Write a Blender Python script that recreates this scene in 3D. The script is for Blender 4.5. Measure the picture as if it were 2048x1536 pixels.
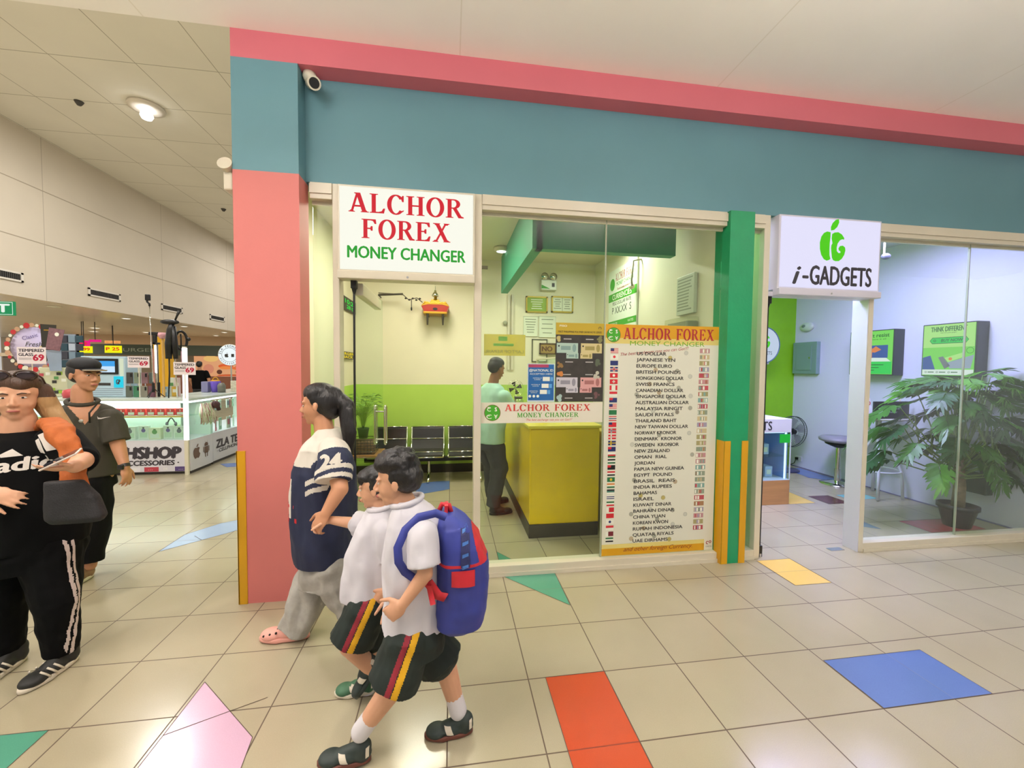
import bpy, bmesh, math, random
from mathutils import Vector, Matrix, noise
random.seed(7)
for _o in list(bpy.data.objects): bpy.data.objects.remove(_o)
SC = bpy.context.scene
COL = SC.collection
PI = math.pi

# ------------------------------------------------------------------ camera
FPX, YAW, PITCH, ROLL = 815.378, 0.149422, -0.0414742, 0.0095922
CAM = Vector((-0.409933, -2.467035, 1.645619))
_cy, _sy, _cp, _sp, _cr, _sr = math.cos(YAW), math.sin(YAW), math.cos(PITCH), math.sin(PITCH), math.cos(ROLL), math.sin(ROLL)
FWD = Vector((_sy * _cp, _cy * _cp, _sp))
_r0 = Vector((_cy, -_sy, 0)); _u0 = _r0.cross(FWD)
RGT = _cr * _r0 + _sr * _u0
UPV = -_sr * _r0 + _cr * _u0
cd = bpy.data.cameras.new('camera'); cam = bpy.data.objects.new('camera', cd); COL.objects.link(cam)
cd.sensor_fit = 'HORIZONTAL'; cd.sensor_width = 36.0; cd.lens = FPX / 2048 * 36.0; cd.clip_start = 0.05; cd.clip_end = 120
m3 = Matrix((RGT, UPV, -FWD)).transposed()
cam.matrix_world = Matrix.Translation(CAM) @ m3.to_4x4()
SC.camera = cam

def ray(px, py): return (px - 1024) / FPX * RGT - (py - 768) / FPX * UPV + FWD
def at_y(px, py, Y): d = ray(px, py); return CAM + d * ((Y - CAM.y) / d.y)
def at_x(px, py, X): d = ray(px, py); return CAM + d * ((X - CAM.x) / d.x)
def at_z(px, py, Z=0.0): d = ray(px, py); return CAM + d * ((Z - CAM.z) / d.z)

# ------------------------------------------------------------------ view, world, lights
SC.view_settings.view_transform = 'Standard'; SC.view_settings.look = 'None'
SC.view_settings.exposure = 0.0; SC.view_settings.gamma = 1.0
try: SC.view_settings.use_curve_mapping = False
except Exception: pass
w = bpy.data.worlds.new('world'); SC.world = w; w.use_nodes = True
bg = w.node_tree.nodes['Background']; bg.inputs[0].default_value = (1.0, 0.965, 0.93, 1); bg.inputs[1].default_value = 0.56

def area(name, loc, size, power, color, rot=(0, 0, 0), shape='SQUARE', size_y=None, spread=None):
    l = bpy.data.lights.new(name, 'AREA'); l.energy = power; l.color = color; l.size = size
    l.shape = shape
    if size_y: l.shape = 'RECTANGLE'; l.size_y = size_y
    if spread: l.spread = spread
    o = bpy.data.objects.new(name, l); o.location = loc; o.rotation_euler = rot; COL.objects.link(o); return o
WARM = (1.0, 0.90, 0.76); NEUT = (1.0, 0.97, 0.94)
# corridor ceiling troffers (fixtures built below), hall downlights, shop lamps
CORR = [(-5.2, -1.5), (-1.8, -1.5), (1.6, -1.5), (5.0, -1.5)]
UPL = [(-5.2, -2.2), (-1.8, -2.2), (1.6, -2.2), (5.0, -2.2)]
for (x, y), e in zip(UPL, (112, 135, 104, 45)): area('fill_uplight', (x, y, 3.17), 1.6, e, (1.0, .955, .92), rot=(PI, 0, 0), size_y=0.26)  # added lamps above the view, put in to brighten the near ceiling
for i, (x, y) in enumerate(CORR): area('corridor_light', (x, y, 3.80), 0.5, (22, 22, 14, 4)[i], NEUT, shape='DISK')
HALL = [(-6.02, 6.25), (-4.2, 11.0), (-6.6, 15.0), (-3.6, 1.9), (-7.2, 2.2)]
for x, y in HALL: area('hall_light', (x, y, 6.30), 0.38, 125, NEUT, shape='DISK')
for x, y in [(-12, 6), (-16, 10), (-13, 15), (-19, 17), (-11, 20), (-12, 1.5)]: area('stall_light', (x, y, 2.93), 0.5, 170, WARM)
area('forex_light', (-0.7, 2.3, 3.24), 0.6, 52, (1.0, 0.97, 0.78), size_y=1.2)
area('forex_counter_light', (1.2, 2.44, 3.2), 1.1, 30, (1.0, 1.0, 0.88), size_y=0.1)
area('gadget_light', (2.95, 1.4, 3.2), 1.2, 115, (0.56, 0.54, 1.0), size_y=0.6)
area('gadget_light', (4.2, 1.4, 3.2), 1.2, 55, (0.56, 0.52, 1.0), size_y=0.6)

# ------------------------------------------------------------------ materials
def lin(h):
    if isinstance(h, str):
        h = h.lstrip('#'); h = [int(h[i:i + 2], 16) / 255 for i in (0, 2, 4)]
    return tuple(((v / 12.92) if v <= 0.04045 else ((v + 0.055) / 1.055) ** 2.4) for v in h[:3]) + (1,)
MATS = {}
def mat(name, col, rough=0.5, metal=0.0, emit=0.0, var=0.0, vscale=8.0, bump=0.0, bscale=40.0, spec=0.5, coat=0.0, alpha=1.0, ecol=None, stretch=None):
    if name in MATS: return MATS[name]
    m = bpy.data.materials.new(name); m.use_nodes = True; MATS[name] = m
    nt = m.node_tree; b = nt.nodes['Principled BSDF']; L = nt.links
    c = lin(col) if isinstance(col, str) else tuple(col) + (1,)
    b.inputs['Base Color'].default_value = c
    b.inputs['Roughness'].default_value = rough; b.inputs['Metallic'].default_value = metal
    b.inputs['Specular IOR Level'].default_value = spec
    if coat: b.inputs['Coat Weight'].default_value = coat; b.inputs['Coat Roughness'].default_value = 0.1
    if alpha < 1: b.inputs['Alpha'].default_value = alpha
    if emit:
        b.inputs['Emission Color'].default_value = lin(ecol) if ecol else c; b.inputs['Emission Strength'].default_value = emit
    if var or bump:
        tc = nt.nodes.new('ShaderNodeTexCoord'); mp = nt.nodes.new('ShaderNodeMapping'); L.new(tc.outputs['Object'], mp.inputs[0])
        if stretch: mp.inputs['Scale'].default_value = stretch
    if var:
        n = nt.nodes.new('ShaderNodeTexNoise'); n.inputs['Scale'].default_value = vscale; n.inputs['Detail'].default_value = 4
        L.new(mp.outputs[0], n.inputs['Vector'])
        r = nt.nodes.new('ShaderNodeMapRange'); r.inputs[1].default_value = 0.3; r.inputs[2].default_value = 0.7
        r.inputs[3].default_value = 1 - var; r.inputs[4].default_value = 1 + var
        L.new(n.outputs[0], r.inputs[0])
        h = nt.nodes.new('ShaderNodeHueSaturation'); h.inputs['Color'].default_value = c; L.new(r.outputs[0], h.inputs['Value'])
        L.new(h.outputs[0], b.inputs['Base Color'])
    if bump:
        n2 = nt.nodes.new('ShaderNodeTexNoise'); n2.inputs['Scale'].default_value = bscale; n2.inputs['Detail'].default_value = 3
        L.new(mp.outputs[0], n2.inputs['Vector'])
        bp = nt.nodes.new('ShaderNodeBump'); bp.inputs['Strength'].default_value = bump; bp.inputs['Distance'].default_value = 0.01
        L.new(n2.outputs[0], bp.inputs['Height']); L.new(bp.outputs[0], b.inputs['Normal'])
    return m
def emat(name, col, s=1.0):
    if name in MATS: return MATS[name]
    m = bpy.data.materials.new(name); m.use_nodes = True; MATS[name] = m
    b = m.node_tree.nodes['Principled BSDF']; b.inputs['Base Color'].default_value = (0.02, 0.02, 0.02, 1)
    b.inputs['Roughness'].default_value = 0.6; b.inputs['Specular IOR Level'].default_value = 0.05
    b.inputs['Emission Color'].default_value = lin(col); b.inputs['Emission Strength'].default_value = s
    return m
def glassmat(name, tint=(0.93, 0.97, 0.94), refl=0.02):
    m = bpy.data.materials.new(name); m.use_nodes = True; MATS[name] = m
    nt = m.node_tree; nt.nodes.clear(); L = nt.links
    out = nt.nodes.new('ShaderNodeOutputMaterial'); mx = nt.nodes.new('ShaderNodeMixShader')
    t = nt.nodes.new('ShaderNodeBsdfTransparent'); t.inputs[0].default_value = tint + (1,)
    g = nt.nodes.new('ShaderNodeBsdfGlossy'); g.inputs['Roughness'].default_value = 0.02; g.inputs['Color'].default_value = (1, 1, 1, 1)
    lw = nt.nodes.new('ShaderNodeLayerWeight'); lw.inputs[0].default_value = 0.2
    mr = nt.nodes.new('ShaderNodeMapRange'); mr.inputs[3].default_value = refl; mr.inputs[4].default_value = 0.16
    L.new(lw.outputs['Fresnel'], mr.inputs[0]); L.new(mr.outputs[0], mx.inputs[0]); L.new(t.outputs[0], mx.inputs[1]); L.new(g.outputs[0], mx.inputs[2])
    L.new(mx.outputs[0], out.inputs[0]); return m
GLASS = glassmat('window_glass')
GLASS_G = glassmat('case_glass', (0.86, 0.95, 0.91), 0.05)

def tiled(name, col, rough=0.14, grout='#5f5040', pitch=0.42, gw=0.0062, var=0.05):
    """polished tiles with a thin grout line, pattern in world metres"""
    m = bpy.data.materials.new(name); m.use_nodes = True; MATS[name] = m
    nt = m.node_tree; b = nt.nodes['Principled BSDF']; L = nt.links; N = nt.nodes.new
    tc = N('ShaderNodeTexCoord'); sp = N('ShaderNodeSeparateXYZ'); L.new(tc.outputs['Object'], sp.inputs[0])
    def mth(op, a, bb=None, cc=None):
        n = N('ShaderNodeMath'); n.operation = op
        for i, v in enumerate((a, bb, cc)):
            if v is None: continue
            if isinstance(v, (int, float)): n.inputs[i].default_value = v
            else: L.new(v, n.inputs[i])
        return n.outputs[0]
    ds = []
    cells = []
    for ax in (0, 1):
        s = mth('DIVIDE', sp.outputs[ax], pitch); cells.append(mth('FLOOR', mth('ADD', s, 0.5)))
        fr = mth('FRACT', mth('ADD', s, 0.5)); ds.append(mth('MULTIPLY', mth('ABSOLUTE', mth('SUBTRACT', fr, 0.5)), pitch))
        # distance to the nearest line lying on integer multiples
    dmin = mth('MINIMUM', ds[0], ds[1])
    g = mth('LESS_THAN', dmin, gw / 2)
    cx = N('ShaderNodeCombineXYZ')
    fx = mth('FLOOR', mth('DIVIDE', sp.outputs[0], pitch)); fy = mth('FLOOR', mth('DIVIDE', sp.outputs[1], pitch))
    L.new(fx, cx.inputs[0]); L.new(fy, cx.inputs[1])
    wn = N('ShaderNodeTexWhiteNoise'); L.new(cx.outputs[0], wn.inputs['Vector'])
    ns = N('ShaderNodeTexNoise'); ns.inputs['Scale'].default_value = 3; ns.inputs['Detail'].default_value = 8; L.new(tc.outputs['Object'], ns.inputs['Vector'])
    ns2 = N('ShaderNodeTexNoise'); ns2.inputs['Scale'].default_value = 260; L.new(tc.outputs['Object'], ns2.inputs['Vector'])
    v = mth('ADD', mth('ADD', mth('MULTIPLY', mth('SUBTRACT', wn.outputs[0], 0.5), var), mth('MULTIPLY', mth('SUBTRACT', ns.outputs[0], 0.5), 0.12)), mth('ADD', 1.0, mth('MULTIPLY', mth('SUBTRACT', ns2.outputs[0], 0.5), 0.18)))
    h = N('ShaderNodeHueSaturation'); h.inputs['Color'].default_value = lin(col); L.new(v, h.inputs['Value'])
    mx = N('ShaderNodeMix'); mx.data_type = 'RGBA'; L.new(g, mx.inputs[0]); L.new(h.outputs[0], mx.inputs[6]); mx.inputs[7].default_value = lin(grout)
    L.new(mx.outputs[2], b.inputs['Base Color'])
    rr = mth('ADD', mth('MULTIPLY', g, 0.5), mth('ADD', rough, mth('MULTIPLY', ns.outputs[0], 0.1))); L.new(rr, b.inputs['Roughness'])
    bp = N('ShaderNodeBump'); bp.inputs['Strength'].default_value = 0.25; bp.inputs['Distance'].default_value = 0.002; L.new(mth('MULTIPLY', g, -1.0), bp.inputs['Height']); L.new(bp.outputs[0], b.inputs['Normal'])
    return m
def panelled(name, col, pitch, off=(0, 0, 0), axes=(0, 1), line='#8c8271', lw=0.012, var=0.04, rough=0.75):
    """painted panels with thin joints; pitch per axis (0 = none)"""
    m = bpy.data.materials.new(name); m.use_nodes = True; MATS[name] = m
    nt = m.node_tree; b = nt.nodes['Principled BSDF']; L = nt.links; N = nt.nodes.new
    tc = N('ShaderNodeTexCoord'); sp = N('ShaderNodeSeparateXYZ'); L.new(tc.outputs['Object'], sp.inputs[0])
    def mth(op, a, bb=None):
        n = N('ShaderNodeMath'); n.operation = op
        for i, v in enumerate((a, bb)):
            if v is None: continue
            if isinstance(v, (int, float)): n.inputs[i].default_value = v
            else: L.new(v, n.inputs[i])
        return n.outputs[0]
    gs = []
    for ax in (0, 1, 2):
        if not pitch[ax]: continue
        s = mth('DIVIDE', mth('SUBTRACT', sp.outputs[ax], off[ax]), pitch[ax])
        d = mth('MULTIPLY', mth('ABSOLUTE', mth('SUBTRACT', mth('FRACT', mth('ADD', s, 0.5)), 0.5)), pitch[ax])
        gs.append(mth('LESS_THAN', d, lw / 2))
    g = gs[0]
    for x in gs[1:]: g = mth('MAXIMUM', g, x)
    ns = N('ShaderNodeTexNoise'); ns.inputs['Scale'].default_value = 0.9; ns.inputs['Detail'].default_value = 5; L.new(tc.outputs['Object'], ns.inputs['Vector'])
    h = N('ShaderNodeHueSaturation'); h.inputs['Color'].default_value = lin(col)
    L.new(mth('ADD', 1.0, mth('MULTIPLY', mth('SUBTRACT', ns.outputs[0], 0.5), var * 4)), h.inputs['Value'])
    mx = N('ShaderNodeMix'); mx.data_type = 'RGBA'; L.new(mth('MULTIPLY', g, 0.7), mx.inputs[0]); L.new(h.outputs[0], mx.inputs[6]); mx.inputs[7].default_value = lin(line)
    L.new(mx.outputs[2], b.inputs['Base Color']); b.inputs['Roughness'].default_value = rough
    return m

# ------------------------------------------------------------------ mesh builder
_TX = {}
def text_geo(s, bold=0.0, shear=0.0, sp=1.0, cs=1.0):
    k = (s, bold, shear, sp, cs)
    if k in _TX: return _TX[k]
    cu = bpy.data.curves.new('tmp', 'FONT'); cu.body = s; cu.size = 1; cu.offset = bold; cu.shear = shear
    cu.space_character = cs; cu.space_line = sp; cu.resolution_u = 3; cu.fill_mode = 'FRONT'
    o = bpy.data.objects.new('tmp', cu); COL.objects.link(o)
    dg = bpy.context.evaluated_depsgraph_get(); me = bpy.data.meshes.new_from_object(o.evaluated_get(dg))
    vs = [v.co.copy() for v in me.vertices]; fs = [tuple(p.vertices) for p in me.polygons]
    bpy.data.objects.remove(o); bpy.data.curves.remove(cu); bpy.data.meshes.remove(me)
    if vs:
        x0 = min(v.x for v in vs); x1 = max(v.x for v in vs); y0 = min(v.y for v in vs); y1 = max(v.y for v in vs)
    else: x0 = x1 = y0 = y1 = 0
    _TX[k] = (vs, fs, x0, x1, y0, y1); return _TX[k]

class MB:
    def __init__(s, M=None):
        s.v = []; s.f = []; s.mi = []; s.sm = []; s.mats = []; s.M = M or Matrix.Identity(4)
    def m(s, mt):
        if mt is None: mt = MATS.get('white_paint')
        if mt not in s.mats: s.mats.append(mt)
        return s.mats.index(mt)
    def add(s, vs, fs, mt, smooth=False):
        n = len(s.v); k = s.m(mt)
        s.v.extend([s.M @ Vector(v) for v in vs])
        for f in fs: s.f.append(tuple(n + i for i in f)); s.mi.append(k); s.sm.append(smooth)
        return s
    def box(s, a, b, mt, bev=0.0):
        x0, x1 = sorted((a[0], b[0])); y0, y1 = sorted((a[1], b[1])); z0, z1 = sorted((a[2], b[2]))
        if bev <= 0:
            vs = [(x0, y0, z0), (x1, y0, z0), (x1, y1, z0), (x0, y1, z0), (x0, y0, z1), (x1, y0, z1), (x1, y1, z1), (x0, y1, z1)]
            fs = [(0, 3, 2, 1), (4, 5, 6, 7), (0, 1, 5, 4), (1, 2, 6, 5), (2, 3, 7, 6), (3, 0, 4, 7)]
            return s.add(vs, fs, mt)
        bm = bmesh.new(); bmesh.ops.create_cube(bm, size=1)
        for v in bm.verts: v.co = Vector(((x0 + x1) / 2 + v.co.x * (x1 - x0), (y0 + y1) / 2 + v.co.y * (y1 - y0), (z0 + z1) / 2 + v.co.z * (z1 - z0)))
        bev = min(bev, (x1 - x0) * .49, (y1 - y0) * .49, (z1 - z0) * .49)
        bmesh.ops.bevel(bm, geom=bm.edges[:], offset=bev, segments=2, profile=0.5, affect='EDGES')
        bm.verts.index_update()
        s.add([v.co.copy() for v in bm.verts], [tuple(v.index for v in f.verts) for f in bm.faces], mt, False); bm.free(); return s
    def cyl(s, p0, p1, r0, mt, r1=None, n=20, caps=True, smooth=True):
        p0 = Vector(p0); p1 = Vector(p1); r1 = r0 if r1 is None else r1
        d = (p1 - p0).normalized(); a = d.orthogonal().normalized(); b = d.cross(a)
        vs = []
        for p, r in ((p0, r0), (p1, r1)):
            for i in range(n): t = 2 * PI * i / n; vs.append(p + (a * math.cos(t) + b * math.sin(t)) * r)
        fs = [(i, (i + 1) % n, n + (i + 1) % n, n + i) for i in range(n)]
        s.add(vs, fs, mt, smooth)
        if caps: s.add(vs[:n], [tuple(range(n))[::-1]], mt); s.add(vs[n:], [tuple(range(n))], mt)
        return s
    def tube(s, pts, r, mt, n=10, closed=False, smooth=True):
        pts = [Vector(p) for p in pts]; m = len(pts); rs = r if isinstance(r, (list, tuple)) else [r] * m
        up = None; vs = []
        for i, p in enumerate(pts):
            q0 = pts[(i - 1) % m] if (closed or i > 0) else p; q1 = pts[(i + 1) % m] if (closed or i < m - 1) else p
            d = (q1 - q0).normalized()
            if up is None: up = d.orthogonal().normalized()
            up = (up - d * up.dot(d)); up = up.normalized() if up.length > 1e-6 else d.orthogonal().normalized()
            b = d.cross(up)
            for k in range(n): t = 2 * PI * k / n; vs.append(p + (up * math.cos(t) + b * math.sin(t)) * rs[i])
        fs = []
        for i in range(m if closed else m - 1):
            j = (i + 1) % m
            for k in range(n): fs.append((i * n + k, i * n + (k + 1) % n, j * n + (k + 1) % n, j * n + k))
        if not closed: fs.append(tuple(range(n))[::-1]); fs.append(tuple((m - 1) * n + k for k in range(n)))
        return s.add(vs, fs, mt, smooth)
    def lathe(s, c, prof, mt, n=28, smooth=True, axis='z'):
        c = Vector(c); vs = []
        for r, h in prof:
            for k in range(n):
                t = 2 * PI * k / n
                o = (r * math.cos(t), r * math.sin(t), h)
                if axis == 'y': o = (o[0], o[2], o[1])
                if axis == 'x': o = (o[2], o[0], o[1])
                vs.append(c + Vector(o))
        m = len(prof)
        fs = [(i * n + k, i * n + (k + 1) % n, (i + 1) * n + (k + 1) % n, (i + 1) * n + k) for i in range(m - 1) for k in range(n)]
        fs.append(tuple(range(n))[::-1]); fs.append(tuple((m - 1) * n + k for k in range(n)))
        return s.add(vs, fs, mt, smooth)
    def ell(s, c, r, mt, nu=20, nv=12, R=None):
        c = Vector(c); vs = []; R = R or Matrix.Identity(3)
        for j in range(1, nv):
            ph = PI * j / nv
            for i in range(nu): t = 2 * PI * i / nu; vs.append(c + R @ Vector((r[0] * math.sin(ph) * math.cos(t), r[1] * math.sin(ph) * math.sin(t), r[2] * math.cos(ph))))
        fs = [(j * nu + i, (j + 1) * nu + i, (j + 1) * nu + (i + 1) % nu, j * nu + (i + 1) % nu) for j in range(nv - 2) for i in range(nu)]
        vs.append(c + R @ Vector((0, 0, r[2]))); vs.append(c + R @ Vector((0, 0, -r[2]))); a = len(vs) - 2
        fs += [(a, i, (i + 1) % nu) for i in range(nu)] + [(a + 1, (nv - 2) * nu + (i + 1) % nu, (nv - 2) * nu + i) for i in range(nu)]
        return s.add(vs, fs, mt, True)
    def poly(s, pts, mt, th=0.0, nrm=None):
        """flat polygon (3-D points), thickened against its normal"""
        pts = [Vector(p) for p in pts]; n = len(pts)
        if th == 0: return s.add(pts, [tuple(range(n))], mt)
        nr = Vector(nrm) if nrm else (pts[1] - pts[0]).cross(pts[2] - pts[0]).normalized()
        vs = pts + [p - nr * th for p in pts]
        fs = [tuple(range(n)), tuple(range(n, 2 * n))[::-1]] + [(i, n + i, n + (i + 1) % n, (i + 1) % n) for i in range(n)]
        return s.add(vs, fs, mt)
    # ---- flat art in the local XZ plane, facing local -Y, y = offset towards the viewer
    def rect(s, x0, x1, z0, z1, mt, y=0.0):
        return s.add([(x0, y, z0), (x1, y, z0), (x1, y, z1), (x0, y, z1)], [(0, 1, 2, 3)], mt)
    def shape(s, pts, mt, y=0.0):
        return s.add([(p[0], y, p[1]) for p in pts], [tuple(range(len(pts)))], mt)
    def disc(s, cx, cz, r, mt, y=0.0, n=36, rz=None):
        rz = rz or r
        return s.shape([(cx + r * math.cos(2 * PI * i / n), cz + rz * math.sin(2 * PI * i / n)) for i in range(n)], mt, y)
    def ring(s, cx, cz, r0, r1, mt, y=0.0, n=36, a0=0, a1=2 * PI):
        vs = []; 
        for i in range(n + 1):
            t = a0 + (a1 - a0) * i / n
            for r in (r0, r1): vs.append((cx + r * math.cos(t), y, cz + r * math.sin(t)))
        return s.add(vs, [(2 * i, 2 * i + 1, 2 * i + 3, 2 * i + 2) for i in range(n)], mt)
    def text(s, t, x, z, h, mt, y=0.0, w=None, align='c', bold=0.0, shear=0.0, rot=0.0, mirror=False, cs=1.0):
        """h = cap height; w = exact total width"""
        vs, fs, x0, x1, y0, y1 = text_geo(t, 0.0, shear, 1.0, cs)
        if not vs: return s
        ref = text_geo('H', 0.0, 0, 1.0)
        hh = ref[5] - ref[4]; k = h / hh; kx = k if w is None else w / (x1 - x0)
        W = (x1 - x0) * kx; ox = {'c': -W / 2, 'l': 0, 'r': -W}[align]
        c, sn = math.cos(rot), math.sin(rot)
        if mirror: fs = [f[::-1] for f in fs]
        offs = [(0, 0)] if not bold else [(0, 0), (bold, 0), (-bold, 0), (0, bold * .6), (0, -bold * .6)]
        for q, (du, dv) in enumerate(offs):
            out = []
            for v in vs:
                a = (v.x - x0) * kx + ox + du * h; b = v.y * k + dv * h
                if mirror: a = -a
                out.append((x + a * c - b * sn, y - q * 0.00003, z + a * sn + b * c))
            s.add(out, fs, mt)
        return s
    def make(s, name, parent=None, bevel=0):
        me = bpy.data.meshes.new(name); me.from_pydata([tuple(v) for v in s.v], [], s.f)
        for mt in s.mats: me.materials.append(mt)
        for p, k, sm in zip(me.polygons, s.mi, s.sm): p.material_index = k; p.use_smooth = sm
        me.validate(); me.update()
        o = bpy.data.objects.new(name, me); COL.objects.link(o)
        if parent: o.parent = parent
        return o

def bounds(objs):
    lo = Vector((1e9,) * 3); hi = -lo
    for o in objs:
        if o.type != 'MESH': continue
        for v in o.data.vertices:
            for i in range(3): lo[i] = min(lo[i], v.co[i]); hi[i] = max(hi[i], v.co[i])
    return lo, hi
def tag(o, label, cat, group=None, kind=None):
    o['label'] = label; o['category'] = cat
    if group: o['group'] = group
    if kind: o['kind'] = kind
    return o
def solo(name, mb, label, cat, group=None, kind=None, keep=False):
    """a thing that is one mesh; origin moved to its base"""
    o = mb if isinstance(mb, bpy.types.Object) else mb.make(name)
    if not keep:
        lo, hi = bounds([o]); b = Vector(((lo.x + hi.x) / 2, (lo.y + hi.y) / 2, lo.z)); o.data.transform(Matrix.Translation(-b)); o.location = b
    return tag(o, label, cat, group, kind)
def struct(name, mb, parent=None):
    o = mb.make(name, parent)
    if not parent: o['kind'] = 'structure'
    return o
class Thing:
    def __init__(s, name, label, cat, group=None):
        s.name, s.label, s.cat, s.group = name, label, cat, group; s.parts = []
    def part(s, name, mb, parent=None, label=None):
        o = mb if isinstance(mb, bpy.types.Object) else mb.make(name)
        if label: o['label'] = label
        s.parts.append((o, parent)); return o
    def done(s, kind=None):
        lo, hi = bounds([o for o, _ in s.parts]); b = Vector(((lo.x + hi.x) / 2, (lo.y + hi.y) / 2, lo.z))
        e = bpy.data.objects.new(s.name, None); COL.objects.link(e); e.location = b; e.empty_display_size = 0.1
        tag(e, s.label, s.cat, s.group, kind) if s.cat else None
        for o, p in s.parts:
            o.data.transform(Matrix.Translation(-b)); o.parent = p or e
        s.root = e; return e
def copy_tree(o, parent=None):
    c = o.copy(); COL.objects.link(c); c.parent = parent
    for ch in list(o.children): copy_tree(ch, c)
    return c
def dup(root, loc, rz=0.0, label=None, sc=None):
    c = copy_tree(root); c.location = loc; c.rotation_euler = (0, 0, rz)
    if label: c['label'] = label
    if sc: c.scale = sc
    return c
def face_x(X, flip=1):
    """art plane on a wall X = const: local x runs towards -Y*flip, faces -X when flip=1 (wall on the right)"""
    return Matrix(((0, 1 * flip, 0, X), (-1 * flip, 0, 0, 0), (0, 0, 1, 0), (0, 0, 0, 1)))
# ================================================================== setting
WHITE = mat('white_paint', '#ded6c2', 0.45, var=0.02)
FRAME = mat('frame_white', '#d8d0bb', 0.35, var=0.03, vscale=3)
FRAME2 = mat('frame_lilac_white', '#d8d5e4', 0.35)
PINK = mat('pink_wall', '#d07772', 0.6, var=0.035, vscale=2.5, bump=0.05, bscale=60)
PINKB = mat('rose_band', '#cf6c78', 0.6, var=0.03, vscale=2)
TEAL = mat('teal_wall', '#618e99', 0.6, var=0.03, vscale=2, bump=0.05, bscale=50)
YEL = mat('yellow_strip', '#d09a10', 0.45)
GREENP = mat('green_post', '#15915f', 0.4, var=0.06, vscale=6, bump=0.15, bscale=30)
DARK = mat('dark_skirting', '#3b352e', 0.45)
BLACK = mat('black_plastic', '#121212', 0.4)
CHROME = mat('chrome', '#d8d8d4', 0.12, 1.0)
TILE = tiled('floor_tile', '#aca38a')
tb = tiled('tile_blue', '#5f78b4', grout='#54699c'); tr = tiled('tile_red', '#c1502f', grout='#8e3c26'); tg = tiled('tile_green', '#579a82', grout='#477d6c')
tp = tiled('tile_lilac', '#d8b2cc', grout='#c9b58e', gw=0.0); ty = tiled('tile_yellow', '#e3c068', grout='#b79b50'); tm = tiled('tile_maroon', '#5a3034', grout='#40262a'); tc_ = tiled('tile_cyan', '#7fc4c4'); tlb = tiled('tile_pale_blue', '#9db3d8', grout='#8a8f9c'); tcr = tiled('tile_crimson', '#b04a50'); tgy = tiled('tile_grey', '#6f8390')
GROUT = mat('grout_line', '#57493c', 0.8)
fl = MB(); fl.box((-24, -7, -0.1), (12, 26, 0), TILE)
def inlay(pts, m, z=0.0008): fl.add([(x, y, z) for x, y in pts], [tuple(range(len(pts)))], m)
def line(a, b, w=0.004, z=0.0016, m=GROUT):
    a = Vector((a[0], a[1], z)); b = Vector((b[0], b[1], z)); d = (b - a).normalized(); n = Vector((-d.y, d.x, 0)) * w / 2
    fl.add([a - n, b - n, b + n, a + n], [(0, 1, 2, 3)], m)
def loop(pts, **k):
    for i in range(len(pts)): line(pts[i], pts[(i + 1) % len(pts)], **k)
T = 0.42
for pts, m in [([(0.093, -0.42 * 3), (0.42, -0.42 * 3), (0.42, -0.42), (0.093, -0.42)], tr),
               ([(1.684, -0.84), (2.335, -0.84), (2.335, -0.512), (1.684, -0.512)], tb),
               ([(-0.005, 0.655), (0.415, 0.198), (0.42, 0.70), (0.0, 0.75)], tg),
               ([(2.197, 0.221), (2.515, 0.221), (2.515, 0.62), (2.197, 0.62)], ty),
               ([(-2.185, -0.42), (-2.185, -1.0), (-3.0, -1.3), (-3.4, -0.42)], tg),
               ([(-1.664, -0.21), (-1.27, -0.584), (-1.22, -0.95), (-1.664, -0.95)], tp),
               ([(-2.935, 1.455), (-2.55, 1.82), (-2.31, 2.08), (-2.33, 2.35), (-2.76, 2.09), (-2.945, 1.82)], tlb),
               ([(-3.95, 4.6), (-3.3, 4.75), (-3.2, 5.1), (-4.18, 4.85)], tb),
               ([(-0.84, 2.80), (-0.42, 3.0), (-0.42, 3.41), (-0.6, 3.41), (-0.9, 3.3)], tb),
               ([(0.0, 0.84), (0.25, 0.72), (0.0, 1.08)], tg),
               ([(4.445, 0.94), (5.13, 0.94), (5.13, 1.25), (4.445, 1.25)], tcr),
               ([(4.19, 1.84), (4.50, 1.84), (4.50, 2.15), (4.20, 2.15)], tm),
               ([(4.62, 2.15), (5.04, 2.15), (5.04, 1.95), (4.62, 1.95)], tc_),
               ([(3.70, 1.90), (4.06, 1.90), (4.10, 2.33), (3.74, 2.33)], ty),
               ([(3.80, 1.22), (4.02, 1.08), (4.04, 1.32)], tgy),
               ([(5.0, 2.95), (5.38, 2.6), (5.38, 3.5), (5.1, 3.6)], tb)]:
    inlay(pts, m); loop(pts, w=0.003)
line((-1.664, -0.52), (-1.30, -0.36)); line((-1.6, -0.95), (-1.27, -0.80)); line((-2.71, 1.67), (-2.83, 1.78)); line((-2.36, 1.99), (-2.48, 2.14))
line((2.197, 0.22), (2.197, 0.62))
struct('floor', fl)

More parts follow.
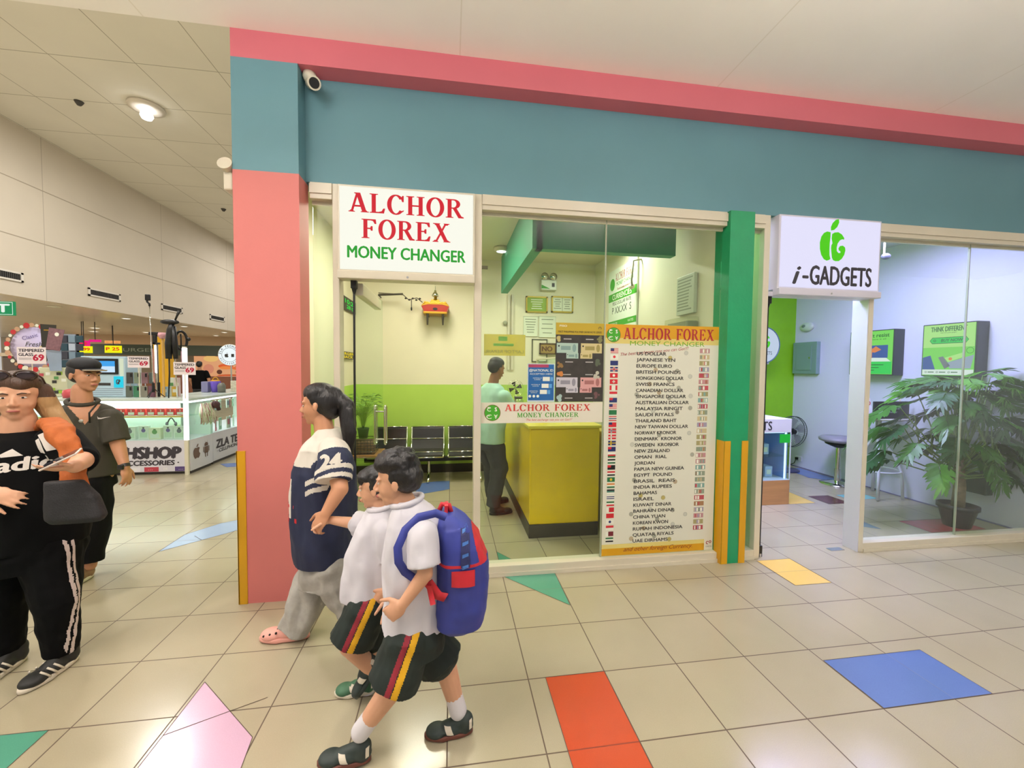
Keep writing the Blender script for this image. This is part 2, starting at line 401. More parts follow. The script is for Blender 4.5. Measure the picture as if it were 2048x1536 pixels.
# ---- ceilings
CE_NEAR = panelled('ceiling_near', '#fbf5ee', (1.98, 0, 0), off=(-0.353, 0, 0), line='#e8e0d2', lw=0.008)
CE_HALL = panelled('ceiling_hall', '#e8e4d8', (1.2, 1.2, 0), off=(-5.37, 2.62, 0), line='#8f8775', lw=0.014)
FASC = panelled('fascia', '#d3c8b6', (0, 3.6, 0.0), off=(0, 11.35, 0), line='#a29684', lw=0.015)
CE_LOW = mat('ceiling_stainless', '#e6dccb', 0.2, 0.15, var=0.05, vscale=0.7, bump=0.05, bscale=1.2, stretch=(1, 0.25, 1))
c = MB(); c.box((-24, -4.2, 3.83), (12, 0.515, 4.0), CE_NEAR); struct('ceiling', c)
c = MB(); c.box((-9.15, 0.515, 6.4), (-1.7, 26, 6.55), CE_HALL); struct('ceiling_hall', c)
c = MB(); c.box((-24, 0.515, 2.97), (-9.15, 26, 3.1), CE_LOW); struct('ceiling_stalls', c)
c = MB(); c.box((-9.15, 0.515, 2.97), (-9.0, 26, 6.4), FASC)
for z in (4.16, 5.28): c.box((-9.0, 0.515, z), (-8.997, 26, z + 0.018), mat('joint', '#a89c88', 0.8))
struct('wall_left', c)
c = MB(); c.box((-24, 23, 0), (-1.7, 23.15, 6.4), mat('far_wall', '#b7a78e', 0.7)); struct('wall_back', c)
c = MB(); c.box((-24, 0.515, 4.0), (-9.15, 0.6, 6.4), FASC); c.box((-9.15, 0.4, 4.0), (-1.83, 0.515, 6.4), FASC); struct('wall_bulkhead', c)

# ---- storefront: pillar and beam
p = MB()
p.box((-1.835, 0.515, 0.0), (-1.425, 0.70, 2.93), PINK); p.box((-1.835, 0.515, 2.93), (-1.425, 0.70, 3.65), TEAL)
p.box((-1.84, 0.508, 0.0), (-1.785, 0.515, 1.06), YEL); p.box((-1.842, 0.508, 0.0), (-1.835, 0.56, 1.06), YEL)
struct('wall_pillar', p)
p = MB(); p.box((-1.425, 0.655, 2.94), (9.0, 0.80, 3.66), TEAL); p.box((-1.835, 0.515, 3.65), (9.0, 0.80, 3.83), PINKB); p.box((-1.835, 0.70, 2.93), (-1.425, 0.80, 3.83), TEAL)
struct('wall_front', p)

# ---- shop shells
CREAM = mat('cream_wall', '#e6dfc6', 0.65, var=0.03, vscale=1.5, bump=0.05, bscale=12)
LIME = mat('lime_wainscot', '#b4d660', 0.5, var=0.04, vscale=1.8)
LIL = mat('lilac_wall', '#d6d4ea', 0.55, var=0.015, vscale=1.0)
GLIME = mat('lime_wall', '#86c41c', 0.5, var=0.03)
p = MB(); p.box((-1.95, 3.92, 1.366), (2.0, 4.05, 3.3), CREAM); p.box((-1.95, 3.92, 0.13), (2.0, 4.05, 1.366), LIME); p.box((-1.83, 3.905, 0), (1.9, 4.05, 0.13), DARK)
p.box((0.47, 3.885, 1.6), (0.50, 3.92, 2.78), FRAME); p.box((0.53, 3.885, 1.6), (0.56, 3.92, 2.78), FRAME)
struct('wall_forex_back', p)
p = MB(); p.box((-1.95, 0.80, 1.366), (-1.83, 3.92, 3.3), CREAM); p.box((-1.95, 0.80, 0.0), (-1.83, 3.92, 1.366), LIME); struct('wall_forex_left', p)
p = MB(); p.box((1.9, 0.80, 0), (2.08, 3.92, 3.3), CREAM); p.box((2.08, 0.8, 0), (2.09, 3.8, 3.3), GLIME); struct('wall_partition', p)
p = MB(); p.box((-1.95, 0.80, 3.3), (2.0, 4.05, 3.4), mat('forex_ceiling', '#d8d3b4', 0.7)); struct('ceiling_forex', p)
p = MB(); p.box((2.09, 3.74, 0), (5.54, 3.86, 3.3), GLIME); struct('wall_gadget_back', p)
p = MB(); p.box((5.42, 0.76, 0), (5.54, 3.74, 3.3), LIL); p.box((5.404, 0.76, 0), (5.42, 3.74, 0.012), mat('wall_foot', '#77749a', 0.6)); struct('wall_right', p)
p = MB(); p.box((2.0, 0.80, 3.3), (5.54, 3.86, 3.4), mat('gadget_ceiling', '#d5d6e4', 0.7)); struct('ceiling_gadget', p)
# green bulkhead over the counter
BULK = mat('bulkhead_green', '#3f9d7c', 0.6, var=0.03, vscale=4)
p = MB(); p.box((0.38, 1.32, 2.757), (1.78, 1.42, 3.3), BULK); p.box((0.34, 1.32, 2.757), (0.44, 3.70, 3.3), BULK); struct('trim_bulkhead', p)

# ---- window walls (structure, with panes and frames as parts)
def glazing(name, x0, x1, joint=None, sill=True):
    root = bpy.data.objects.new(name, None); COL.objects.link(root); root['kind'] = 'structure'
    f = MB()
    if sill:
        f.box((x0, 0.65, 0.0), (x1, 0.76, 0.082), FRAME, 0.004); f.box((x0, 0.64, 0.0), (x1, 0.655, 0.03), FRAME)
    f.box((x0, 0.645, 2.825), (x1, 0.77, 2.94), FRAME, 0.004); f.box((x0, 0.635, 2.862), (x1, 0.65, 2.925), FRAME); f.box((x0, 0.70, 2.80), (x1, 0.72, 2.83), FRAME)
    f.make('window_frame', root)
    segs = [x0, joint, x1] if joint else [x0, x1]
    for a, b in zip(segs[:-1], segs[1:]):
        g = MB(); g.box((a + 0.003, 0.70, 0.07), (b - 0.003, 0.71, 2.825), GLASS); g.make('pane', root)
    if joint:
        g = MB(); g.box((joint - 0.004, 0.697, 0.08), (joint + 0.004, 0.713, 2.825), mat('silicone', '#9fa58f', 0.5)); g.make('joint', root)
glazing('window_1', -1.40, -1.25); glazing('window_2', -0.18, 1.842, 0.82); glazing('window_3', 2.065, 2.19); glazing('window_4', 3.29, 5.8, 4.365)
p = MB(); p.box((-1.25, 0.65, 0), (-1.205, 0.77, 2.94), FRAME, 0.004); struct('trim_1', p)
p = MB(); p.box((-0.235, 0.65, 0), (-0.18, 0.77, 2.94), FRAME, 0.004); struct('trim_2', p)
p = MB(); p.box((2.19, 0.65, 0), (2.245, 0.77, 2.94), FRAME, 0.004); struct('trim_3', p)
p = MB(); p.box((3.245, 0.65, 0), (3.29, 0.80, 2.94), FRAME, 0.003); p.box((3.24, 0.655, 0), (3.245, 0.80, 2.94), FRAME2); struct('trim_4', p)
p = MB(); p.box((1.845, 0.61, 0), (2.065, 0.80, 2.94), GREENP); p.box((1.850, 0.604, 0), (1.905, 0.61, 1.045), YEL); p.box((2.01, 0.604, 0), (2.067, 0.61, 1.045), YEL); p.box((1.843, 0.606, 0), (1.846, 0.70, 1.045), YEL)
struct('trim_5', p)

# ---- glass doors, both standing open inwards
def door(name, hx, top, ang, w=0.86):
    r = bpy.data.objects.new(name, None); COL.objects.link(r); r['kind'] = 'structure'; r.location = (hx, 0.70, 0); r.rotation_euler = (0, 0, math.radians(ang))
    g = MB(); g.box((0, -0.006, 0.03), (w, 0.006, top), GLASS); g.make('door_glass', r)
    g = MB(); g.box((-0.006, -0.007, 0.06), (0.004, 0.007, top - 0.03), BLACK); g.cyl((-0.001, 0, 0.05), (-0.001, 0, top - 0.02), 0.006, BLACK); g.make('door_edge', r)
    g = MB(); g.box((-0.022, -0.02, top - 0.05), (0.022, 0.02, top + 0.03), BLACK, 0.004); g.cyl((0, 0, top - 0.09), (0, 0, top - 0.05), 0.008, BLACK, 0.018); g.make('top_pivot', r)
    g = MB(); g.box((-0.018, -0.018, 0.0), (0.022, 0.018, 0.10), BLACK, 0.004); g.cyl((0, 0, 0), (0, 0, 0.03), 0.02, CHROME); g.make('bottom_pivot', r)
    g = MB(); x = w - 0.07
    for sd in (-1, 1):
        pts = []
        for i in range(24):
            t = 2 * PI * i / 24; cz = 1.09 + (0.145 if math.sin(t) > 0 else -0.145); pts.append((x + 0.036 * math.cos(t), sd * 0.045, cz + 0.036 * math.sin(t)))
        g.tube(pts, 0.010, CHROME, n=8, closed=True)
        for zz in (0.96, 1.22): g.cyl((x - 0.036, 0, zz), (x - 0.036, sd * 0.045, zz), 0.007, CHROME)
    g.make('door_handle', r)
    return r
door('door_1', -1.115, 2.26, 86); door('door_2', 2.285, 2.26, 91)
# door head transom boxes behind the light boxes
p = MB(); p.box((-1.205, 0.66, 2.27), (-0.235, 0.74, 2.31), FRAME, 0.004); p.box((-1.12, 0.74, 2.17), (-1.06, 1.55, 2.26), FRAME, 0.006); struct('trim_6', p)
p = MB(); p.box((2.245, 0.66, 2.27), (3.24, 0.74, 2.31), FRAME2, 0.004); struct('trim_7', p)
p = MB(); p.cyl((3.10, 0.74, 0.0), (3.10, 0.74, 0.002), 0.001, CHROME); p.box((3.02, 0.70, 0.0), (3.16, 0.76, 0.004), CHROME); struct('trim_8', p)
# ================================================================== serif lettering built from strokes
def _arc(cx, cz, rx, rz, a0, a1, tx, tz, n=22):
    """ellipse band, thick at the sides (tx) and thin at top and bottom (tz)"""
    q = []
    for i in range(n + 1):
        t = math.radians(a0 + (a1 - a0) * i / n); c, s = math.cos(t), math.sin(t)
        q.append(((cx + rx * c, cz + rz * s), (cx + (rx - tx) * c, cz + (rz - tz) * s)))
    return [[q[i][0], q[i + 1][0], q[i + 1][1], q[i][1]] for i in range(n)]
def _ser(x0, x1, z, up):
    h = 0.055; d = h if up else -h; m = 0.07 * (x1 - x0) / 0.3; e = 0.05 * (1 if up else -1)
    return [[(x0, z), (x1, z), (x1, z + d * .7), (x1 - m, z + d), (x1 - m * 1.5, z + d + e), (x0 + m * 1.5, z + d + e), (x0 + m, z + d), (x0, z + d * .7)]]
def _st(x, w=0.17): return [[(x, 0), (x + w, 0), (x + w, 1), (x, 1)]]
def _dg(x0, z0, x1, z1, w): return [[(x0, z0), (x0 + w, z0), (x1 + w, z1), (x1, z1)]]
def serif(ch):
    S = []
    if ch == 'A': S = _dg(0.07, 0, 0.36, 1, 0.075) + _dg(0.66, 0, 0.34, 1, 0.18) + [[(0.2, 0.27), (0.66, 0.27), (0.63, 0.36), (0.22, 0.36)]] + _ser(-0.03, 0.25, 0, 1) + _ser(0.58, 0.95, 0, 1) + [[(0.24, 1), (0.52, 1), (0.5, 0.93), (0.3, 0.94)]]; return S, 0.93
    if ch == 'L': S = _st(0.1) + _ser(0, 0.38, 1, 0) + _ser(0, 0.38, 0, 1) + [[(0.2, 0), (0.68, 0), (0.74, 0.26), (0.69, 0.26), (0.6, 0.11), (0.45, 0.07), (0.2, 0.07)]]; return S, 0.78
    if ch == 'C': S = _arc(0.43, 0.5, 0.43, 0.53, 38, 322, 0.18, 0.07) + [[(0.70, 0.84), (0.78, 0.99), (0.81, 0.98), (0.81, 0.66), (0.77, 0.66)]] + [[(0.70, 0.12), (0.76, 0.18), (0.83, 0.24), (0.79, 0.15)]]; return S, 0.88
    if ch == 'H': S = _st(0.1) + _st(0.64) + _ser(0, 0.37, 1, 0) + _ser(0, 0.37, 0, 1) + _ser(0.54, 0.91, 1, 0) + _ser(0.54, 0.91, 0, 1) + [[(0.2, 0.46), (0.7, 0.46), (0.7, 0.54), (0.2, 0.54)]]; return S, 0.94
    if ch == 'O': S = _arc(0.45, 0.5, 0.45, 0.53, 0, 360, 0.18, 0.07, 36); return S, 0.92
    if ch == 'R': S = _st(0.1) + _ser(0, 0.37, 1, 0) + _ser(0, 0.37, 0, 1) + _arc(0.40, 0.745, 0.33, 0.255, -90, 90, 0.165, 0.065) + [[(0.2, 1), (0.42, 1), (0.42, 0.935), (0.2, 0.935)], [(0.2, 0.49), (0.42, 0.49), (0.42, 0.555), (0.2, 0.555)]] + [[(0.36, 0.52), (0.54, 0.52), (0.80, 0.10), (0.92, 0.06), (0.92, 0.0), (0.68, 0.0)]]; return S, 0.92
    if ch == 'F': S = _st(0.1) + _ser(0, 0.37, 1, 0) + _ser(0, 0.38, 0, 1) + [[(0.2, 1), (0.72, 1), (0.75, 0.76), (0.70, 0.76), (0.62, 0.90), (0.5, 0.93), (0.2, 0.93)], [(0.2, 0.48), (0.5, 0.48), (0.5, 0.55), (0.2, 0.55)], [(0.5, 0.40), (0.55, 0.40), (0.55, 0.64), (0.5, 0.64), (0.46, 0.54), (0.46, 0.49)]]; return S, 0.80
    if ch == 'E': S = serif('F')[0] + [[(0.2, 0), (0.72, 0), (0.78, 0.27), (0.73, 0.27), (0.62, 0.11), (0.5, 0.07), (0.2, 0.07)]]; return S, 0.84
    if ch == 'X': S = _dg(0.66, 0, 0.12, 1, 0.19) + _dg(0.12, 0, 0.68, 1, 0.075) + _ser(0.0, 0.28, 0, 1) + _ser(0.6, 0.96, 0, 1) + _ser(0.02, 0.38, 1, 0) + _ser(0.62, 0.90, 1, 0); return S, 0.96
    if ch == 'M': S = _st(0.1, 0.08) + _st(0.80, 0.16) + _dg(0.44, 0.02, 0.1, 1, 0.16) + _dg(0.46, 0.02, 0.84, 1, 0.07) + _ser(0, 0.28, 0, 1) + _ser(0.70, 1.06, 0, 1) + _ser(0, 0.22, 1, 0) + _ser(0.84, 1.06, 1, 0); return S, 1.1
    if ch == 'N': S = _st(0.1, 0.08) + _st(0.72, 0.08) + _dg(0.62, 0.0, 0.1, 1, 0.18) + _ser(0, 0.28, 0, 1) + _ser(0, 0.25, 1, 0) + _ser(0.62, 0.90, 1, 0); return S, 0.94
    if ch == 'Y': S = [[(0.36, 0), (0.53, 0), (0.53, 0.48), (0.36, 0.48)]] + _dg(0.36, 0.42, 0.08, 1, 0.18) + _dg(0.42, 0.42, 0.72, 1, 0.075) + _ser(0.26, 0.63, 0, 1) + _ser(0, 0.36, 1, 0) + _ser(0.62, 0.90, 1, 0); return S, 0.9
    if ch == 'G': S = serif('C')[0] + [[(0.64, 0.08), (0.81, 0.12), (0.81, 0.42), (0.64, 0.42)]] + _ser(0.52, 0.9, 0.42, 0); return S, 0.94
    return [], 0.45
def serif_text(mb, s, x, z, h, mt, y=0.0, w=None, align='c', track=0.10, heavy=0.0):
    adv = []; tot = 0
    for ch in s: S, a = serif(ch); adv.append((S, a)); tot += a + track
    tot -= track; k = h if w is None else w / tot; W = tot * k
    cx = x - (W / 2 if align == 'c' else 0)
    for j, (S, a) in enumerate(adv):
        for q, e in enumerate(((0, 0), (heavy, 0), (-heavy, 0))[:3 if heavy else 1]):
            for i, poly in enumerate(S): mb.shape([(cx + px * k + e[0] * h, z + pz * h) for px, pz in poly], mt, y - 0.00002 * (i % 9) - q * .0002)
        cx += (a + track) * k

def currency_roundel(mb, cx, cz, r, y, white, green, rim):
    mb.disc(cx, cz, r, rim, y, 40); mb.disc(cx, cz, r * 0.94, green, y - 0.0006, 40)
    for s, dx, dz in (('C', -.42, .48), ('=', -.44, .48), ('S', .42, .48), ('I', .42, .48), ('C', -.42, -.42), ('-', -.42, -.42), ('Y', .42, -.42), ('=', .42, -.55)):
        mb.text(s, cx + dx * r, cz + (dz - (0.1 if s in '=-' else 0.3)) * r, r * (0.5 if s not in '=-' else 0.45), white, y - 0.0012, bold=0.03, w=(r * .62 if s == 'C' and dz < 0 else None))

# ---- i-Gadgets fruit mark (two-part green apple shaped like I and G)
def bez(pts, n=10):
    out = []
    for i in range(0, len(pts) - 1, 3):
        a, b, c_, d = [Vector(p).to_2d() if len(p) == 2 else p for p in pts[i:i + 4]]
        for k in range(n):
            t = k / n; out.append(tuple(a * (1 - t) ** 3 + b * 3 * t * (1 - t) ** 2 + c_ * 3 * t * t * (1 - t) + d * t ** 3))
    return out
def ig_apple(mb, cx, cz, s, mt, y):
    """s = height of the mark without leaf"""
    P = lambda l: [(cx + a * s, cz + b * s) for a, b in l]
    mb.shape(P([(-0.06, 0.5), (-0.2, 0.52), (-0.33, 0.46), (-0.43, 0.33), (-0.48, 0.12), (-0.47, -0.1), (-0.41, -0.3), (-0.3, -0.45), (-0.18, -0.5), (-0.08, -0.47), (-0.03, -0.43), (-0.07, -0.3), (-0.08, -0.1), (-0.08, 0.12), (-0.06, 0.35)]), mt, y)
    mb.shape(P([(0.0, 0.44), (0.1, 0.5), (0.25, 0.52), (0.4, 0.45), (0.5, 0.33), (0.5, 0.27), (0.42, 0.28), (0.33, 0.24), (0.24, 0.12), (0.03, 0.12), (-0.01, 0.28)]), mt, y)
    mb.shape(P([(0.03, 0.12), (0.24, 0.12), (0.21, -0.02), (0.22, -0.14), (0.0, -0.2), (-0.02, -0.05), (-0.01, 0.05)]), mt, y)
    mb.shape(P([(0.0, -0.2), (0.22, -0.14), (0.29, -0.21), (0.37, -0.2), (0.36, -0.14), (0.30, -0.12), (0.28, -0.05), (0.34, 0.04), (0.46, 0.06), (0.55, 0.0), (0.57, -0.1), (0.53, -0.26), (0.44, -0.4), (0.32, -0.49), (0.18, -0.5), (0.08, -0.47), (0.03, -0.38)]), mt, y)
    mb.shape(P([(-0.05, 0.56), (-0.06, 0.68), (0.0, 0.82), (0.12, 0.94), (0.25, 0.98), (0.27, 0.86), (0.2, 0.7), (0.08, 0.59)]), mt, y)
def bitten_apple(mb, cx, cz, s, mt, y):
    P = lambda l: [(cx + a * s, cz + b * s) for a, b in l]
    mb.shape(P([(0.0, 0.3), (0.12, 0.35), (0.27, 0.34), (0.38, 0.26), (0.30, 0.17), (0.27, 0.05), (0.31, -0.08), (0.42, -0.16), (0.35, -0.34), (0.22, -0.48), (0.1, -0.46), (0.0, -0.43), (-0.1, -0.46), (-0.22, -0.48), (-0.35, -0.32), (-0.43, -0.1), (-0.42, 0.12), (-0.34, 0.27), (-0.22, 0.35), (-0.1, 0.34)]), mt, y)
    mb.shape(P([(0.0, 0.37), (0.01, 0.48), (0.1, 0.59), (0.2, 0.62), (0.2, 0.52), (0.11, 0.41)]), mt, y)

RED = emat('sign_red', '#e0142c', 0.85); GRN = emat('sign_green', '#1fae2c', 0.8)
def lightbox(name, label, x0, x1, z0, z1, facecol, strength, frame, art, base_z=None):
    t = Thing(name, label, 'sign', 'lit sign boxes over the shop doors')
    b = MB(); b.box((x0, 0.61, z0), (x1, 0.76, z1), frame, 0.005); cs = t.part('sign_case', b)
    f = MB(); f.rect(x0 + 0.015, x1 - 0.015, z0 + 0.015, z1 - 0.015, emat(name + '_face' + facecol, facecol, strength), 0.608); t.part('sign_face', f)
    a = MB(); art(a); t.part('lettering', a)
    r = MB(); r.box((x0 - 0.0, 0.585, z0 - 0.052), (x1, 0.66, z0 + 0.004), frame, 0.006); r.cyl(((x0 + x1) / 2, 0.583, z0 - 0.03), ((x0 + x1) / 2, 0.60, z0 - 0.03), 0.008, CHROME, n=10); t.part('bottom_rail', r)
    return t.done()
def art1(a):
    serif_text(a, 'ALCHOR', -0.722, 2.735, 0.135, RED, 0.605, w=0.80, heavy=.022)
    serif_text(a, 'FOREX', -0.728, 2.555, 0.135, RED, 0.605, w=0.62, heavy=.022)
    a.text('MONEY CHANGER', -0.722, 2.415, 0.082, GRN, 0.605, w=0.83, bold=0.04)
lightbox('lightbox_sign', 'white lit sign box with red serif and green letters over the money changer door', -1.205, -0.235, 2.315, 2.925, '#f8f8ea', 1.0, FRAME, art1)
def art2(a):
    ig_apple(a, 2.79, 2.695, 0.24, emat('apple_green', '#4fd408', 0.9), 0.605)
    ink = mat('sign_ink', '#2a2630', 0.5)
    a.text('i', 2.465, 2.372, 0.15, ink, 0.605, shear=0.35, bold=0.05); a.text('-', 2.55, 2.385, 0.14, ink, 0.605, bold=0.04)
    a.text('GADGETS', 2.595, 2.372, 0.155, ink, 0.605, w=0.60, align='l', bold=0.035)
lightbox('lightbox_sign', 'pale lilac lit sign box with a green apple mark and dark letters', 2.29, 3.285, 2.325, 2.94, '#e2e0fa', 1.0, FRAME2, art2)

# ---- large currency poster on the glass
PAPER = mat('poster_paper', '#e2e2d0', 0.5); INK = mat('poster_ink', '#33322e', 0.5); PR = mat('poster_red', '#a3262a', 0.5); PG = mat('poster_green', '#6aa81e', 0.5)
PW = mat('print_white', '#eef0e2', 0.5); DKG = mat('roundel_green', '#3ea01c', 0.5); RIM = mat('roundel_rim', '#7c3a1c', 0.5)
def gradmat(name, c0, c1, z0, z1):
    m = bpy.data.materials.new(name); m.use_nodes = True; nt = m.node_tree; b = nt.nodes['Principled BSDF']; L = nt.links
    tc = nt.nodes.new('ShaderNodeTexCoord'); sp = nt.nodes.new('ShaderNodeSeparateXYZ'); mr = nt.nodes.new('ShaderNodeMapRange'); mx = nt.nodes.new('ShaderNodeMix'); mx.data_type = 'RGBA'
    L.new(tc.outputs['Object'], sp.inputs[0]); L.new(sp.outputs[2], mr.inputs[0]); mr.inputs[1].default_value = z0; mr.inputs[2].default_value = z1
    L.new(mr.outputs[0], mx.inputs[0]); mx.inputs[6].default_value = lin(c0); mx.inputs[7].default_value = lin(c1); L.new(mx.outputs[2], b.inputs['Base Color']); b.inputs['Roughness'].default_value = 0.5
    return m
t = Thing('currency_poster', 'tall white poster listing currencies with flags, yellow head and foot', 'poster')
x0, x1, z0, z1 = 0.825, 1.825, 0.092, 2.0
pb = MB(); pb.box((x0, 0.688, z0), (x1, 0.692, z1), PAPER); t.part('poster_sheet', pb)
pb = MB(); zb = z0
pb.rect(x0, x1, z1 - 0.11, z1, YEL, 0.6878); pb.rect(x0, x1, z1 - 0.155, z1 - 0.11, mat('poster_fade', '#dccb78', 0.5), 0.6878)
pb.rect(x0, x1 - 0.08, z0, z0 + 0.06, YEL, 0.6878); pb.rect(x0, x1 - 0.08, z0 + 0.06, z0 + 0.095, mat('poster_fade', '#dccb78', 0.5), 0.6878)
t.part('printed_bands', pb)
pb = MB(); currency_roundel(pb, x0 + 0.068, z1 - 0.085, 0.06, 0.6872, PW, DKG, RIM)
t.part('roundel', pb)
pb = MB(); serif_text(pb, 'ALCHOR FOREX', x0 + 0.555, z1 - 0.118, 0.092, PR, 0.6868, w=0.80, heavy=.02)
pb.text('MONEY CHANGER', x0 + 0.54, z1 - 0.168, 0.036, PG, 0.6868, w=0.66)
pb.text('The best exchange rate you can Get!!!', x0 + 0.43, z1 - 0.225, 0.024, PR, 0.6868, w=0.60, shear=0.4, rot=0.10)
pb.text('and other foreign Currency.', x0 + 0.50, z0 + 0.030, 0.034, mat('poster_maroon', '#7c2c1c', .5), 0.6868, w=0.62, shear=0.4)
NAMES = ['US DOLLAR', 'JAPANESE YEN', 'EUROPE EURO', 'BRITISH POUNDS', 'HONGKONG DOLLAR', 'SWISS FRANCS', 'CANADIAN DOLLAR', 'SINGAPORE DOLLAR', 'AUSTRALIAN DOLLAR', 'MALAYSIA RINGIT', 'SAUDI RIYALS', 'THAILAND BAHT', 'NEW TAIWAN DOLLAR', 'NORWAY KRONOR', 'DENMARK  KRONOR', 'SWEDEN  KRONOR', 'NEW ZEALAND', 'OMAN  RIAL', 'JORDAN', 'PAPUA NEW GUINEA', 'EGYPT  POUND', 'BRASIL  REAIS', 'INDIA RUPEES', 'BAHAMAS', 'ISRAEL', 'KUWAIT DINAR', 'BAHRAIN DINAR', 'CHINA YUAN', 'KOREAN KWON', 'RUPIAH INDONESIA', 'QUATAR RIYALS', 'UAE DIRHAMS']
FR = mat('flag_red', '#c8202c', .5); FB = mat('flag_blue', '#202c66', .5); FG = mat('flag_green', '#1d6b3c', .5); FK = mat('flag_black', '#161616', .5); FY = mat('flag_yellow', '#d8b828', .5); FO = mat('flag_orange', '#d8823a', .5); FM = mat('flag_maroon', '#6c1c28', .5); FW = PW
NX = x0 + 0.27; N = len(NAMES); ztop = 1.765; dz = (1.765 - 0.205) / (N - 1)
for i, s in enumerate(NAMES):
    pb.text(s, NX, ztop - dz * i - 0.012, 0.0265, INK, 0.6868, align='l', w=0.0265 * len(s) + 0.02, bold=0.045)
t.part('lettering', pb)
fl_ = MB()
def flag(i, kind, a=None):
    cx0 = x0 + 0.045 - i * 0.0004; cx1 = cx0 + 0.066; zc = ztop + 0.022 - dz * i; h = 0.019; y = 0.6872
    R = lambda u0, u1, v0, v1, m, k=0: fl_.rect(cx0 + (cx1 - cx0) * u0, cx0 + (cx1 - cx0) * u1, zc - h + 2 * h * v0, zc - h + 2 * h * v1, m, y - 0.0004 * k)
    if kind == 'h':
        for j, m in enumerate(a): R(0, 1, 1 - (j + 1) / len(a), 1 - j / len(a), m)
    if kind == 'v':
        for j, m in enumerate(a): R(j / len(a), (j + 1) / len(a), 0, 1, m)
    if kind == 'x':
        R(0, 1, 0, 1, a[0]); R(0.28, 0.46, 0, 1, a[1], 1); R(0, 1, 0.4, 0.6, a[1], 1)
        if len(a) > 2: R(0.33, 0.41, 0, 1, a[2], 2); R(0, 1, 0.45, 0.55, a[2], 2)
    if kind == 'd': R(0, 1, 0, 1, a[0]); fl_.disc((cx0 + cx1) / 2, zc, 0.011, a[1], y - 0.0004, 16)
    if kind == 'c': R(0, 1, 0, 1, a[0]); R(0, 0.45, 0.5, 1, a[1], 1)
    if kind == 'us':
        for j in range(7): R(0, 1, j / 7, (j + 1) / 7, FR if j % 2 == 0 else FW)
        R(0, 0.45, 0.43, 1, FB, 1)
    if kind == 'uk': R(0, 1, 0, 1, FB); R(0.38, 0.62, 0, 1, FW, 1); R(0, 1, 0.33, 0.67, FW, 1); R(0.44, 0.56, 0, 1, FR, 2); R(0, 1, 0.42, 0.58, FR, 2)
    if kind == 'p': R(0, 1, 0, 1, a[0]); fl_.rect((cx0 + cx1) / 2 - 0.012, (cx0 + cx1) / 2 + 0.012, zc - 0.004, zc + 0.004, a[1], y - 0.0005); fl_.rect((cx0 + cx1) / 2 - 0.004, (cx0 + cx1) / 2 + 0.004, zc - 0.012, zc + 0.012, a[1], y - 0.0005)
FL = [('us',), ('d', (FW, FR)), ('d', (FB, FB)), ('uk',), ('d', (FR, FW)), ('p', (FR, FW)), ('v', (FR, FW, FW, FR)), ('h', (FR, FW)), ('c', (FB, FR)), ('us',), ('d', (FG, FG)), ('h', (FR, FW, FB, FW, FR)), ('c', (FR, FB)), ('x', (FR, FW, FB)), ('x', (FR, FW)), ('x', (FB, FY)), ('c', (FB, FR)), ('h', (FW, FR, FG)), ('h', (FK, FW, FG)), ('c', (FK, FR)), ('h', (FR, FW, FK)), ('d', (FG, FY)), ('h', (FO, FW, FG)), ('h', (FK, tg, FW)), ('h', (FW, FB, FW, FB, FW)), ('h', (FG, FW, FR)), ('v', (FW, FR, FR)), ('d', (FR, FR)), ('d', (FW, FB)), ('h', (FR, FW)), ('v', (FW, FM, FM)), ('h', (FG, FW, FK))]
for i, f in enumerate(FL): flag(i, *f)
t.part('flags', fl_)
bn = MB(); rnd = random.Random(3)
notec = [mat('note_%s' % n, c_, .5) for n, c_ in (('green', '#87957f'), ('brown', '#9c7550'), ('violet', '#a09ab0'), ('rose', '#b9898a'), ('olive', '#a09a68'), ('teal', '#7da59c'), ('crimson', '#b04850'), ('sand', '#c9b88c'))]
for i in range(30):
    zc = ztop + 0.03 - dz * i * 1.03; cx0 = x1 - 0.17 - i * 0.0006; m = notec[rnd.randrange(8)]; m2 = notec[rnd.randrange(8)]
    bn.rect(cx0, cx0 + 0.09, zc - 0.018, zc + 0.02, m, 0.6872)
    for k in range(4): a = cx0 + rnd.random() * 0.07; bn.rect(a, a + 0.006 + rnd.random() * 0.012, zc - 0.014, zc + 0.015, notec[rnd.randrange(8)] if k % 2 else PW, 0.6868 - k * 0.0002)
t.part('banknote_pictures', bn)
cn = MB(); coin = [mat('coin_pale', '#c9cbbb', .5), mat('coin_grey', '#a6a898', .5), mat('coin_brown', '#b7a68a', .5), mat('coin_gold', '#b8ad66', .5), mat('coin_dark', '#8f897b', .5)]
for (px, py, k) in [(1372, 706, 0), (1340, 716, 3), (1311, 740, 2), (1354, 742, 1), (1380, 753, 0), (1338, 761, 1), (1299, 768, 2), (1357, 776, 1), (1273, 789, 1), (1318, 785, 2), (1381, 792, 0), (1338, 796, 1), (1380, 816, 1), (1354, 824, 4), (1378, 866, 0), (1318, 870, 1), (1264, 889, 0), (1384, 909, 1), (1268, 960, 1), (1350, 963, 2), (1281, 991, 3), (1326, 995, 3), (1345, 1020, 1), (1370, 1028, 0), (1262, 1028, 1), (1314, 1038, 1), (1345, 1048, 0), (1287, 1056, 2), (1308, 1072, 1), (1262, 1077, 2), (1338, 1078, 3), (1300, 1018, 0), (1306, 822, 0), (1340, 889, 0)]:
    p_ = at_y(px, py, 0.69); cn.disc(p_.x, p_.z, 0.019, coin[k], 0.6876 - 0.00002 * (px % 7), 20); cn.ring(p_.x, p_.z, 0.0155, 0.017, coin[(k + 1) % 5], 0.6873, 20)
t.part('coin_pictures', cn)
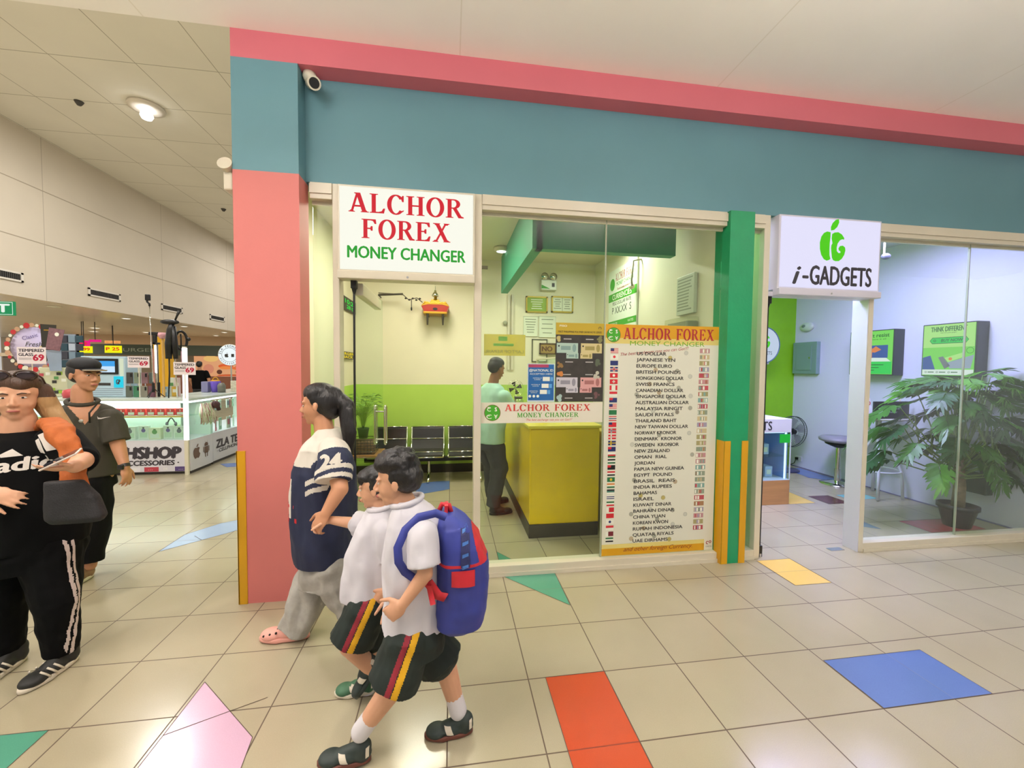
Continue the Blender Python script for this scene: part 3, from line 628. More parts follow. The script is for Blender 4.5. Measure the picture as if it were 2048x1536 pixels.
pb = MB(); pb.ring(1.775, 0.155, 0.008, 0.014, PR, 0.6868, a0=0.6, a1=5.2); pb.ring(1.80, 0.162, 0.006, 0.012, PR, 0.6868); pb.text('CANCUN', 1.788, 0.118, 0.009, INK, 0.6868, w=0.055)
t.part('printer_mark', pb)
t.done()

# ---- strip banner on the glass
t = Thing('strip_banner', 'low white banner with green roundel and red serif letters across the glass', 'banner')
pb = MB(); pb.box((-0.175, 0.692, 1.205), (0.812, 0.696, 1.368), mat('banner_white', '#e6e2d0', 0.5)); t.part('banner_sheet', pb)
pb = MB(); currency_roundel(pb, -0.087, 1.287, 0.064, 0.6915, PW, DKG, RIM); t.part('roundel', pb)
pb = MB(); BR = mat('banner_red', '#c33a2c', .5); BG = mat('banner_green', '#4e9a34', .5)
serif_text(pb, 'ALCHOR FOREX', 0.36, 1.300, 0.052, BR, 0.6912, w=0.86 * .81, heavy=.025); serif_text(pb, 'MONEY CHANGER', 0.36, 1.250, 0.036, BG, 0.6912, w=0.50, heavy=.025)
pb.text("'The best exchange rate you can Get!!!'", 0.37, 1.221, 0.017, BR, 0.6912, w=0.38, shear=0.35); t.part('lettering', pb)
t.done()

# ---- national id poster
a = at_y(1055, 727, 0.70); b_ = at_y(1108, 805, 0.70); X0, X1, Z0, Z1 = a.x, b_.x, 1.372, a.z
t = Thing('id_poster', 'small blue poster about national ID taped inside the glass above the banner', 'poster')
pb = MB(); pb.box((X0, 0.692, Z0), (X1, 0.695, Z1), mat('id_edge', '#c9d8e0', .5)); t.part('poster_sheet', pb)
pb = MB(); IB = mat('id_blue', '#1d5f9e', .4); pb.rect(X0 + .006, X1 - .006, Z0 + .012, Z1 - .006, IB, 0.6915); pb.rect(X0 + .006, X1 - .05, Z1 - .03, Z1 - .006, mat('id_red', '#a13a5a', .4), 0.6912)
for k, (u, v) in enumerate(((.56, .60), (.52, .42), (.46, .26))):
    pb.rect(X0 + u * (X1 - X0), X0 + (u + .26) * (X1 - X0), Z0 + (v - .055) * (Z1 - Z0), Z0 + (v + .055) * (Z1 - Z0), PW, 0.691)
    pb.rect(X0 + (u + .28) * (X1 - X0), X0 + (u + .38) * (X1 - X0), Z0 + (v - .055) * (Z1 - Z0), Z0 + (v + .05) * (Z1 - Z0), mat('id_sky', '#5da0d8', .4), 0.691)
for k in range(3): pb.disc(X0 + 0.02 + k * 0.032, Z0 + 0.045, 0.011, PW, 0.691, 16)
t.part('printed_panels', pb)
pb = MB(); pb.text('@NATIONAL ID', (X0 + X1) / 2, Z1 - 0.062, 0.0185, PW, 0.6905, w=(X1 - X0) * .88, bold=.02); pb.text('ACCEPTED HERE', (X0 + X1) / 2, Z1 - 0.088, 0.0125, PW, 0.6905, w=(X1 - X0) * .84)
for k, s in enumerate(('NATIONAL ID', 'NATIONAL ID', 'DIGITAL')):
    pb.text(s, X0 + (.36 - k * .06) * (X1 - X0), Z0 + (.61 - k * .17) * (Z1 - Z0), 0.008, PW, 0.6905, w=.07); pb.text(['CARD', 'IN PAPER FORM', 'NATIONAL ID'][k], X0 + (.36 - k * .06) * (X1 - X0), Z0 + (.57 - k * .17) * (Z1 - Z0), 0.007, PW, 0.6905, w=.05)
t.part('lettering', pb); t.done()

# ---- banknote series poster
a = at_y(1112, 645, 0.70); b_ = at_y(1217, 805, 0.70); X0, X1, Z0, Z1 = a.x, 0.815, 1.372, a.z
t = Thing('banknote_poster', 'dark poster of new banknotes under a yellow heading behind the glass', 'poster')
pb = MB(); pb.box((X0, 0.698, Z0), (X1, 0.7005, Z1), mat('bn_dark', '#38342f', .4, var=.25, vscale=14)); t.part('poster_sheet', pb)
pb = MB(); Wd = X1 - X0; Hh = Z1 - Z0; y = 0.6972
pb.rect(X0, X1, Z1 - .15 * Hh, Z1, mat('bn_head', '#b39a22', .5), y)
def note(u, v, w_, h_, m, m2): 
    a0, a1, b0, b1 = X0 + u * Wd, X0 + (u + w_) * Wd, Z0 + v * Hh, Z0 + (v + h_) * Hh
    pb.rect(a0, a1, b0, b1, m, y - .0004); pb.disc(a0 + .82 * (a1 - a0), (b0 + b1) / 2, .09 * (a1 - a0), m2, y - .0008, 14, (b1 - b0) * .4)
    pb.rect(a0 + .2 * (a1 - a0), a0 + .65 * (a1 - a0), b0 + .3 * (b1 - b0), b0 + .7 * (b1 - b0), m2, y - .0007); pb.disc(a0 + .1 * (a1 - a0), b0 + .7 * (b1 - b0), .04 * (a1 - a0), FK, y - .0009, 10)
n1, n2, n3, n4 = [mat('bn_' + k, c_, .5) for k, c_ in (('a', '#a9c2b4'), ('b', '#cdbf8a'), ('c', '#c3c0c8'), ('d', '#cf9c98'))]
d1, d2, d3, d4 = [mat('bm_' + k, c_, .5) for k, c_ in (('a', '#7d9a94'), ('b', '#9c8f52'), ('c', '#8d8b96'), ('d', '#9e6764'))]
for (u, v, m, m2) in ((.02, .62, n1, d1), (.52, .62, n2, d2), (.02, .185, n3, d3), (.52, .185, n4, d4)): note(u, v, .44, .125, m, m2)
for (u, v, m, m2) in ((.22, .55, n1, d1), (.51, .55, n2, d2), (.22, .115, n3, d3), (.51, .115, n4, d4)): note(u, v, .25, .07, m, m2)
for (u, v, c_) in ((.08, .80, '#b5a96a'), (.1, .47, '#8a6a3a'), (.1, .36, '#c07a3a'), (.9, .80, '#7a7a4a'), (.86, .34, '#b7b7a5'), (.88, .5, '#55604a'), (.08, .05, '#a9c4bf'), (.88, .08, '#6a4a4a')):
    for k in range(6): pb.disc(X0 + (u + random.uniform(-.045, .045)) * Wd, Z0 + (v + random.uniform(-.03, .03)) * Hh, random.uniform(.008, .017), mat('bf' + c_, c_, .5), y - .0003 - .0001 * k, 12)
t.part('banknote_pictures', pb)
pb = MB(); pb.text('PISO', X0 + .06, Z1 - .05 * Hh, 0.014, PW, .6962, w=.06, bold=.02); pb.text('FIRST PHILIPPINE POLYMER BANKNOTE SERIES', X0 + .5 * Wd, Z1 - .125 * Hh, .015, mat('bn_ink', '#4a4214', .5), .6962, w=.9 * Wd, bold=.02)
for (u, v) in ((.24, .79), (.7, .79), (.28, .5), (.7, .5), (.24, .34), (.7, .34), (.28, .04), (.7, .04)): pb.rect(X0 + (u - .08) * Wd, X0 + (u + .08) * Wd, Z0 + v * Hh, Z0 + (v + .012) * Hh, mat('bn_cap', '#b4b2ac', .5), .6962)
pb.ring(X1 - .035, Z1 - .06 * Hh, .008, .012, INK, .6962, a0=-.8, a1=3.9)
t.part('lettering', pb); t.done()

# ---- yellow reflection in the glass, built as a translucent sheet with mirrored writing
a = at_y(968, 668, 0.72); b_ = at_y(1050, 712, 0.72)
m = mat('yellow_film', '#e6d23a', .4); m.node_tree.nodes['Principled BSDF'].inputs['Alpha'].default_value = 0.62
t = Thing('yellow_reflection', 'yellow reflection with mirror-turned writing, built as a see-through sheet on the glass by the door post', 'notice')
pb = MB(); pb.box((a.x, 0.712, b_.z), (b_.x, 0.714, a.z), m); t.part('reflection_sheet', pb)
pb = MB(); gi = mat('film_ink', '#8a8a3a', .5); cx = (a.x + b_.x) / 2
pb.text('LAPTOP REPAIR', cx, b_.z + .02, .024, gi, 0.7115, w=.30, mirror=True); pb.rect(cx - .09, cx + .07, b_.z + .075, b_.z + .095, mat('film_green', '#7fb04a', .5), .7115); pb.rect(cx - .05, cx + .02, b_.z + .115, b_.z + .15, mat('film_green', '#7fb04a', .5), .7115)
t.part('lettering', pb); t.done()

# ---- CCTV camera under the rose band
t = Thing('security_camera', 'white bullet security camera fixed in the pillar corner under the rose band', 'camera')
CW = mat('cctv_white', '#d9d2bd', .4)
q0 = at_y(616, 138, 0.60); q1 = at_y(638, 155, 0.53)
b = MB(); b.lathe((q0.x + .01, 0.60, 3.585), [(.0, .065), (.04, .065), (.045, .04), (.035, .015), (.012, 0)], CW); t.part('mount', b)
b = MB(); d = Vector((.35, -.75, -.45)).normalized(); p0 = Vector((q0.x + .02, .60, 3.585)); p1 = p0 + d * .14
b.cyl(p0 - d * .02, p1, .036, CW); b.cyl(p1 - d * .01, p1 + d * .012, .042, CW); bd = t.part('camera_body', b)
b = MB(); b.cyl(p1 + d * .008, p1 + d * .014, .032, BLACK); t.part('lens', b, bd)
t.done()
# ---- emergency light on the hall side of the pillar
q = at_x(455, 343, -1.84)
t = Thing('emergency_light', 'cream twin-spot emergency light on the hall side of the pink pillar', 'light')
b = MB(); b.box((-1.90, .53, 2.80), (-1.843, .68, 2.92), CW, .01); t.part('housing', b)
b = MB(); b.cyl((-1.875, .56, 2.94), (-1.875, .50, 2.96), .03, CW, .045); t.part('lamp_head', b)
b = MB(); b.cyl((-1.875, .65, 2.94), (-1.875, .61, 2.96), .03, CW, .045); t.part('lamp_head', b); t.done()
# ================================================================== money changer interior
GOLD = mat('gold', '#c79a3a', 0.3, 0.8); WOOD = mat('wood_brown', '#9a6a3e', .5, var=.15, vscale=6, stretch=(1, 1, 8)); YC = mat('counter_yellow', '#ecc800', .25, coat=.25, var=.03)
t = Thing('service_counter', 'glossy yellow L-shaped counter with dark plinth inside the money changer', 'counter')
b = MB(); b.box((0.34, 1.32, 0.13), (1.035, 1.90, 1.06), YC, .012); b.box((0.34, 1.88, 0.13), (0.84, 3.30, 1.06), YC, .012); t.part('counter_body', b)
b = MB(); b.box((0.335, 1.315, 0), (1.03, 1.88, 0.13), DARK, .006); b.box((0.335, 1.80, 0), (0.80, 3.28, 0.13), DARK, .006); t.part('plinth', b)
b = MB(); b.box((0.32, 1.30, 1.06), (1.05, 1.92, 1.09), mat('counter_top', '#e6d23a', .2), .006); b.box((0.32, 1.9, 1.06), (0.86, 3.32, 1.09), mat('counter_top', '#e6d23a', .2), .006); t.part('worktop', b); t.done()
t = Thing('counter_screen', 'clear acrylic screen standing along the yellow counter', 'screen')
b = MB(); b.box((0.82, 1.94, 1.092), (0.828, 3.28, 1.75), GLASS_G); t.part('clear_panel', b)
b = MB(); b.box((0.80, 1.93, 1.75), (0.85, 3.29, 1.77), FRAME); b.box((0.81, 1.93, 1.092), (0.84, 1.955, 1.76), FRAME); b.box((0.81, 3.27, 1.092), (0.84, 3.295, 1.76), FRAME); t.part('screen_frame', b); t.done()
t = Thing('donation_jar', 'clear plastic jar with a dark lid on the yellow counter', 'jar')
b = MB(); b.lathe((.44, 2.62, 1.092), [(.06, 0), (.065, .02), (.065, .13), (.05, .155)], glassmat('jar_plastic', (.8, .85, .8), .12)); t.part('jar_body', b)
b = MB(); b.lathe((.44, 2.62, 1.247), [(.053, 0), (.053, .025)], DARK); t.part('lid', b); t.done()
t = Thing('desk_fan', 'small black round desk fan on the yellow counter behind the customer', 'fan')
b = MB(); b.lathe((.46, 3.0, 1.092), [(.07, 0), (.07, .012), (.015, .03), (.012, .16)], BLACK); t.part('fan_base', b)
b = MB()
for r in (.03, .06, .09, .11): b.tube([(.46 + r * math.cos(a * PI / 10), 2.99, 1.36 + r * math.sin(a * PI / 10)) for a in range(20)], .002, CHROME, n=5, closed=True)
t.part('fan_guard', b); b = MB()
for k in range(4):
    a = k * PI / 2; b.poly([(.46, 3.0, 1.36), (.46 + .09 * math.cos(a), 3.0, 1.36 + .09 * math.sin(a)), (.46 + .09 * math.cos(a + .7), 3.01, 1.36 + .09 * math.sin(a + .7))], DARK, .002)
t.part('fan_blades', b); t.done()
def herb(name, label, base, h, r, n, col, potcol, potr, poth, seed):
    rnd = random.Random(seed); t = Thing(name, label, 'plant'); x, y, z = base
    b = MB(); b.lathe((x, y, z), [(potr * .75, 0), (potr, poth * .9), (potr * 1.06, poth * .92), (potr * 1.06, poth), (potr * .9, poth), (potr * .88, poth * .85)], potcol); t.part('pot', b)
    st = MB(); lf = MB(); m = mat('leaf_' + name + str(seed), col, .45, var=.2, vscale=30)
    for i in range(n):
        a = rnd.random() * 2 * PI; rr = r * (rnd.random() ** .6); hh = h * (0.45 + .55 * rnd.random())
        tip = Vector((x + rr * math.cos(a), y + rr * math.sin(a), z + poth + hh)); mid = Vector((x + rr * .3 * math.cos(a), y + rr * .3 * math.sin(a), z + poth + hh * .6))
        st.tube([(x, y, z + poth * .85), mid, tip], .0022, m, n=5)
        L_ = r * .42; d = Vector((math.cos(a + rnd.uniform(-.8, .8)), math.sin(a + rnd.uniform(-.8, .8)), rnd.uniform(-.4, .3))).normalized(); s_ = d.cross(Vector((0, 0, 1))).normalized() * L_ * .42
        lf.add([tip, tip + d * L_ * .4 + s_ + Vector((0, 0, .006)), tip + d * L_, tip + d * L_ * .4 - s_ + Vector((0, 0, .006)), tip + d * L_ * .45 - Vector((0, 0, .004))], [(0, 1, 4), (1, 2, 4), (2, 3, 4), (3, 0, 4)], m, True)
    t.part('stems', st); o = t.part('foliage', lf); o['kind'] = 'stuff'
    return t.done()
herb('counter_plant', 'small leafy green plant standing on the yellow counter', (.62, 2.05, 1.092), .26, .15, 40, '#7ea03c', mat('pot_white', '#d8d8c8', .4), .06, .09, 3)
pt = at_y(716, 905, 3.1)
t = Thing('side_table', 'small brown wooden side table in the left corner of the money changer', 'table')
b = MB(); b.box((-1.74, 2.75, .50), (-1.28, 3.2, .53), WOOD, .006); t.part('tabletop', b)
for sx in (-1.70, -1.32):
    for sy in (2.79, 3.16): b = MB(); b.box((sx - .018, sy - .018, 0), (sx + .018, sy + .018, .50), WOOD); t.part('leg', b)
t.done()
t = Thing('wire_basket', 'dark wire basket with brown papers on the wooden side table', 'basket')
b = MB()
for k in range(6):
    z = .535 + k * .035; b.tube([(-1.68, 2.82, z), (-1.36, 2.82, z), (-1.36, 3.12, z), (-1.68, 3.12, z)], .004, DARK, n=5, closed=True)
for i in range(9):
    x = -1.68 + .04 * i; b.cyl((x, 2.82, .535), (x, 2.82, .71), .003, DARK, n=5)
t.part('wire_body', b)
b = MB(); b.box((-1.65, 2.85, .54), (-1.39, 3.09, .68), mat('kraft', '#8a6a50', .8, var=.3, vscale=30)); t.part('papers', b); t.done()
herb('potted_plant', 'bushy green houseplant in a dark pot on the side table', (-1.52, 2.97, .715), .44, .20, 110, '#6f9a3a', mat('pot_green', '#5a7a48', .5), .07, .13, 5)
# waiting bench
SEATM = mat('bench_black', '#161618', .28, coat=.3)
t = Thing('waiting_bench', 'three-seat black waiting bench with chrome edges against the lime wall', 'bench')
b = MB(); b.box((-1.62, 3.50, .27), (.16, 3.58, .33), BLACK, .006); t.part('beam', b)
for x in (-1.45, -.72, .02):
    b = MB(); b.tube([(x, 3.28, .02), (x, 3.54, .10), (x, 3.82, .02)], .02, CHROME, n=8); b.cyl((x, 3.54, .09), (x, 3.54, .29), .022, CHROME, n=10); t.part('leg', b)
for i in range(3):
    xa = -1.53 + .545 * i; xb = xa + .475
    prof = [(3.28, .375), (3.32, .40), (3.5, .385), (3.64, .38), (3.70, .42), (3.76, .56), (3.80, .705), (3.815, .735)]
    s_ = MB(); vs = []; 
    for (y, z) in prof:
        for x in (xa + .012, xb - .012): vs.append((x, y, z))
    for (y, z) in prof:
        for x in (xa + .012, xb - .012): vs.append((x, y + .012, z - .02))
    n = len(prof); F = [(2 * k, 2 * k + 1, 2 * k + 3, 2 * k + 2) for k in range(n - 1)] + [(2 * n + 2 * k, 2 * n + 2 * k + 2, 2 * n + 2 * k + 3, 2 * n + 2 * k + 1) for k in range(n - 1)]
    F += [(2 * k, 2 * k + 2, 2 * n + 2 * k + 2, 2 * n + 2 * k) for k in range(n - 1)] + [(2 * k + 1, 2 * n + 2 * k + 1, 2 * n + 2 * k + 3, 2 * k + 3) for k in range(n - 1)] + [(0, 2 * n, 2 * n + 1, 1), (2 * n - 2, 2 * n - 1, 4 * n - 1, 4 * n - 2)]
    s_.add(vs, F, SEATM, False); se = t.part('seat', s_)
    c_ = MB()
    for x in (xa, xb): c_.tube([(x, y, z) for y, z in prof], .011, CHROME, n=7)
    for (y, z) in (prof[7], prof[5], prof[3], prof[0]): c_.tube([(xa, y - .006, z), (xb, y - .006, z)], .008, CHROME, n=7)
    t.part('seat_frame', c_, se)
t.done()
# back wall fittings
def wall_frame(name, label, p0, p1, Y, fcol, inner, fw=.018, cat='picture', art=None, group=None):
    a = at_y(*p0, Y); c_ = at_y(*p1, Y); x0, x1, z0, z1 = min(a.x, c_.x), max(a.x, c_.x), min(a.z, c_.z), max(a.z, c_.z)
    t = Thing(name, label, cat, group); b = MB()
    for q in ((x0, z0, x1, z0 + fw), (x0, z1 - fw, x1, z1), (x0, z0, x0 + fw, z1), (x1 - fw, z0, x1, z1)): b.box((q[0], Y - .012, q[1]), (q[2], Y + .012, q[3]), fcol)
    t.part('picture_frame', b); b = MB(); b.box((x0 + fw, Y - .002, z0 + fw), (x1 - fw, Y + .01, z1 - fw), inner)
    if art: art(b, x0 + fw, x1 - fw, z0 + fw, z1 - fw, Y - .0035)
    t.part('print', b); return t.done()
CGR = mat('cert_green', '#8fae2e', .5); CPW = mat('cert_white', '#dfe2cf', .5); CTX = mat('cert_text', '#8b917c', .5)
def lines(m, n, top=.85, bot=.2, col=None):
    def f(b, x0, x1, z0, z1, y):
        for k in range(n):
            z = z0 + (z1 - z0) * (top - (top - bot) * k / max(1, n - 1)); w_ = (x1 - x0) * random.uniform(.45, .8); cx = (x0 + x1) / 2
            b.rect(cx - w_ / 2, cx + w_ / 2, z - .006, z + .006, m, y)
    return f
GF = mat('gilt_frame', '#b39a2c', .4, .3)
wall_frame('certificate', 'green certificate in a gilt frame on the back wall', (1052, 592), (1095, 626), 3.905, GF, CGR, .022, 'certificate', lines(PW, 5))
def cert2(b, x0, x1, z0, z1, y): b.rect((x0 + x1) / 2 - .004, (x0 + x1) / 2 + .004, z0, z1, CTX, y); lines(CTX, 5)(b, x0, (x0 + x1) / 2, z0, z1, y); lines(CTX, 5)(b, (x0 + x1) / 2, x1, z0, z1, y)
wall_frame('certificate', 'white two-column certificate in a gilt frame on the back wall', (1103, 592), (1146, 626), 3.905, GF, CPW, .022, 'certificate', cert2)
wall_frame('permit_paper', 'pale permit paper left of its twin below the green certificate', (1047, 632), (1075, 673), 3.912, CPW, CPW, .004, 'paper', lines(CTX, 6))
wall_frame('permit_paper', 'wider pale permit paper below the white framed certificate', (1078, 632), (1111, 675), 3.912, CPW, CPW, .004, 'paper', lines(CTX, 4))
wall_frame('empty_picture', 'thin dark empty-looking picture frame above the brown notice', (1064, 678), (1094, 724), 3.908, mat('frame_grey', '#5c5c48', .5), CREAM, .014, 'picture')
wall_frame('brown_notice', 'brown framed notice with stamped letters beside the banknote poster', (1079, 686), (1112, 709), 3.88, mat('frame_brown', '#5a4428', .5), mat('notice_brown', '#a48748', .5), .02, 'notice', lambda b, x0, x1, z0, z1, y: b.text('NO', (x0 + x1) / 2 - .01, z0 + .03, .075, mat('stamp_brown', '#5f3a20', .5), y, bold=.06))
a = at_y(1097, 563, 3.86)
t = Thing('emergency_light', 'white emergency light with two round lamps on the money changer back wall', 'light')
b = MB(); b.box((a.x - .125, 3.82, a.z - .14), (a.x + .125, 3.915, a.z + .02), mat('eml_white', '#dfe2d6', .3), .012); b.shape([(a.x - .12, a.z - .12), (a.x + .02, a.z - .12), (a.x - .12, a.z - .06)], DKG, 3.8185); b.rect(a.x + .045, a.x + .09, a.z - .09, a.z - .03, BLACK, 3.8185); t.part('housing', b)
for sx in (-.07, .07):
    b = MB(); b.lathe((a.x + sx, 3.86, a.z + .07), [(.02, 0), (.055, -.02), (.058, -.05)][::1], CHROME, axis='y'); b.cyl((a.x + sx, 3.86, a.z + .02), (a.x + sx, 3.86, a.z + .05), .012, CW, n=8); t.part('lamp_head', b)
t.done()
a = at_y(1010, 646, 3.9); b = MB(); b.lathe((a.x, 3.90, a.z), [(.035, 0), (.035, -.02), (.02, -.035)], mat('sensor_grey', '#a5a68c', .4), axis='y'); solo('wall_sensor', b, 'small round grey sensor on the back wall above the customer', 'sensor')
# shrine shelf
a = at_y(871, 612, 3.72)
t = Thing('altar_shelf', 'little red and gold altar on dark legs hung high on the back wall', 'altar')
RA = mat('altar_red', '#a82a1c', .35)
b = MB(); vs = [(-.16, .02), (.16, .02), (.20, .10), (.185, .13), (-.185, .13), (-.20, .10)]
M_ = Matrix.Translation((a.x, 0, a.z - .12)); b.M = M_
for y in (3.60,): b.add([(x, 3.60, z) for x, z in vs] + [(x, 3.90, z) for x, z in vs], [(0, 1, 2, 3, 4, 5), (11, 10, 9, 8, 7, 6)] + [(i, 6 + i, 6 + (i + 1) % 6, (i + 1) % 6) for i in range(6)], RA)
b.box((-.17, 3.59, -.01), (.17, 3.91, .02), GOLD, .004); t.part('altar_body', b)
b = MB(M_); b.shape([(-.2, .10), (-.15, .17), (-.08, .15), (-.05, .2), (0, .18), (.05, .2), (.08, .15), (.15, .17), (.2, .10), (.1, .125), (-.1, .125)], GOLD, 3.595); b.tube([(-.17 + .034 * k, 3.60 + .0, .13 + .03 * abs(math.sin(k))) for k in range(11)], .008, GOLD, n=6); b.lathe((0, 3.72, .13), [(.07, 0), (.05, .06), (.02, .10), (.03, .14), (.012, .22)], GOLD, n=16); t.part('gold_crest', b)
for sx in (-.11, .11): b = MB(M_); b.cyl((sx, 3.62, -.17), (sx, 3.62, 0), .012, DARK, .02, n=8); b.box((sx - .012, 3.62, -.03), (sx + .012, 3.915, -.01), DARK); t.part('leg', b)
b = MB(M_); b.disc(0, .06, .035, BLACK, 3.598, 16, .02); t.part('name_plate', b)
t.done()
t = Thing('pendant_lamp', 'small chrome pendant lamp on a thin rod above the altar', 'lamp')
b = MB(); b.lathe((a.x, 3.6, 3.27), [(.06, .03), (.06, .02), (.02, .0)], CHROME, n=16); b.cyl((a.x, 3.6, a.z + .20), (a.x, 3.6, 3.28), .004, CHROME, n=6); t.part('ceiling_rose', b)
b = MB(); b.lathe((a.x, 3.6, a.z + .12), [(.05, 0), (.045, .03), (.015, .07), (.012, .09)], CHROME, n=16); t.part('lamp_shade', b); t.done()
a = at_y(757, 590, 3.7); c_ = at_y(806, 588, 3.7); d_ = at_y(845, 605, 3.7)
t = Thing('hanging_rail', 'dark rail with cable and small plugs under the ceiling by the door', 'rail')
b = MB(); b.cyl((a.x, 3.7, a.z), (c_.x, 3.7, c_.z), .014, DARK, n=8); b.cyl((a.x, 3.7, a.z + .03), (c_.x, 3.7, c_.z - .01), .009, mat('rail_grey', '#777060', .5), n=8); b.cyl((a.x, 3.7, a.z), (a.x, 3.915, a.z), .01, DARK, n=8); t.part('rod', b)
b = MB(); b.tube([(c_.x - .01, 3.7, c_.z), (c_.x + .08, 3.7, c_.z - .08), (c_.x + .2, 3.7, c_.z - .05), (d_.x, 3.7, d_.z)], .006, DARK, n=6)
for k in range(5): b.ell((c_.x + .04 + .05 * k, 3.7, c_.z - .06 - .02 * (k % 2)), (.018, .014, .014), DARK, 10, 6)
b.cyl((c_.x + .12, 3.7, c_.z - .20), (c_.x + .12, 3.7, c_.z - .08), .006, DARK, n=6); b.ell((c_.x + .12, 3.7, c_.z - .21), (.012, .012, .03), BLACK, 8, 6); t.part('cable', b); t.done()
# door-glass reflections, built as a lit clock and shack sign on the left wall
a = at_x(692, 590, -1.82); c_ = at_x(709, 625, -1.82)
ML = Matrix(((0, -1, 0, -1.80), (1, 0, 0, 0), (0, 0, 1, 0), (0, 0, 0, 1)))
def left_wall(px0, px1): a = at_x(*px0, -1.80); c_ = at_x(*px1, -1.80); return min(a.y, c_.y), max(a.y, c_.y), min(a.z, c_.z), max(a.z, c_.z)
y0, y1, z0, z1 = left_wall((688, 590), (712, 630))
t = Thing('reflected_clock', 'green door-glass reflection built as a dark clock with glowing digits on the left wall', 'clock')
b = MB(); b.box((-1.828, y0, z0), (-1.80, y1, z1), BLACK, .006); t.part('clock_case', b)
b = MB(ML); gm = emat('reflected_green', '#2cf04a', 1.0); cy = (y0 + y1) / 2; b.text('10:23', cy, z0 + .52 * (z1 - z0), .3 * (z1 - z0), gm, -.002, w=.85 * (y1 - y0), bold=.03); b.text('28 C', cy, z0 + .14 * (z1 - z0), .26 * (z1 - z0), gm, -.002, w=.6 * (y1 - y0), bold=.03); t.part('digits', b); t.done()
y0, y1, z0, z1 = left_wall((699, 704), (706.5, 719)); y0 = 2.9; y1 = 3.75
t = Thing('reflected_sign', 'yellow door-glass reflection built as a glowing two-line sign on the left wall below the clock', 'sign')  # yellow reflection in the door glass, modelled as a glowing sign
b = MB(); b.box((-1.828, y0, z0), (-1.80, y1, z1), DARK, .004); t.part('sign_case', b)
b = MB(ML); ym = emat('reflected_yellow', '#f4dc1c', 1.0); cy = (y0 + y1) / 2; b.text('BURGER', cy, z0 + .55 * (z1 - z0), .33 * (z1 - z0), ym, -.002, w=.9 * (y1 - y0), bold=.04); b.text('SHACK', cy, z0 + .12 * (z1 - z0), .33 * (z1 - z0), ym, -.002, w=.8 * (y1 - y0), bold=.04); t.part('lettering', b); t.done()
# right wall: rate board, paper, box, hook camera  (art faces -X)
MR = face_x(1.895)
t = Thing('rate_board', 'white exchange rate board with green bars on the right wall', 'board')
ya, yb = -3.27, -2.36; z0, z1 = 1.70, 3.03
b = MB(MR); b.box((ya, -.02, z0), (yb, 0.0, z1), mat('board_white', '#e2e8d8', .4)); t.part('board_panel', b)
b = MB(MR); b.rect(ya, yb, z1 - .44, z1 - .33, DKG, -.021); b.rect(ya, yb, z1 - .80, z1 - .72, DKG, -.021); b.disc(ya + .13, z1 - .2, .085, DKG, -.021); t.part('green_bars', b)
b = MB(MR); serif_text(b, 'ALCHOR FOREX', ya + .55, z1 - .17, .10, PR, -.0215, w=.62); b.text('MONEY CHANGER', ya + .55, z1 - .24, .05, DKG, -.0215, w=.55); b.text('The best exchange rate you can Get!!!', ya + .55, z1 - .30, .03, PR, -.0215, w=.5, shear=.3)
b.text('CURRENCIES', ya + .45, z1 - .42, .07, PW, -.0215, w=.62, bold=.02); b.text('PESO DOLLAR RATE', ya + .45, z1 - .50, .045, INK, -.0215, w=.6); b.text('P XX.XX  S', ya + .45, z1 - .62, .09, INK, -.0215, w=.62); b.text('CURRENCIES', ya + .2, z1 - .775, .03, PW, -.0215, w=.25); b.text('RATES', ya + .75, z1 - .775, .03, PW, -.0215, w=.16)
for k, s in enumerate(('JAPANESE YEN', 'EURO', 'BRITISH POUND', 'HK DOLLAR', 'SINGAPORE')): b.text(s, ya + .1, z1 - .87 - k * .08, .03, INK, -.0215, align='l'); b.rect(ya + .03, ya + .07, z1 - .88 - k * .08, z1 - .84 - k * .08, FR if k % 2 else FB, -.0215)
t.part('lettering', b); t.done()
b = MB(MR); b.box((-1.42, -.035, 2.18), (-1.12, 0, 2.56), mat('notice_grey', '#c3c8b4', .4), .004)
for k in range(11): b.rect(-1.40, -1.14 - random.random() * .08, 2.22 + k * .03, 2.232 + k * .03, CTX, -.0355)
solo('wall_notice', b, 'faded grey notice hung on the right wall above the plastic box', 'notice')
b = MB(MR); b.box((-1.48, -.13, 2.02), (-1.08, 0, 2.14), glassmat('box_plastic', (.88, .9, .82), .1), .012); b.box((-1.46, -.1, 2.03), (-1.10, -.01, 2.10), CTX); solo('wall_box', b, 'clear plastic box mounted on the right wall under the grey notice', 'box')
t = Thing('hook_camera', 'small white camera on a bent arm beside the rate board', 'camera')
b = MB(MR); b.tube([(-2.30, 0, 2.98), (-2.30, -.10, 2.96), (-2.30, -.12, 2.72), (-2.32, -.10, 2.66)], .012, mat('arm_grey', '#8b8c74', .5), n=7); t.part('arm', b)
b = MB(MR); b.ell((-2.36, -.09, 2.66), (.05, .04, .035), CW); b.ell((-2.41, -.09, 2.66), (.012, .02, .02), BLACK); t.part('camera_head', b); t.done()
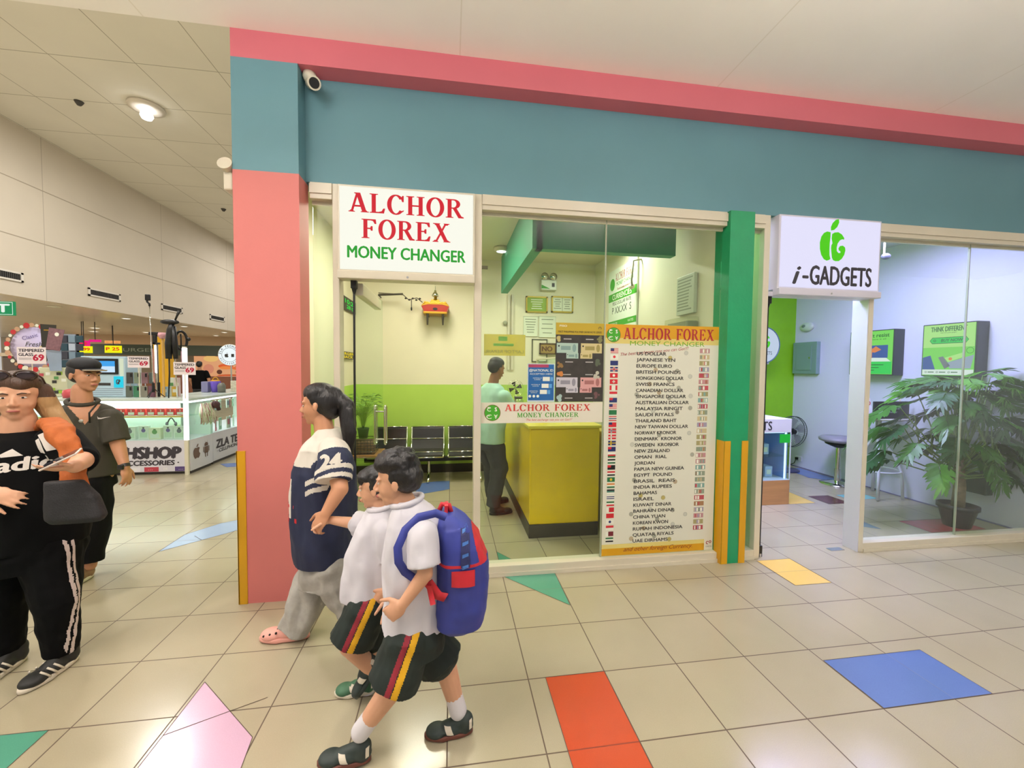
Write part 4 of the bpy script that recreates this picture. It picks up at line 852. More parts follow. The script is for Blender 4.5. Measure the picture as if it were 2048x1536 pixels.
# ceiling lamps of the money changer
t = Thing('ceiling_light', 'square flush ceiling light of the money changer', 'light')
b = MB(); b.box((-1.0, 1.7, 3.255), (-.4, 2.9, 3.298), CW, .006); t.part('light_tray', b)
b = MB(); b.box((-.97, 1.73, 3.25), (-.43, 2.87, 3.256), emat('lamp_warm', '#fffbe6', 1.6)); t.part('diffuser', b); t.done()
t = Thing('louvre_light', 'white louvred tube light in the ceiling behind the green bulkhead', 'light')
b = MB(); b.box((.60, 2.3, 3.21), (1.80, 2.33, 3.298), CW); b.box((.60, 2.52, 3.21), (1.80, 2.55, 3.298), CW)
for k in range(13): b.box((.60 + .1 * k, 2.33, 3.215), (.606 + .1 * k, 2.52, 3.25), CW)
t.part('louvre', b); b = MB(); b.cyl((.62, 2.43, 3.27), (1.78, 2.43, 3.27), .016, emat('lamp_cool', '#ffffff', 2.2), n=10); t.part('tube_lamp', b); t.done()
a = at_z(1003, 499, 3.27)
t = Thing('downlight', 'small round lit ceiling lamp seen left of the green bulkhead', 'light')
b = MB(); b.lathe((a.x, a.y, 3.24), [(.07, 0), (.105, .02), (.11, .055)], CW, n=20); t.part('trim_ring', b); b = MB(); b.lathe((a.x, a.y, 3.228), [(.03, 0), (.07, .012)], emat('lamp_cool', '#ffffff', 2.2), n=20); t.part('diffuser', b); t.done()
b = MB(); b.box((-.6, 3.3, 3.02), (.1, 3.34, 3.06), mat('pipe_brown', '#6a5a48', .5)); b.box((-.17, .95, 2.98), (.12, 1.25, 3.295), mat('ac_cream', '#d6d2b8', .5), .012)
for k in range(4): b.box((-.15, .948, 3.0 + k * .03), (.10, .952, 3.012 + k * .03), DARK)
solo('ceiling_ac_unit', b, 'cream ceiling air unit above the shop window near the door post', 'air conditioner')
t = Thing('waste_bin', 'blue plastic bin behind the foot of the currency poster', 'bin')
b = MB(); b.box((1.06, .88, 0), (1.30, 1.12, .30), mat('bin_blue', '#4c6390', .4), .02); t.part('bin_body', b); b = MB(); b.box((1.05, .87, .30), (1.31, 1.13, .34), mat('bin_lid', '#2c3448', .4), .01); t.part('lid', b); t.done()
t = Thing('counter_gate', 'lime and yellow side cabinet right of the counter', 'cabinet')
b = MB(); b.box((1.10, 1.35, 0.0), (1.85, 1.80, 1.0), mat('gate_yellow', '#b7a41c', .4), .01); t.part('cabinet_body', b); b = MB(); b.cyl((1.13, 1.33, .55), (1.13, 1.35, .55), .02, CHROME, n=12); t.part('knob', b); t.done()

# ================================================================== gadget shop interior
MG = face_x(5.42)
def wallrect(px0, px1, X=5.42): a = at_x(*px0, X); c_ = at_x(*px1, X); return -max(a.y, c_.y), -min(a.y, c_.y), min(a.z, c_.z), max(a.z, c_.z)
SG = emat('screen_green', '#7fe05a', .95); SG2 = emat('screen_green_light', '#b6f08a', .95); SW = emat('screen_white', '#e8f4f0', .95); SB = emat('screen_blue', '#3a62b4', .8); SN = mat('screen_ink', '#1c5a2a', .5); SO = emat('screen_orange', '#f08a4a', .9)
DKC = mat('lightbox_dark', '#2c3338', .3)
def screenbox(label, y0, y1, z0, z1, art):
    t = Thing('wall_lightbox', label, 'lightbox', 'green lit advert boxes on the lilac wall')
    b = MB(MG); b.box((y0, -.16, z0), (y1, 0, z1), DKC, .006); t.part('box_case', b)
    b = MB(MG); b.rect(y0 + .012, y1 - .012, z0 + .012, z1 - .012, SG, -.1615); t.part('advert_face', b)
    b = MB(MG); art(b, y0, y1, z0, z1, -.163); t.part('advert_print', b); return t.done()
# face plane is nearer, fit to its silhouette
def face(px0, px1): return wallrect(px0, px1, 5.26)
y0, y1, z0, z1 = face((1847, 645), (1950, 755)); z1 = 2.20; z0 = 1.585
def artA(b, y0, y1, z0, z1, y):
    W_, H_ = y1 - y0, z1 - z0; X = lambda u: y0 + u * W_; Z = lambda v: z0 + v * H_
    b.rect(X(.03), X(.97), Z(.55), Z(.98), SG2, y); b.text('THINK DIFFERENT', X(.5), Z(.85), .055, SN, y - .001, w=.66 * W_, bold=.03); b.text('think with green gadgets', X(.5), Z(.815), .012, SN, y - .001, w=.3 * W_)
    pts = [(X(.5 + .36 * math.cos(a) * (1)), Z(.68) + .042 * math.sin(a)) for a in [i * PI / 16 for i in range(32)]]
    b.shape([(X(.2), Z(.62)), (X(.82), Z(.62)), (X(.87), Z(.68)), (X(.82), Z(.74)), (X(.2), Z(.74)), (X(.15), Z(.68))], SN, y - .0005); b.shape([(X(.205), Z(.63)), (X(.815), Z(.63)), (X(.86), Z(.68)), (X(.815), Z(.73)), (X(.205), Z(.73)), (X(.16), Z(.68))], emat('screen_vivid', '#2fd85a', .9), y - .001)
    b.text('BUY NOW', X(.57), Z(.655), .032, SN, y - .0015, w=.40 * W_, bold=.04, shear=.15); b.ring(X(.25), Z(.68), .008, .014, SN, y - .0015, 12)
    b.shape([(X(.03), Z(.13)), (X(.28), Z(.13)), (X(.18), Z(.40)), (X(.03), Z(.36))], SB, y - .001); b.shape([(X(.33), Z(.36)), (X(.42), Z(.38)), (X(.56), Z(.2)), (X(.46), Z(.14))], mat('dev_grey', '#70706c', .4), y - .001)
    b.shape([(X(.55), Z(.15)), (X(.92), Z(.15)), (X(.97), Z(.4)), (X(.5), Z(.26))], emat('dev_silver', '#b4c4e0', .7), y - .001); b.shape([(X(.45), Z(.35)), (X(.80), Z(.45)), (X(.78), Z(.36)), (X(.52), Z(.27))], SG2, y - .0015); b.disc(X(.56), Z(.33), .018, SO, y - .002, 14); b.ring(X(.9), Z(.48), .03, .034, SN, y - .002, 20)
    b.rect(X(.03), X(.97), Z(.03), Z(.13), SW, y - .0005)
    for k in range(3): b.ring(X(.1 + .22 * k), Z(.08), .007, .011, SN, y - .001, 12); b.rect(X(.14 + .22 * k), X(.26 + .22 * k), Z(.072), Z(.088), SN, y - .001)
screenbox('green advert box with a buy now button, above the plant', y0, y1, z0, z1, artA)
y0, y1, z0, z1 = -2.62, -2.03, 1.585, 2.19
def artB(b, y0, y1, z0, z1, y):
    W_, H_ = y1 - y0, z1 - z0; X = lambda u: y0 + u * W_; Z = lambda v: z0 + v * H_
    b.rect(X(.03), X(.97), Z(.03), Z(.3), emat('screen_vivid', '#2fd85a', .9), y); b.text("can't resist", X(.62), Z(.84), .05, SN, y - .001, w=.56 * W_, bold=.03); b.text('to have it all', X(.62), Z(.78), .018, SN, y - .001, w=.42 * W_)
    b.rect(X(.1), X(.88), Z(.38), Z(.66), SB, y - .001); b.shape([(X(.45), Z(.52)), (X(.62), Z(.64)), (X(.74), Z(.56)), (X(.6), Z(.5))], SO, y - .0015); b.shape([(X(.15), Z(.38)), (X(.5), Z(.38)), (X(.4), Z(.6)), (X(.2), Z(.58))], SW, y - .0015); b.rect(X(.5), X(.54), Z(.38), Z(.6), SO, y - .002)
    b.shape([(X(.05), Z(.3)), (X(.95), Z(.3)), (X(.85), Z(.38)), (X(.1), Z(.4))], SW, y - .001)
    for k in range(3): b.rect(X(.3), X(.8 - .1 * k), Z(.22 - .06 * k), Z(.235 - .06 * k), SN, y - .001)
screenbox('green advert box reading can\'t resist, half hidden by the lilac door post', y0, y1, z0, z1, artB)
ya, yb, z0, z1 = wallrect((1592, 686), (1637, 748), 5.40)
t = Thing('electrical_panel', 'grey metal breaker panel on the lilac wall near the corner', 'panel')
b = MB(MG); b.box((ya, -.07, z0), (yb, 0, z1), mat('panel_grey', '#8ba5a3', .35, .3), .006); t.part('panel_box', b); b = MB(MG); b.box((ya + .07, -.078, z0 + .06), (yb - .09, -.07, z1 - .06), mat('panel_grey', '#8ba5a3', .35, .3), .003); dd = t.part('panel_door', b)
b = MB(MG); b.cyl((yb - .115, -.09, (z0 + z1) / 2), (yb - .115, -.076, (z0 + z1) / 2), .014, CHROME, n=12); t.part('latch', b, dd); t.done()
a = at_x(1614, 654, 5.40)
t = Thing('emergency_light', 'oval white bulkhead emergency light above the breaker panel', 'light')
b = MB(MG); b.ell((-a.y, -.02, a.z), (.13, .05, .075), mat('eml_oval', '#c9d3c9', .3), 24, 12); t.part('housing', b); b = MB(MG); b.ell((-a.y - .02, -.055, a.z + .01), (.05, .02, .03), mat('eml_dark', '#7c8a86', .3), 14, 8); t.part('lens', b); t.done()
a = at_x(1597, 917, 5.41)
t = Thing('wall_outlet', 'wall socket with a dark plug low on the lilac wall', 'socket')
b = MB(MG); b.box((-a.y - .06, -.012, a.z - .04), (-a.y + .06, 0, a.z + .04), FRAME2, .004); t.part('plate', b); b = MB(MG); b.box((-a.y - .04, -.045, a.z - .02), (-a.y, -.012, a.z + .02), BLACK, .005); b.tube([(-a.y - .02, -.04, a.z), (-a.y - .03, -.06, a.z - .08), (-a.y - .1, -.1, .012)], .006, BLACK, n=6); t.part('plug', b); t.done()
# stand fan
t = Thing('stand_fan', 'grey stand fan with round wire guard in the lime corner', 'fan')
F0 = Vector((5.16, 3.30, 0)); c_ = at_y(1585, 863, 3.30); c_ = Vector((c_.x, 3.30, c_.z))
b = MB(); b.lathe((c_.x, 3.42, 0), [(.2, 0), (.2, .02), (.05, .045), (.03, .06)], mat('fan_blue', '#3c3f5c', .4)); t.part('fan_base', b)
b = MB(); b.cyl((c_.x, 3.42, .05), (c_.x, 3.42, c_.z + .02), .014, CW, n=10); t.part('fan_pole', b)
b = MB(); b.cyl((c_.x, 3.30, c_.z), (c_.x, 3.45, c_.z), .05, BLACK, .06); t.part('motor', b)
b = MB(); FG_ = mat('fan_wire', '#3a4040', .4); R_ = .245
for r, yy in ((R_, 3.28), (R_, 3.32)): b.tube([(c_.x + r * math.cos(k * PI / 20), yy, c_.z + r * math.sin(k * PI / 20)) for k in range(40)], .006, FG_, n=6, closed=True)
for k in range(44):
    a_ = 2 * PI * k / 44
    for s_ in (-1, 1): b.tube([(c_.x + .05 * math.cos(a_), 3.30 + s_ * .06, c_.z + .05 * math.sin(a_)), (c_.x + .16 * math.cos(a_), 3.30 + s_ * .055, c_.z + .16 * math.sin(a_)), (c_.x + R_ * math.cos(a_), 3.30 + s_ * .01, c_.z + R_ * math.sin(a_))], .0016, FG_, n=4)
t.part('wire_guard', b)
b = MB()
for k in range(5):
    a_ = 2 * PI * k / 5; P_ = lambda r, t_, yy: (c_.x + r * math.cos(a_ + t_), yy, c_.z + r * math.sin(a_ + t_))
    b.add([P_(.05, 0, 3.29), P_(.2, -.1, 3.28), P_(.225, .35, 3.295), P_(.19, .75, 3.31), P_(.05, .6, 3.31)], [(0, 1, 2, 3, 4)], mat('fan_blade', '#8a948c', .3))
b.cyl((c_.x, 3.25, c_.z), (c_.x, 3.31, c_.z), .035, BLACK); t.part('fan_blades', b); t.done()
# display cabinet
t = Thing('display_cabinet', 'lit blue display cabinet with wooden base and lettered header', 'cabinet')
b = MB(); b.box((2.62, 1.9, 0), (3.69, 2.35, .30), mat('cab_wood', '#b8875a', .45, var=.1, vscale=3, stretch=(1, 1, 9)), .004); t.part('cabinet_base', b)
b = MB(); b.box((2.62, 1.9, .885), (3.69, 2.35, 1.05), FRAME2, .004); t.part('header', b)
b = MB(); b.box((2.62, 2.33, .30), (3.69, 2.35, .885), mat('cab_back', '#8fa8f0', .4)); b.box((2.62, 1.9, .30), (3.69, 2.35, .305), FRAME2)
for x in (2.62, 3.68): b.box((x, 1.9, .3), (x + .01, 1.91, .885), FRAME2)
b.box((2.63, 1.95, .58), (3.68, 2.33, .588), GLASS_G); t.part('inner_shelves', b)
b = MB(); b.box((2.63, 1.901, .305), (3.68, 1.905, .885), GLASS_G); t.part('glass_front', b); b = MB(); b.box((3.672, 1.95, .305), (3.688, 2.33, .885), mat('cab_back', '#8fa8f0', .4)); t.part('glow_panel', b)  # pale blue side panel stands in for the LED glow inside the case
b = MB(); b.box((3.64, 1.93, .31), (3.655, 1.945, .88), emat('cab_led', '#cfe4ff', 2.0)); b.box((2.66, 1.93, .875), (3.62, 1.94, .884), emat('cab_led', '#cfe4ff', 2.0)); b.box((3.22, 1.93, .58), (3.24, 1.945, .87), emat('cab_led', '#cfe4ff', 2.0)); t.part('led_strip', b)
b = MB(); b.text('i-GADGETS', 3.44 - .33, .915, .105, mat('sign_ink', '#2a2630', .5), 1.8975, w=.62, bold=.01); t.part('lettering', b)
b = MB(); b.box((3.53, 1.895, .76), (3.67, 1.8995, .865), emat('open_green', '#14c83c', .7)); t.part('green_sticker', b); t.done()
for k, (x, z) in enumerate(((3.05, .306), (3.3, .306), (3.48, .306), (3.12, .589), (3.42, .589))):
    b = MB(); b.box((x, 2.05, z), (x + .10, 2.20, z + .13 + .02 * (k % 2)), mat('gadget_box%d' % (k % 2), '#2f4fb0' if k % 2 else '#b9cbf4', .3), .004); b.rect(x + .02, x + .08, z + .03, z + .09, PW, 2.049)
    solo('gadget_box', b, ['pale blue gadget box at the left of the lower cabinet shelf', 'dark blue gadget box in the middle of the lower cabinet shelf', 'pale blue gadget box at the right of the lower cabinet shelf', 'dark blue gadget box on the upper left shelf of the cabinet', 'pale blue gadget box on the upper right shelf of the cabinet'][k], 'box', 'boxes in the lit display cabinet')
# round hanging logo disc
a = at_y(1528, 690, 3.3); r = at_y(1560, 690, 3.3).x - a.x
t = Thing('round_sign', 'round pale sign with a green apple mark in front of the lime wall', 'sign')
b = MB(); b.lathe((a.x, 3.36, a.z), [(r, .0), (r, -.05)], FRAME2, n=40, axis='y'); b.tube([(a.x + r * math.cos(k * PI / 24), 3.305, a.z + r * math.sin(k * PI / 24)) for k in range(48)], .006, mat('rim_blue', '#4c6a94', .4), n=6, closed=True); t.part('sign_disc', b)
b = MB(); b.disc(a.x, a.z, r * .97, emat('disc_glow', '#cfe0f6', .8), 3.3085, 40); ig_apple(b, a.x, a.z + .05, .2, emat('apple_green', '#4fd408', .9), 3.306); t.part('sign_face', b)
b = MB(); b.text('i-GADGETS', a.x, a.z - .15, .05, mat('sign_ink', '#2a2630', .5), 3.306, w=.30); t.part('lettering', b)
b = MB(); b.box((a.x - .02, 3.31, a.z - .9), (a.x + .02, 3.34, a.z - r + .01), FRAME2); b.box((a.x - .15, 3.36, a.z - .3), (a.x + .15, 3.74, a.z - .27), FRAME2); t.part('bracket', b); t.done()
# stool
s0 = at_z(1674, 968); sx, sy = s0.x, s0.y; zt = at_y(1675, 877, sy).z
t = Thing('bar_stool', 'low round grey swivel stool on a chrome post by the lilac wall', 'stool')
b = MB(); b.lathe((sx, sy, zt - .05), [(.19, 0), (.235, .02), (.24, .05), (.21, .075), (.0, .08)], mat('stool_grey', '#8e8c98', .35), n=32); t.part('seat', b)
b = MB(); b.lathe((sx, sy, zt - .13), [(.05, 0), (.16, .05), (.17, .08)], BLACK, n=24); t.part('swivel_plate', b)
b = MB(); b.cyl((sx, sy, .03), (sx, sy, zt - .12), .028, CHROME); b.cyl((sx, sy, .05), (sx, sy, .22), .04, CHROME); t.part('post', b)
b = MB(); b.lathe((sx, sy, 0), [(.21, 0), (.21, .01), (.1, .03), (.04, .055)], CHROME, n=32); t.part('base', b); t.done()
# high table with bent tube legs
tz = 1.02; cx, cy = 5.10, 2.05
WT = mat('tube_white', '#dcdcea', .3)
t = Thing('high_table', 'tall table on bent white tube legs beside the lilac wall', 'table')
b = MB(); b.lathe((cx, cy, tz), [(.27, 0), (.285, .01), (.28, .022)], mat('table_top', '#c9c2b8', .3), n=36); t.part('tabletop', b)
for k in range(4):
    a_ = math.radians(45 + 90 * k); c2, s2 = math.cos(a_), math.sin(a_)
    b = MB(); b.tube([(cx - .18 * c2 + 0, cy - .18 * s2, tz), (cx - .05 * c2, cy - .05 * s2, .82), (cx + .06 * c2, cy + .06 * s2, .72), (cx + .17 * c2, cy + .17 * s2, .55), (cx + .25 * c2, cy + .25 * s2, .33), (cx + .265 * c2, cy + .265 * s2, .012)], .017, WT, n=9); t.part('leg', b)
b = MB(); b.tube([(cx + .235 * math.cos(k * PI / 18), cy + .235 * math.sin(k * PI / 18), .36) for k in range(36)], .010, WT, n=7, closed=True); t.part('foot_ring', b); t.done()
a = at_y(1748, 804, 1.86); c_ = at_y(1817, 838, 1.86)
t = Thing('reseller_sign', 'small dark sign with a pale apple mark on the high table', 'sign')
b = MB(); b.box((a.x, 1.855, tz + .024), (c_.x, 1.875, tz + .024 + (a.z - c_.z)), mat('sign_dark', '#2a2834', .35), .004); t.part('sign_block', b)
b = MB(); zc = tz + .024 + (a.z - c_.z) / 2; pa = mat('mark_pale', '#d9efe6', .4); bitten_apple(b, a.x + .10, zc - .01, .10, pa, 1.8535); b.text('Authorized', a.x + .31, zc + .01, .022, pa, 1.8535, w=.17); b.text('Reseller', a.x + .28, zc - .035, .022, pa, 1.8535, w=.115); t.part('lettering', b); t.done()
b = MB(); b.poly([(4.92, 2.1, tz + .023), (5.08, 2.1, tz + .023), (5.08, 2.15, tz + .26), (4.92, 2.15, tz + .26)], mat('card_white', '#e6dff0', .4), .003); b.M = Matrix.Translation((0, 0, 0)); b.text('RED', 4.98, tz + .19, .03, FR, 2.128, w=.10, bold=.04); b.ring(5.035, tz + .195, .015, .026, FR, 2.127, 20)
solo('table_card', b, 'white tent card with red print behind the dark table sign', 'card')
b = MB(); b.poly([(5.30, 1.95, tz + .023), (5.36, 2.0, tz + .023), (5.33, 1.97, tz + .30)], mat('card_cream', '#cfc6b4', .5), .02); b.poly([(5.16, 1.98, tz + .023), (5.30, 1.98, tz + .023), (5.30, 2.02, tz + .2), (5.18, 2.02, tz + .2)], mat('card_cream', '#cfc6b4', .5), .004)
solo('table_flyer_holder', b, 'cream folded flyer holder on the right of the high table', 'flyer holder')
# plant
GP = [mat('philo_a', '#4f8a2a', .35, var=.15, vscale=9), mat('philo_b', '#33661f', .35, var=.15, vscale=9), mat('philo_c', '#26502c', .35, var=.15, vscale=9)]
def philo(L_, seed):
    rnd = random.Random(seed); vs = []; fs = []
    def P(x, y): return Vector((x, y * 1.0, -0.55 * x * x / L_ - 0.35 * y * y / L_ + .05 * L_ * math.sin(x * 9 / L_)))
    n = 8
    for sd in (-1, 1):
        for i in range(n):
            t0 = .02 + i / n * .86; t1 = t0 + .86 / n * 1.02; bulge = math.sin(PI * (t0 * .82 + .16)) ** .8
            ln = L_ * (.36 * bulge + .12) * rnd.uniform(.85, 1.12); ang = math.radians(62 - 34 * t0 + rnd.uniform(-6, 6)); d = Vector((math.cos(ang), math.sin(ang)))
            a = Vector((t0 * L_, .004)); c_ = Vector((t1 * L_, .004)); m = (a + c_) / 2
            pts = [a, a + d * ln * .45 - Vector((d.y, -d.x)) * -.035 * L_ * .0 + Vector((-.03 * L_, .012 * L_)), m + d * ln * .85 + Vector((-.048 * L_, 0)), m + d * ln, m + d * ln * .8 + Vector((.035 * L_, -.01 * L_)), c_ + d * ln * .45 + Vector((.012 * L_, 0)), c_]
            k = len(vs); vs += [P(p.x, sd * p.y) for p in pts]; f = tuple(k + j for j in range(7)); fs.append(f if sd > 0 else f[::-1])
    k = len(vs); vs += [P(.86 * L_, .006), P(.92 * L_, .045 * L_), P(1.06 * L_, 0), P(.92 * L_, -.045 * L_), P(.86 * L_, -.006), P(0, -.006), P(0, .006)]
    fs += [(k, k + 3, k + 2, k + 1), (k, k + 4, k + 3), (k, k + 6, k + 5, k + 4)]
    return vs, fs
px_, py_ = 4.93, 1.06
t = Thing('potted_philodendron', 'tall split-leaf houseplant in a black nursery pot behind the window', 'plant')
b = MB(); b.lathe((px_, py_, 0), [(.105, 0), (.15, .19), (.165, .195), (.165, .235), (.15, .235), (.14, .20)], mat('pot_black', '#23222a', .45), n=30); t.part('pot', b)
b = MB(); b.lathe((px_, py_, .19), [(.148, 0), (.02, .03)], mat('soil', '#3a2c20', .9)); b.tube([(px_, py_, .2), (px_ + .01, py_, .42), (px_ - .01, py_, .62), (px_, py_, .80)], [.055, .05, .045, .03], mat('trunk', '#8d7a62', .8, var=.2, vscale=20, bump=.6, bscale=30), n=12); t.part('trunk', b)
rnd = random.Random(11)
for i in range(58):
    ring_ = i / 58; a_ = i * 2.399 + rnd.uniform(-.25, .25); el = math.radians(82 - 88 * ring_ + rnd.uniform(-8, 8)); reach = (.40 + .36 * math.cos(el) * 1.0) * rnd.uniform(.75, 1.05)
    base = Vector((px_, py_, .50 + .25 * (1 - ring_))); d = Vector((math.cos(a_) * math.cos(el), math.sin(a_) * math.cos(el) * .85, math.sin(el)))
    tip = base + d * reach + Vector((0, 0, .22 + .16 * (1 - ring_)))
    if tip.y > 1.35: tip.y = 1.35 - .1 * rnd.random()
    if tip.x > 5.22: tip.x = 5.22 - rnd.random() * .1
    if tip.y < .92: tip.y = .92 + rnd.random() * .05
    L_ = rnd.uniform(.27, .40)
    m = GP[0] if ring_ < .3 and rnd.random() < .8 else GP[rnd.choice((1, 2, 2, 1, 0))]
    vs, fs = philo(L_, i); xa = Vector((d.x, d.y, .25 * d.z - .15)).normalized(); ya = Vector((0, 0, 1)).cross(xa).normalized(); za = xa.cross(ya)
    if rnd.random() < .7: tw = rnd.uniform(-.5, .5); ya, za = ya * math.cos(tw) + za * math.sin(tw), za * math.cos(tw) - ya * math.sin(tw)
    out = []
    for v in vs:
        p = tip + xa * v.x + ya * v.y + za * v.z
        p.x = min(p.x, 5.40); p.y = max(p.y, .735 + .02 * rnd.random()); out.append(p)
    b = MB(); b.add(out, fs, m, True); lf = t.part('leaf', b)
    s_ = MB(); mid = base + d * reach * .5 + Vector((0, 0, .10)); s_.tube([base, mid, tip, tip + xa * L_ * .25], [.010, .007, .005, .003], mat('petiole', '#6f8a4a', .5), n=6); t.part('stalk', s_, lf)
t.done()
a = at_x(1960, 925, 5.38)
b = MB(MG); b.box((-1.30, -.10, .30), (-1.08, 0, .74), mat('fire_box', '#1f4038', .35), .01); b.rect(-1.26, -1.14, .54, .66, mat('fire_label', '#8fa098', .5), -.1015); solo('wall_cabinet', b, 'dark green wall cabinet low on the lilac wall behind the plant', 'cabinet')
t = Thing('ceiling_camera', 'tiny dark camera hanging under the gadget shop ceiling by the window', 'camera')
a = at_y(1768, 512, 1.6); b = MB(); b.cyl((a.x, 1.6, a.z), (a.x, 1.6, 3.3), .01, CW, n=8); t.part('mount', b); b = MB(); b.ell((a.x, 1.58, a.z - .01), (.05, .04, .035), mat('cam_grey', '#77788c', .3)); t.part('camera_head', b); t.done()
for i, (x, y) in enumerate(((2.95, 1.4), (4.2, 1.4))):
    t = Thing('ceiling_light', ['white ceiling light over the display cabinet in the gadget shop', 'white ceiling light over the high table in the gadget shop'][i], 'light', 'ceiling lights in the gadget shop')
    b = MB(); b.box((x - .6, y - .3, 3.25), (x + .6, y + .3, 3.298), FRAME2, .006); t.part('light_tray', b); b = MB(); b.box((x - .57, y - .27, 3.245), (x + .57, y + .27, 3.251), emat('lamp_blue', '#e6e8ff', 1.6)); t.part('diffuser', b); t.done()
# ================================================================== hall: vents, lamps, exit sign
VW = mat('vent_frame', '#ddd6ca', .5); VD = mat('vent_dark', '#4a4744', .6)
for i, (ya, yb) in enumerate(((6.3, 7.26), (8.76, 9.72), (11.26, 12.22), (13.75, 14.70))):
    t = Thing('air_vent', ['rectangular air vent at the near end of the high fascia, cut by the picture edge', 'rectangular air vent second from the near end of the fascia', 'rectangular air vent above the tall tripod, third along the fascia', 'rectangular air vent furthest down the fascia by the pink pillar'][i], 'vent', 'dark slotted vents along the high fascia')
    b = MB()
    for q in ((ya, 3.26, yb, 3.295), (ya, 3.415, yb, 3.45), (ya, 3.26, ya + .05, 3.45), (yb - .05, 3.26, yb, 3.45)): b.box((-8.995, q[0], q[1]), (-8.975, q[2], q[3]), VW)
    t.part('vent_frame', b); b = MB(); b.box((-8.996, ya + .05, 3.295), (-8.99, yb - .05, 3.415), mat('vent_black', '#201f1f', .7))
    for k in range(22): y = ya + .07 + k * (yb - ya - .14) / 21; b.box((-8.989, y - .006, 3.295), (-8.978, y + .006, 3.415), VD)
    t.part('slats', b); t.done()
LEDC = emat('lamp_warmwhite', '#fff6e8', 1.8)
DL = [(-9.589, 8.62, 0), (-9.75, 11.0, 1), (-9.6, 13.35, 1), (-9.58, 15.87, 1), (-15.1, 14.4, 1), (-13.05, 16.8, 1), (-13.52, 14.93, 2), (-15.0, 16.84, 2), (-12.2, 10.2, 1), (-11.0, 18.0, 1)]
LB = ['unlit pale ring lamp in the low shiny ceiling near the exit sign', 'bright oval lamp in the low ceiling left of the selfie stick', 'lamp in the low ceiling right of the tall tripod head', 'lamp in the low ceiling right beside the pink pillar', 'small lamp in the low ceiling above the round flower sign', 'small lamp in the low ceiling above the orange sign', 'upper one of the pair of bright spot lamps', 'lower one of the pair of bright spot lamps', 'lamp in the low ceiling behind the dark banner', 'lamp in the low ceiling over the food stall']
for (x, y, k), lb in zip(DL, LB):
    t = Thing('ceiling_lamp', lb, 'light', 'round lamps in the low ceiling'); r = .13 if k < 2 else .18
    b = MB(); b.lathe((x, y, 2.945), [(r * .8, .0), (r, .01), (r, .024)], CW, n=20); t.part('trim_ring', b); b = MB(); b.lathe((x, y, 2.938), [(r * .3, 0), (r * .78, .008)], LEDC if k else CPW, n=20); t.part('diffuser', b); t.done()
a = at_z(293, 213, 6.4)
t = Thing('hall_downlight', 'large round recessed hall lamp with a glowing bulb on the panelled ceiling', 'light')
b = MB(); b.lathe((a.x, a.y, 6.33), [(.20, 0), (.27, .02), (.28, .065), (.24, .066)], mat('ring_cream', '#e0d8cc', .35), n=32); t.part('trim_ring', b)
b = MB(); b.lathe((a.x + .02, a.y - .03, 6.14), [(.02, 0), (.075, .02), (.10, .07), (.085, .13), (.05, .19)], emat('bulb_glow', '#ffffff', 6.0), n=20); t.part('bulb', b); t.done()
area('hall_bulb_light', (a.x + .02, a.y - .03, 6.10), .3, 60, NEUT, shape='DISK')
for i, (px, py) in enumerate(((158, 203), (447, 418))):
    a = at_z(px, py, 6.4); b = MB(); b.lathe((a.x, a.y, 6.33), [(.03, 0), (.05, .03), (.07, .068)], VD, n=14); solo('ceiling_sprinkler', b, ['dark sprinkler left of the big round hall lamp', 'dark sprinkler on the panelled ceiling near the pink pillar'][i], 'sprinkler', 'sprinklers on the hall ceiling')
a = at_x(28, 631, -8.0)
t = Thing('exit_sign', 'green exit sign hanging at the picture edge under the fascia', 'sign')
ME = Matrix.Translation((0, 5.9, 0)); c_ = at_y(-80, 600, 5.9); d_ = at_y(28, 631, 5.9)
b = MB(); b.box((c_.x, 5.9, d_.z), (d_.x, 5.94, c_.z), emat('exit_green', '#12a060', .75)); t.part('sign_panel', b)
b = MB(ME); wm = emat('exit_white', '#f4fff4', .9); cx = (c_.x + d_.x) / 2; zz = (c_.z + d_.z) / 2
b.text('EXIT', cx, zz - .065, .135, wm, -.004, w=(d_.x - c_.x) * .84, bold=.08)
for q in ((c_.x + .012, d_.z + .012, d_.x - .012, d_.z + .02), (c_.x + .012, c_.z - .02, d_.x - .012, c_.z - .012), (d_.x - .02, d_.z + .012, d_.x - .012, c_.z - .012)): b.rect(q[0], q[2], q[1], q[3], wm, -.003)
t.part('lettering', b); b = MB(); b.cyl((cx, 5.92, c_.z), (cx, 5.92, 6.4), .006, CHROME, n=6); t.part('hanging_rod', b); t.done()

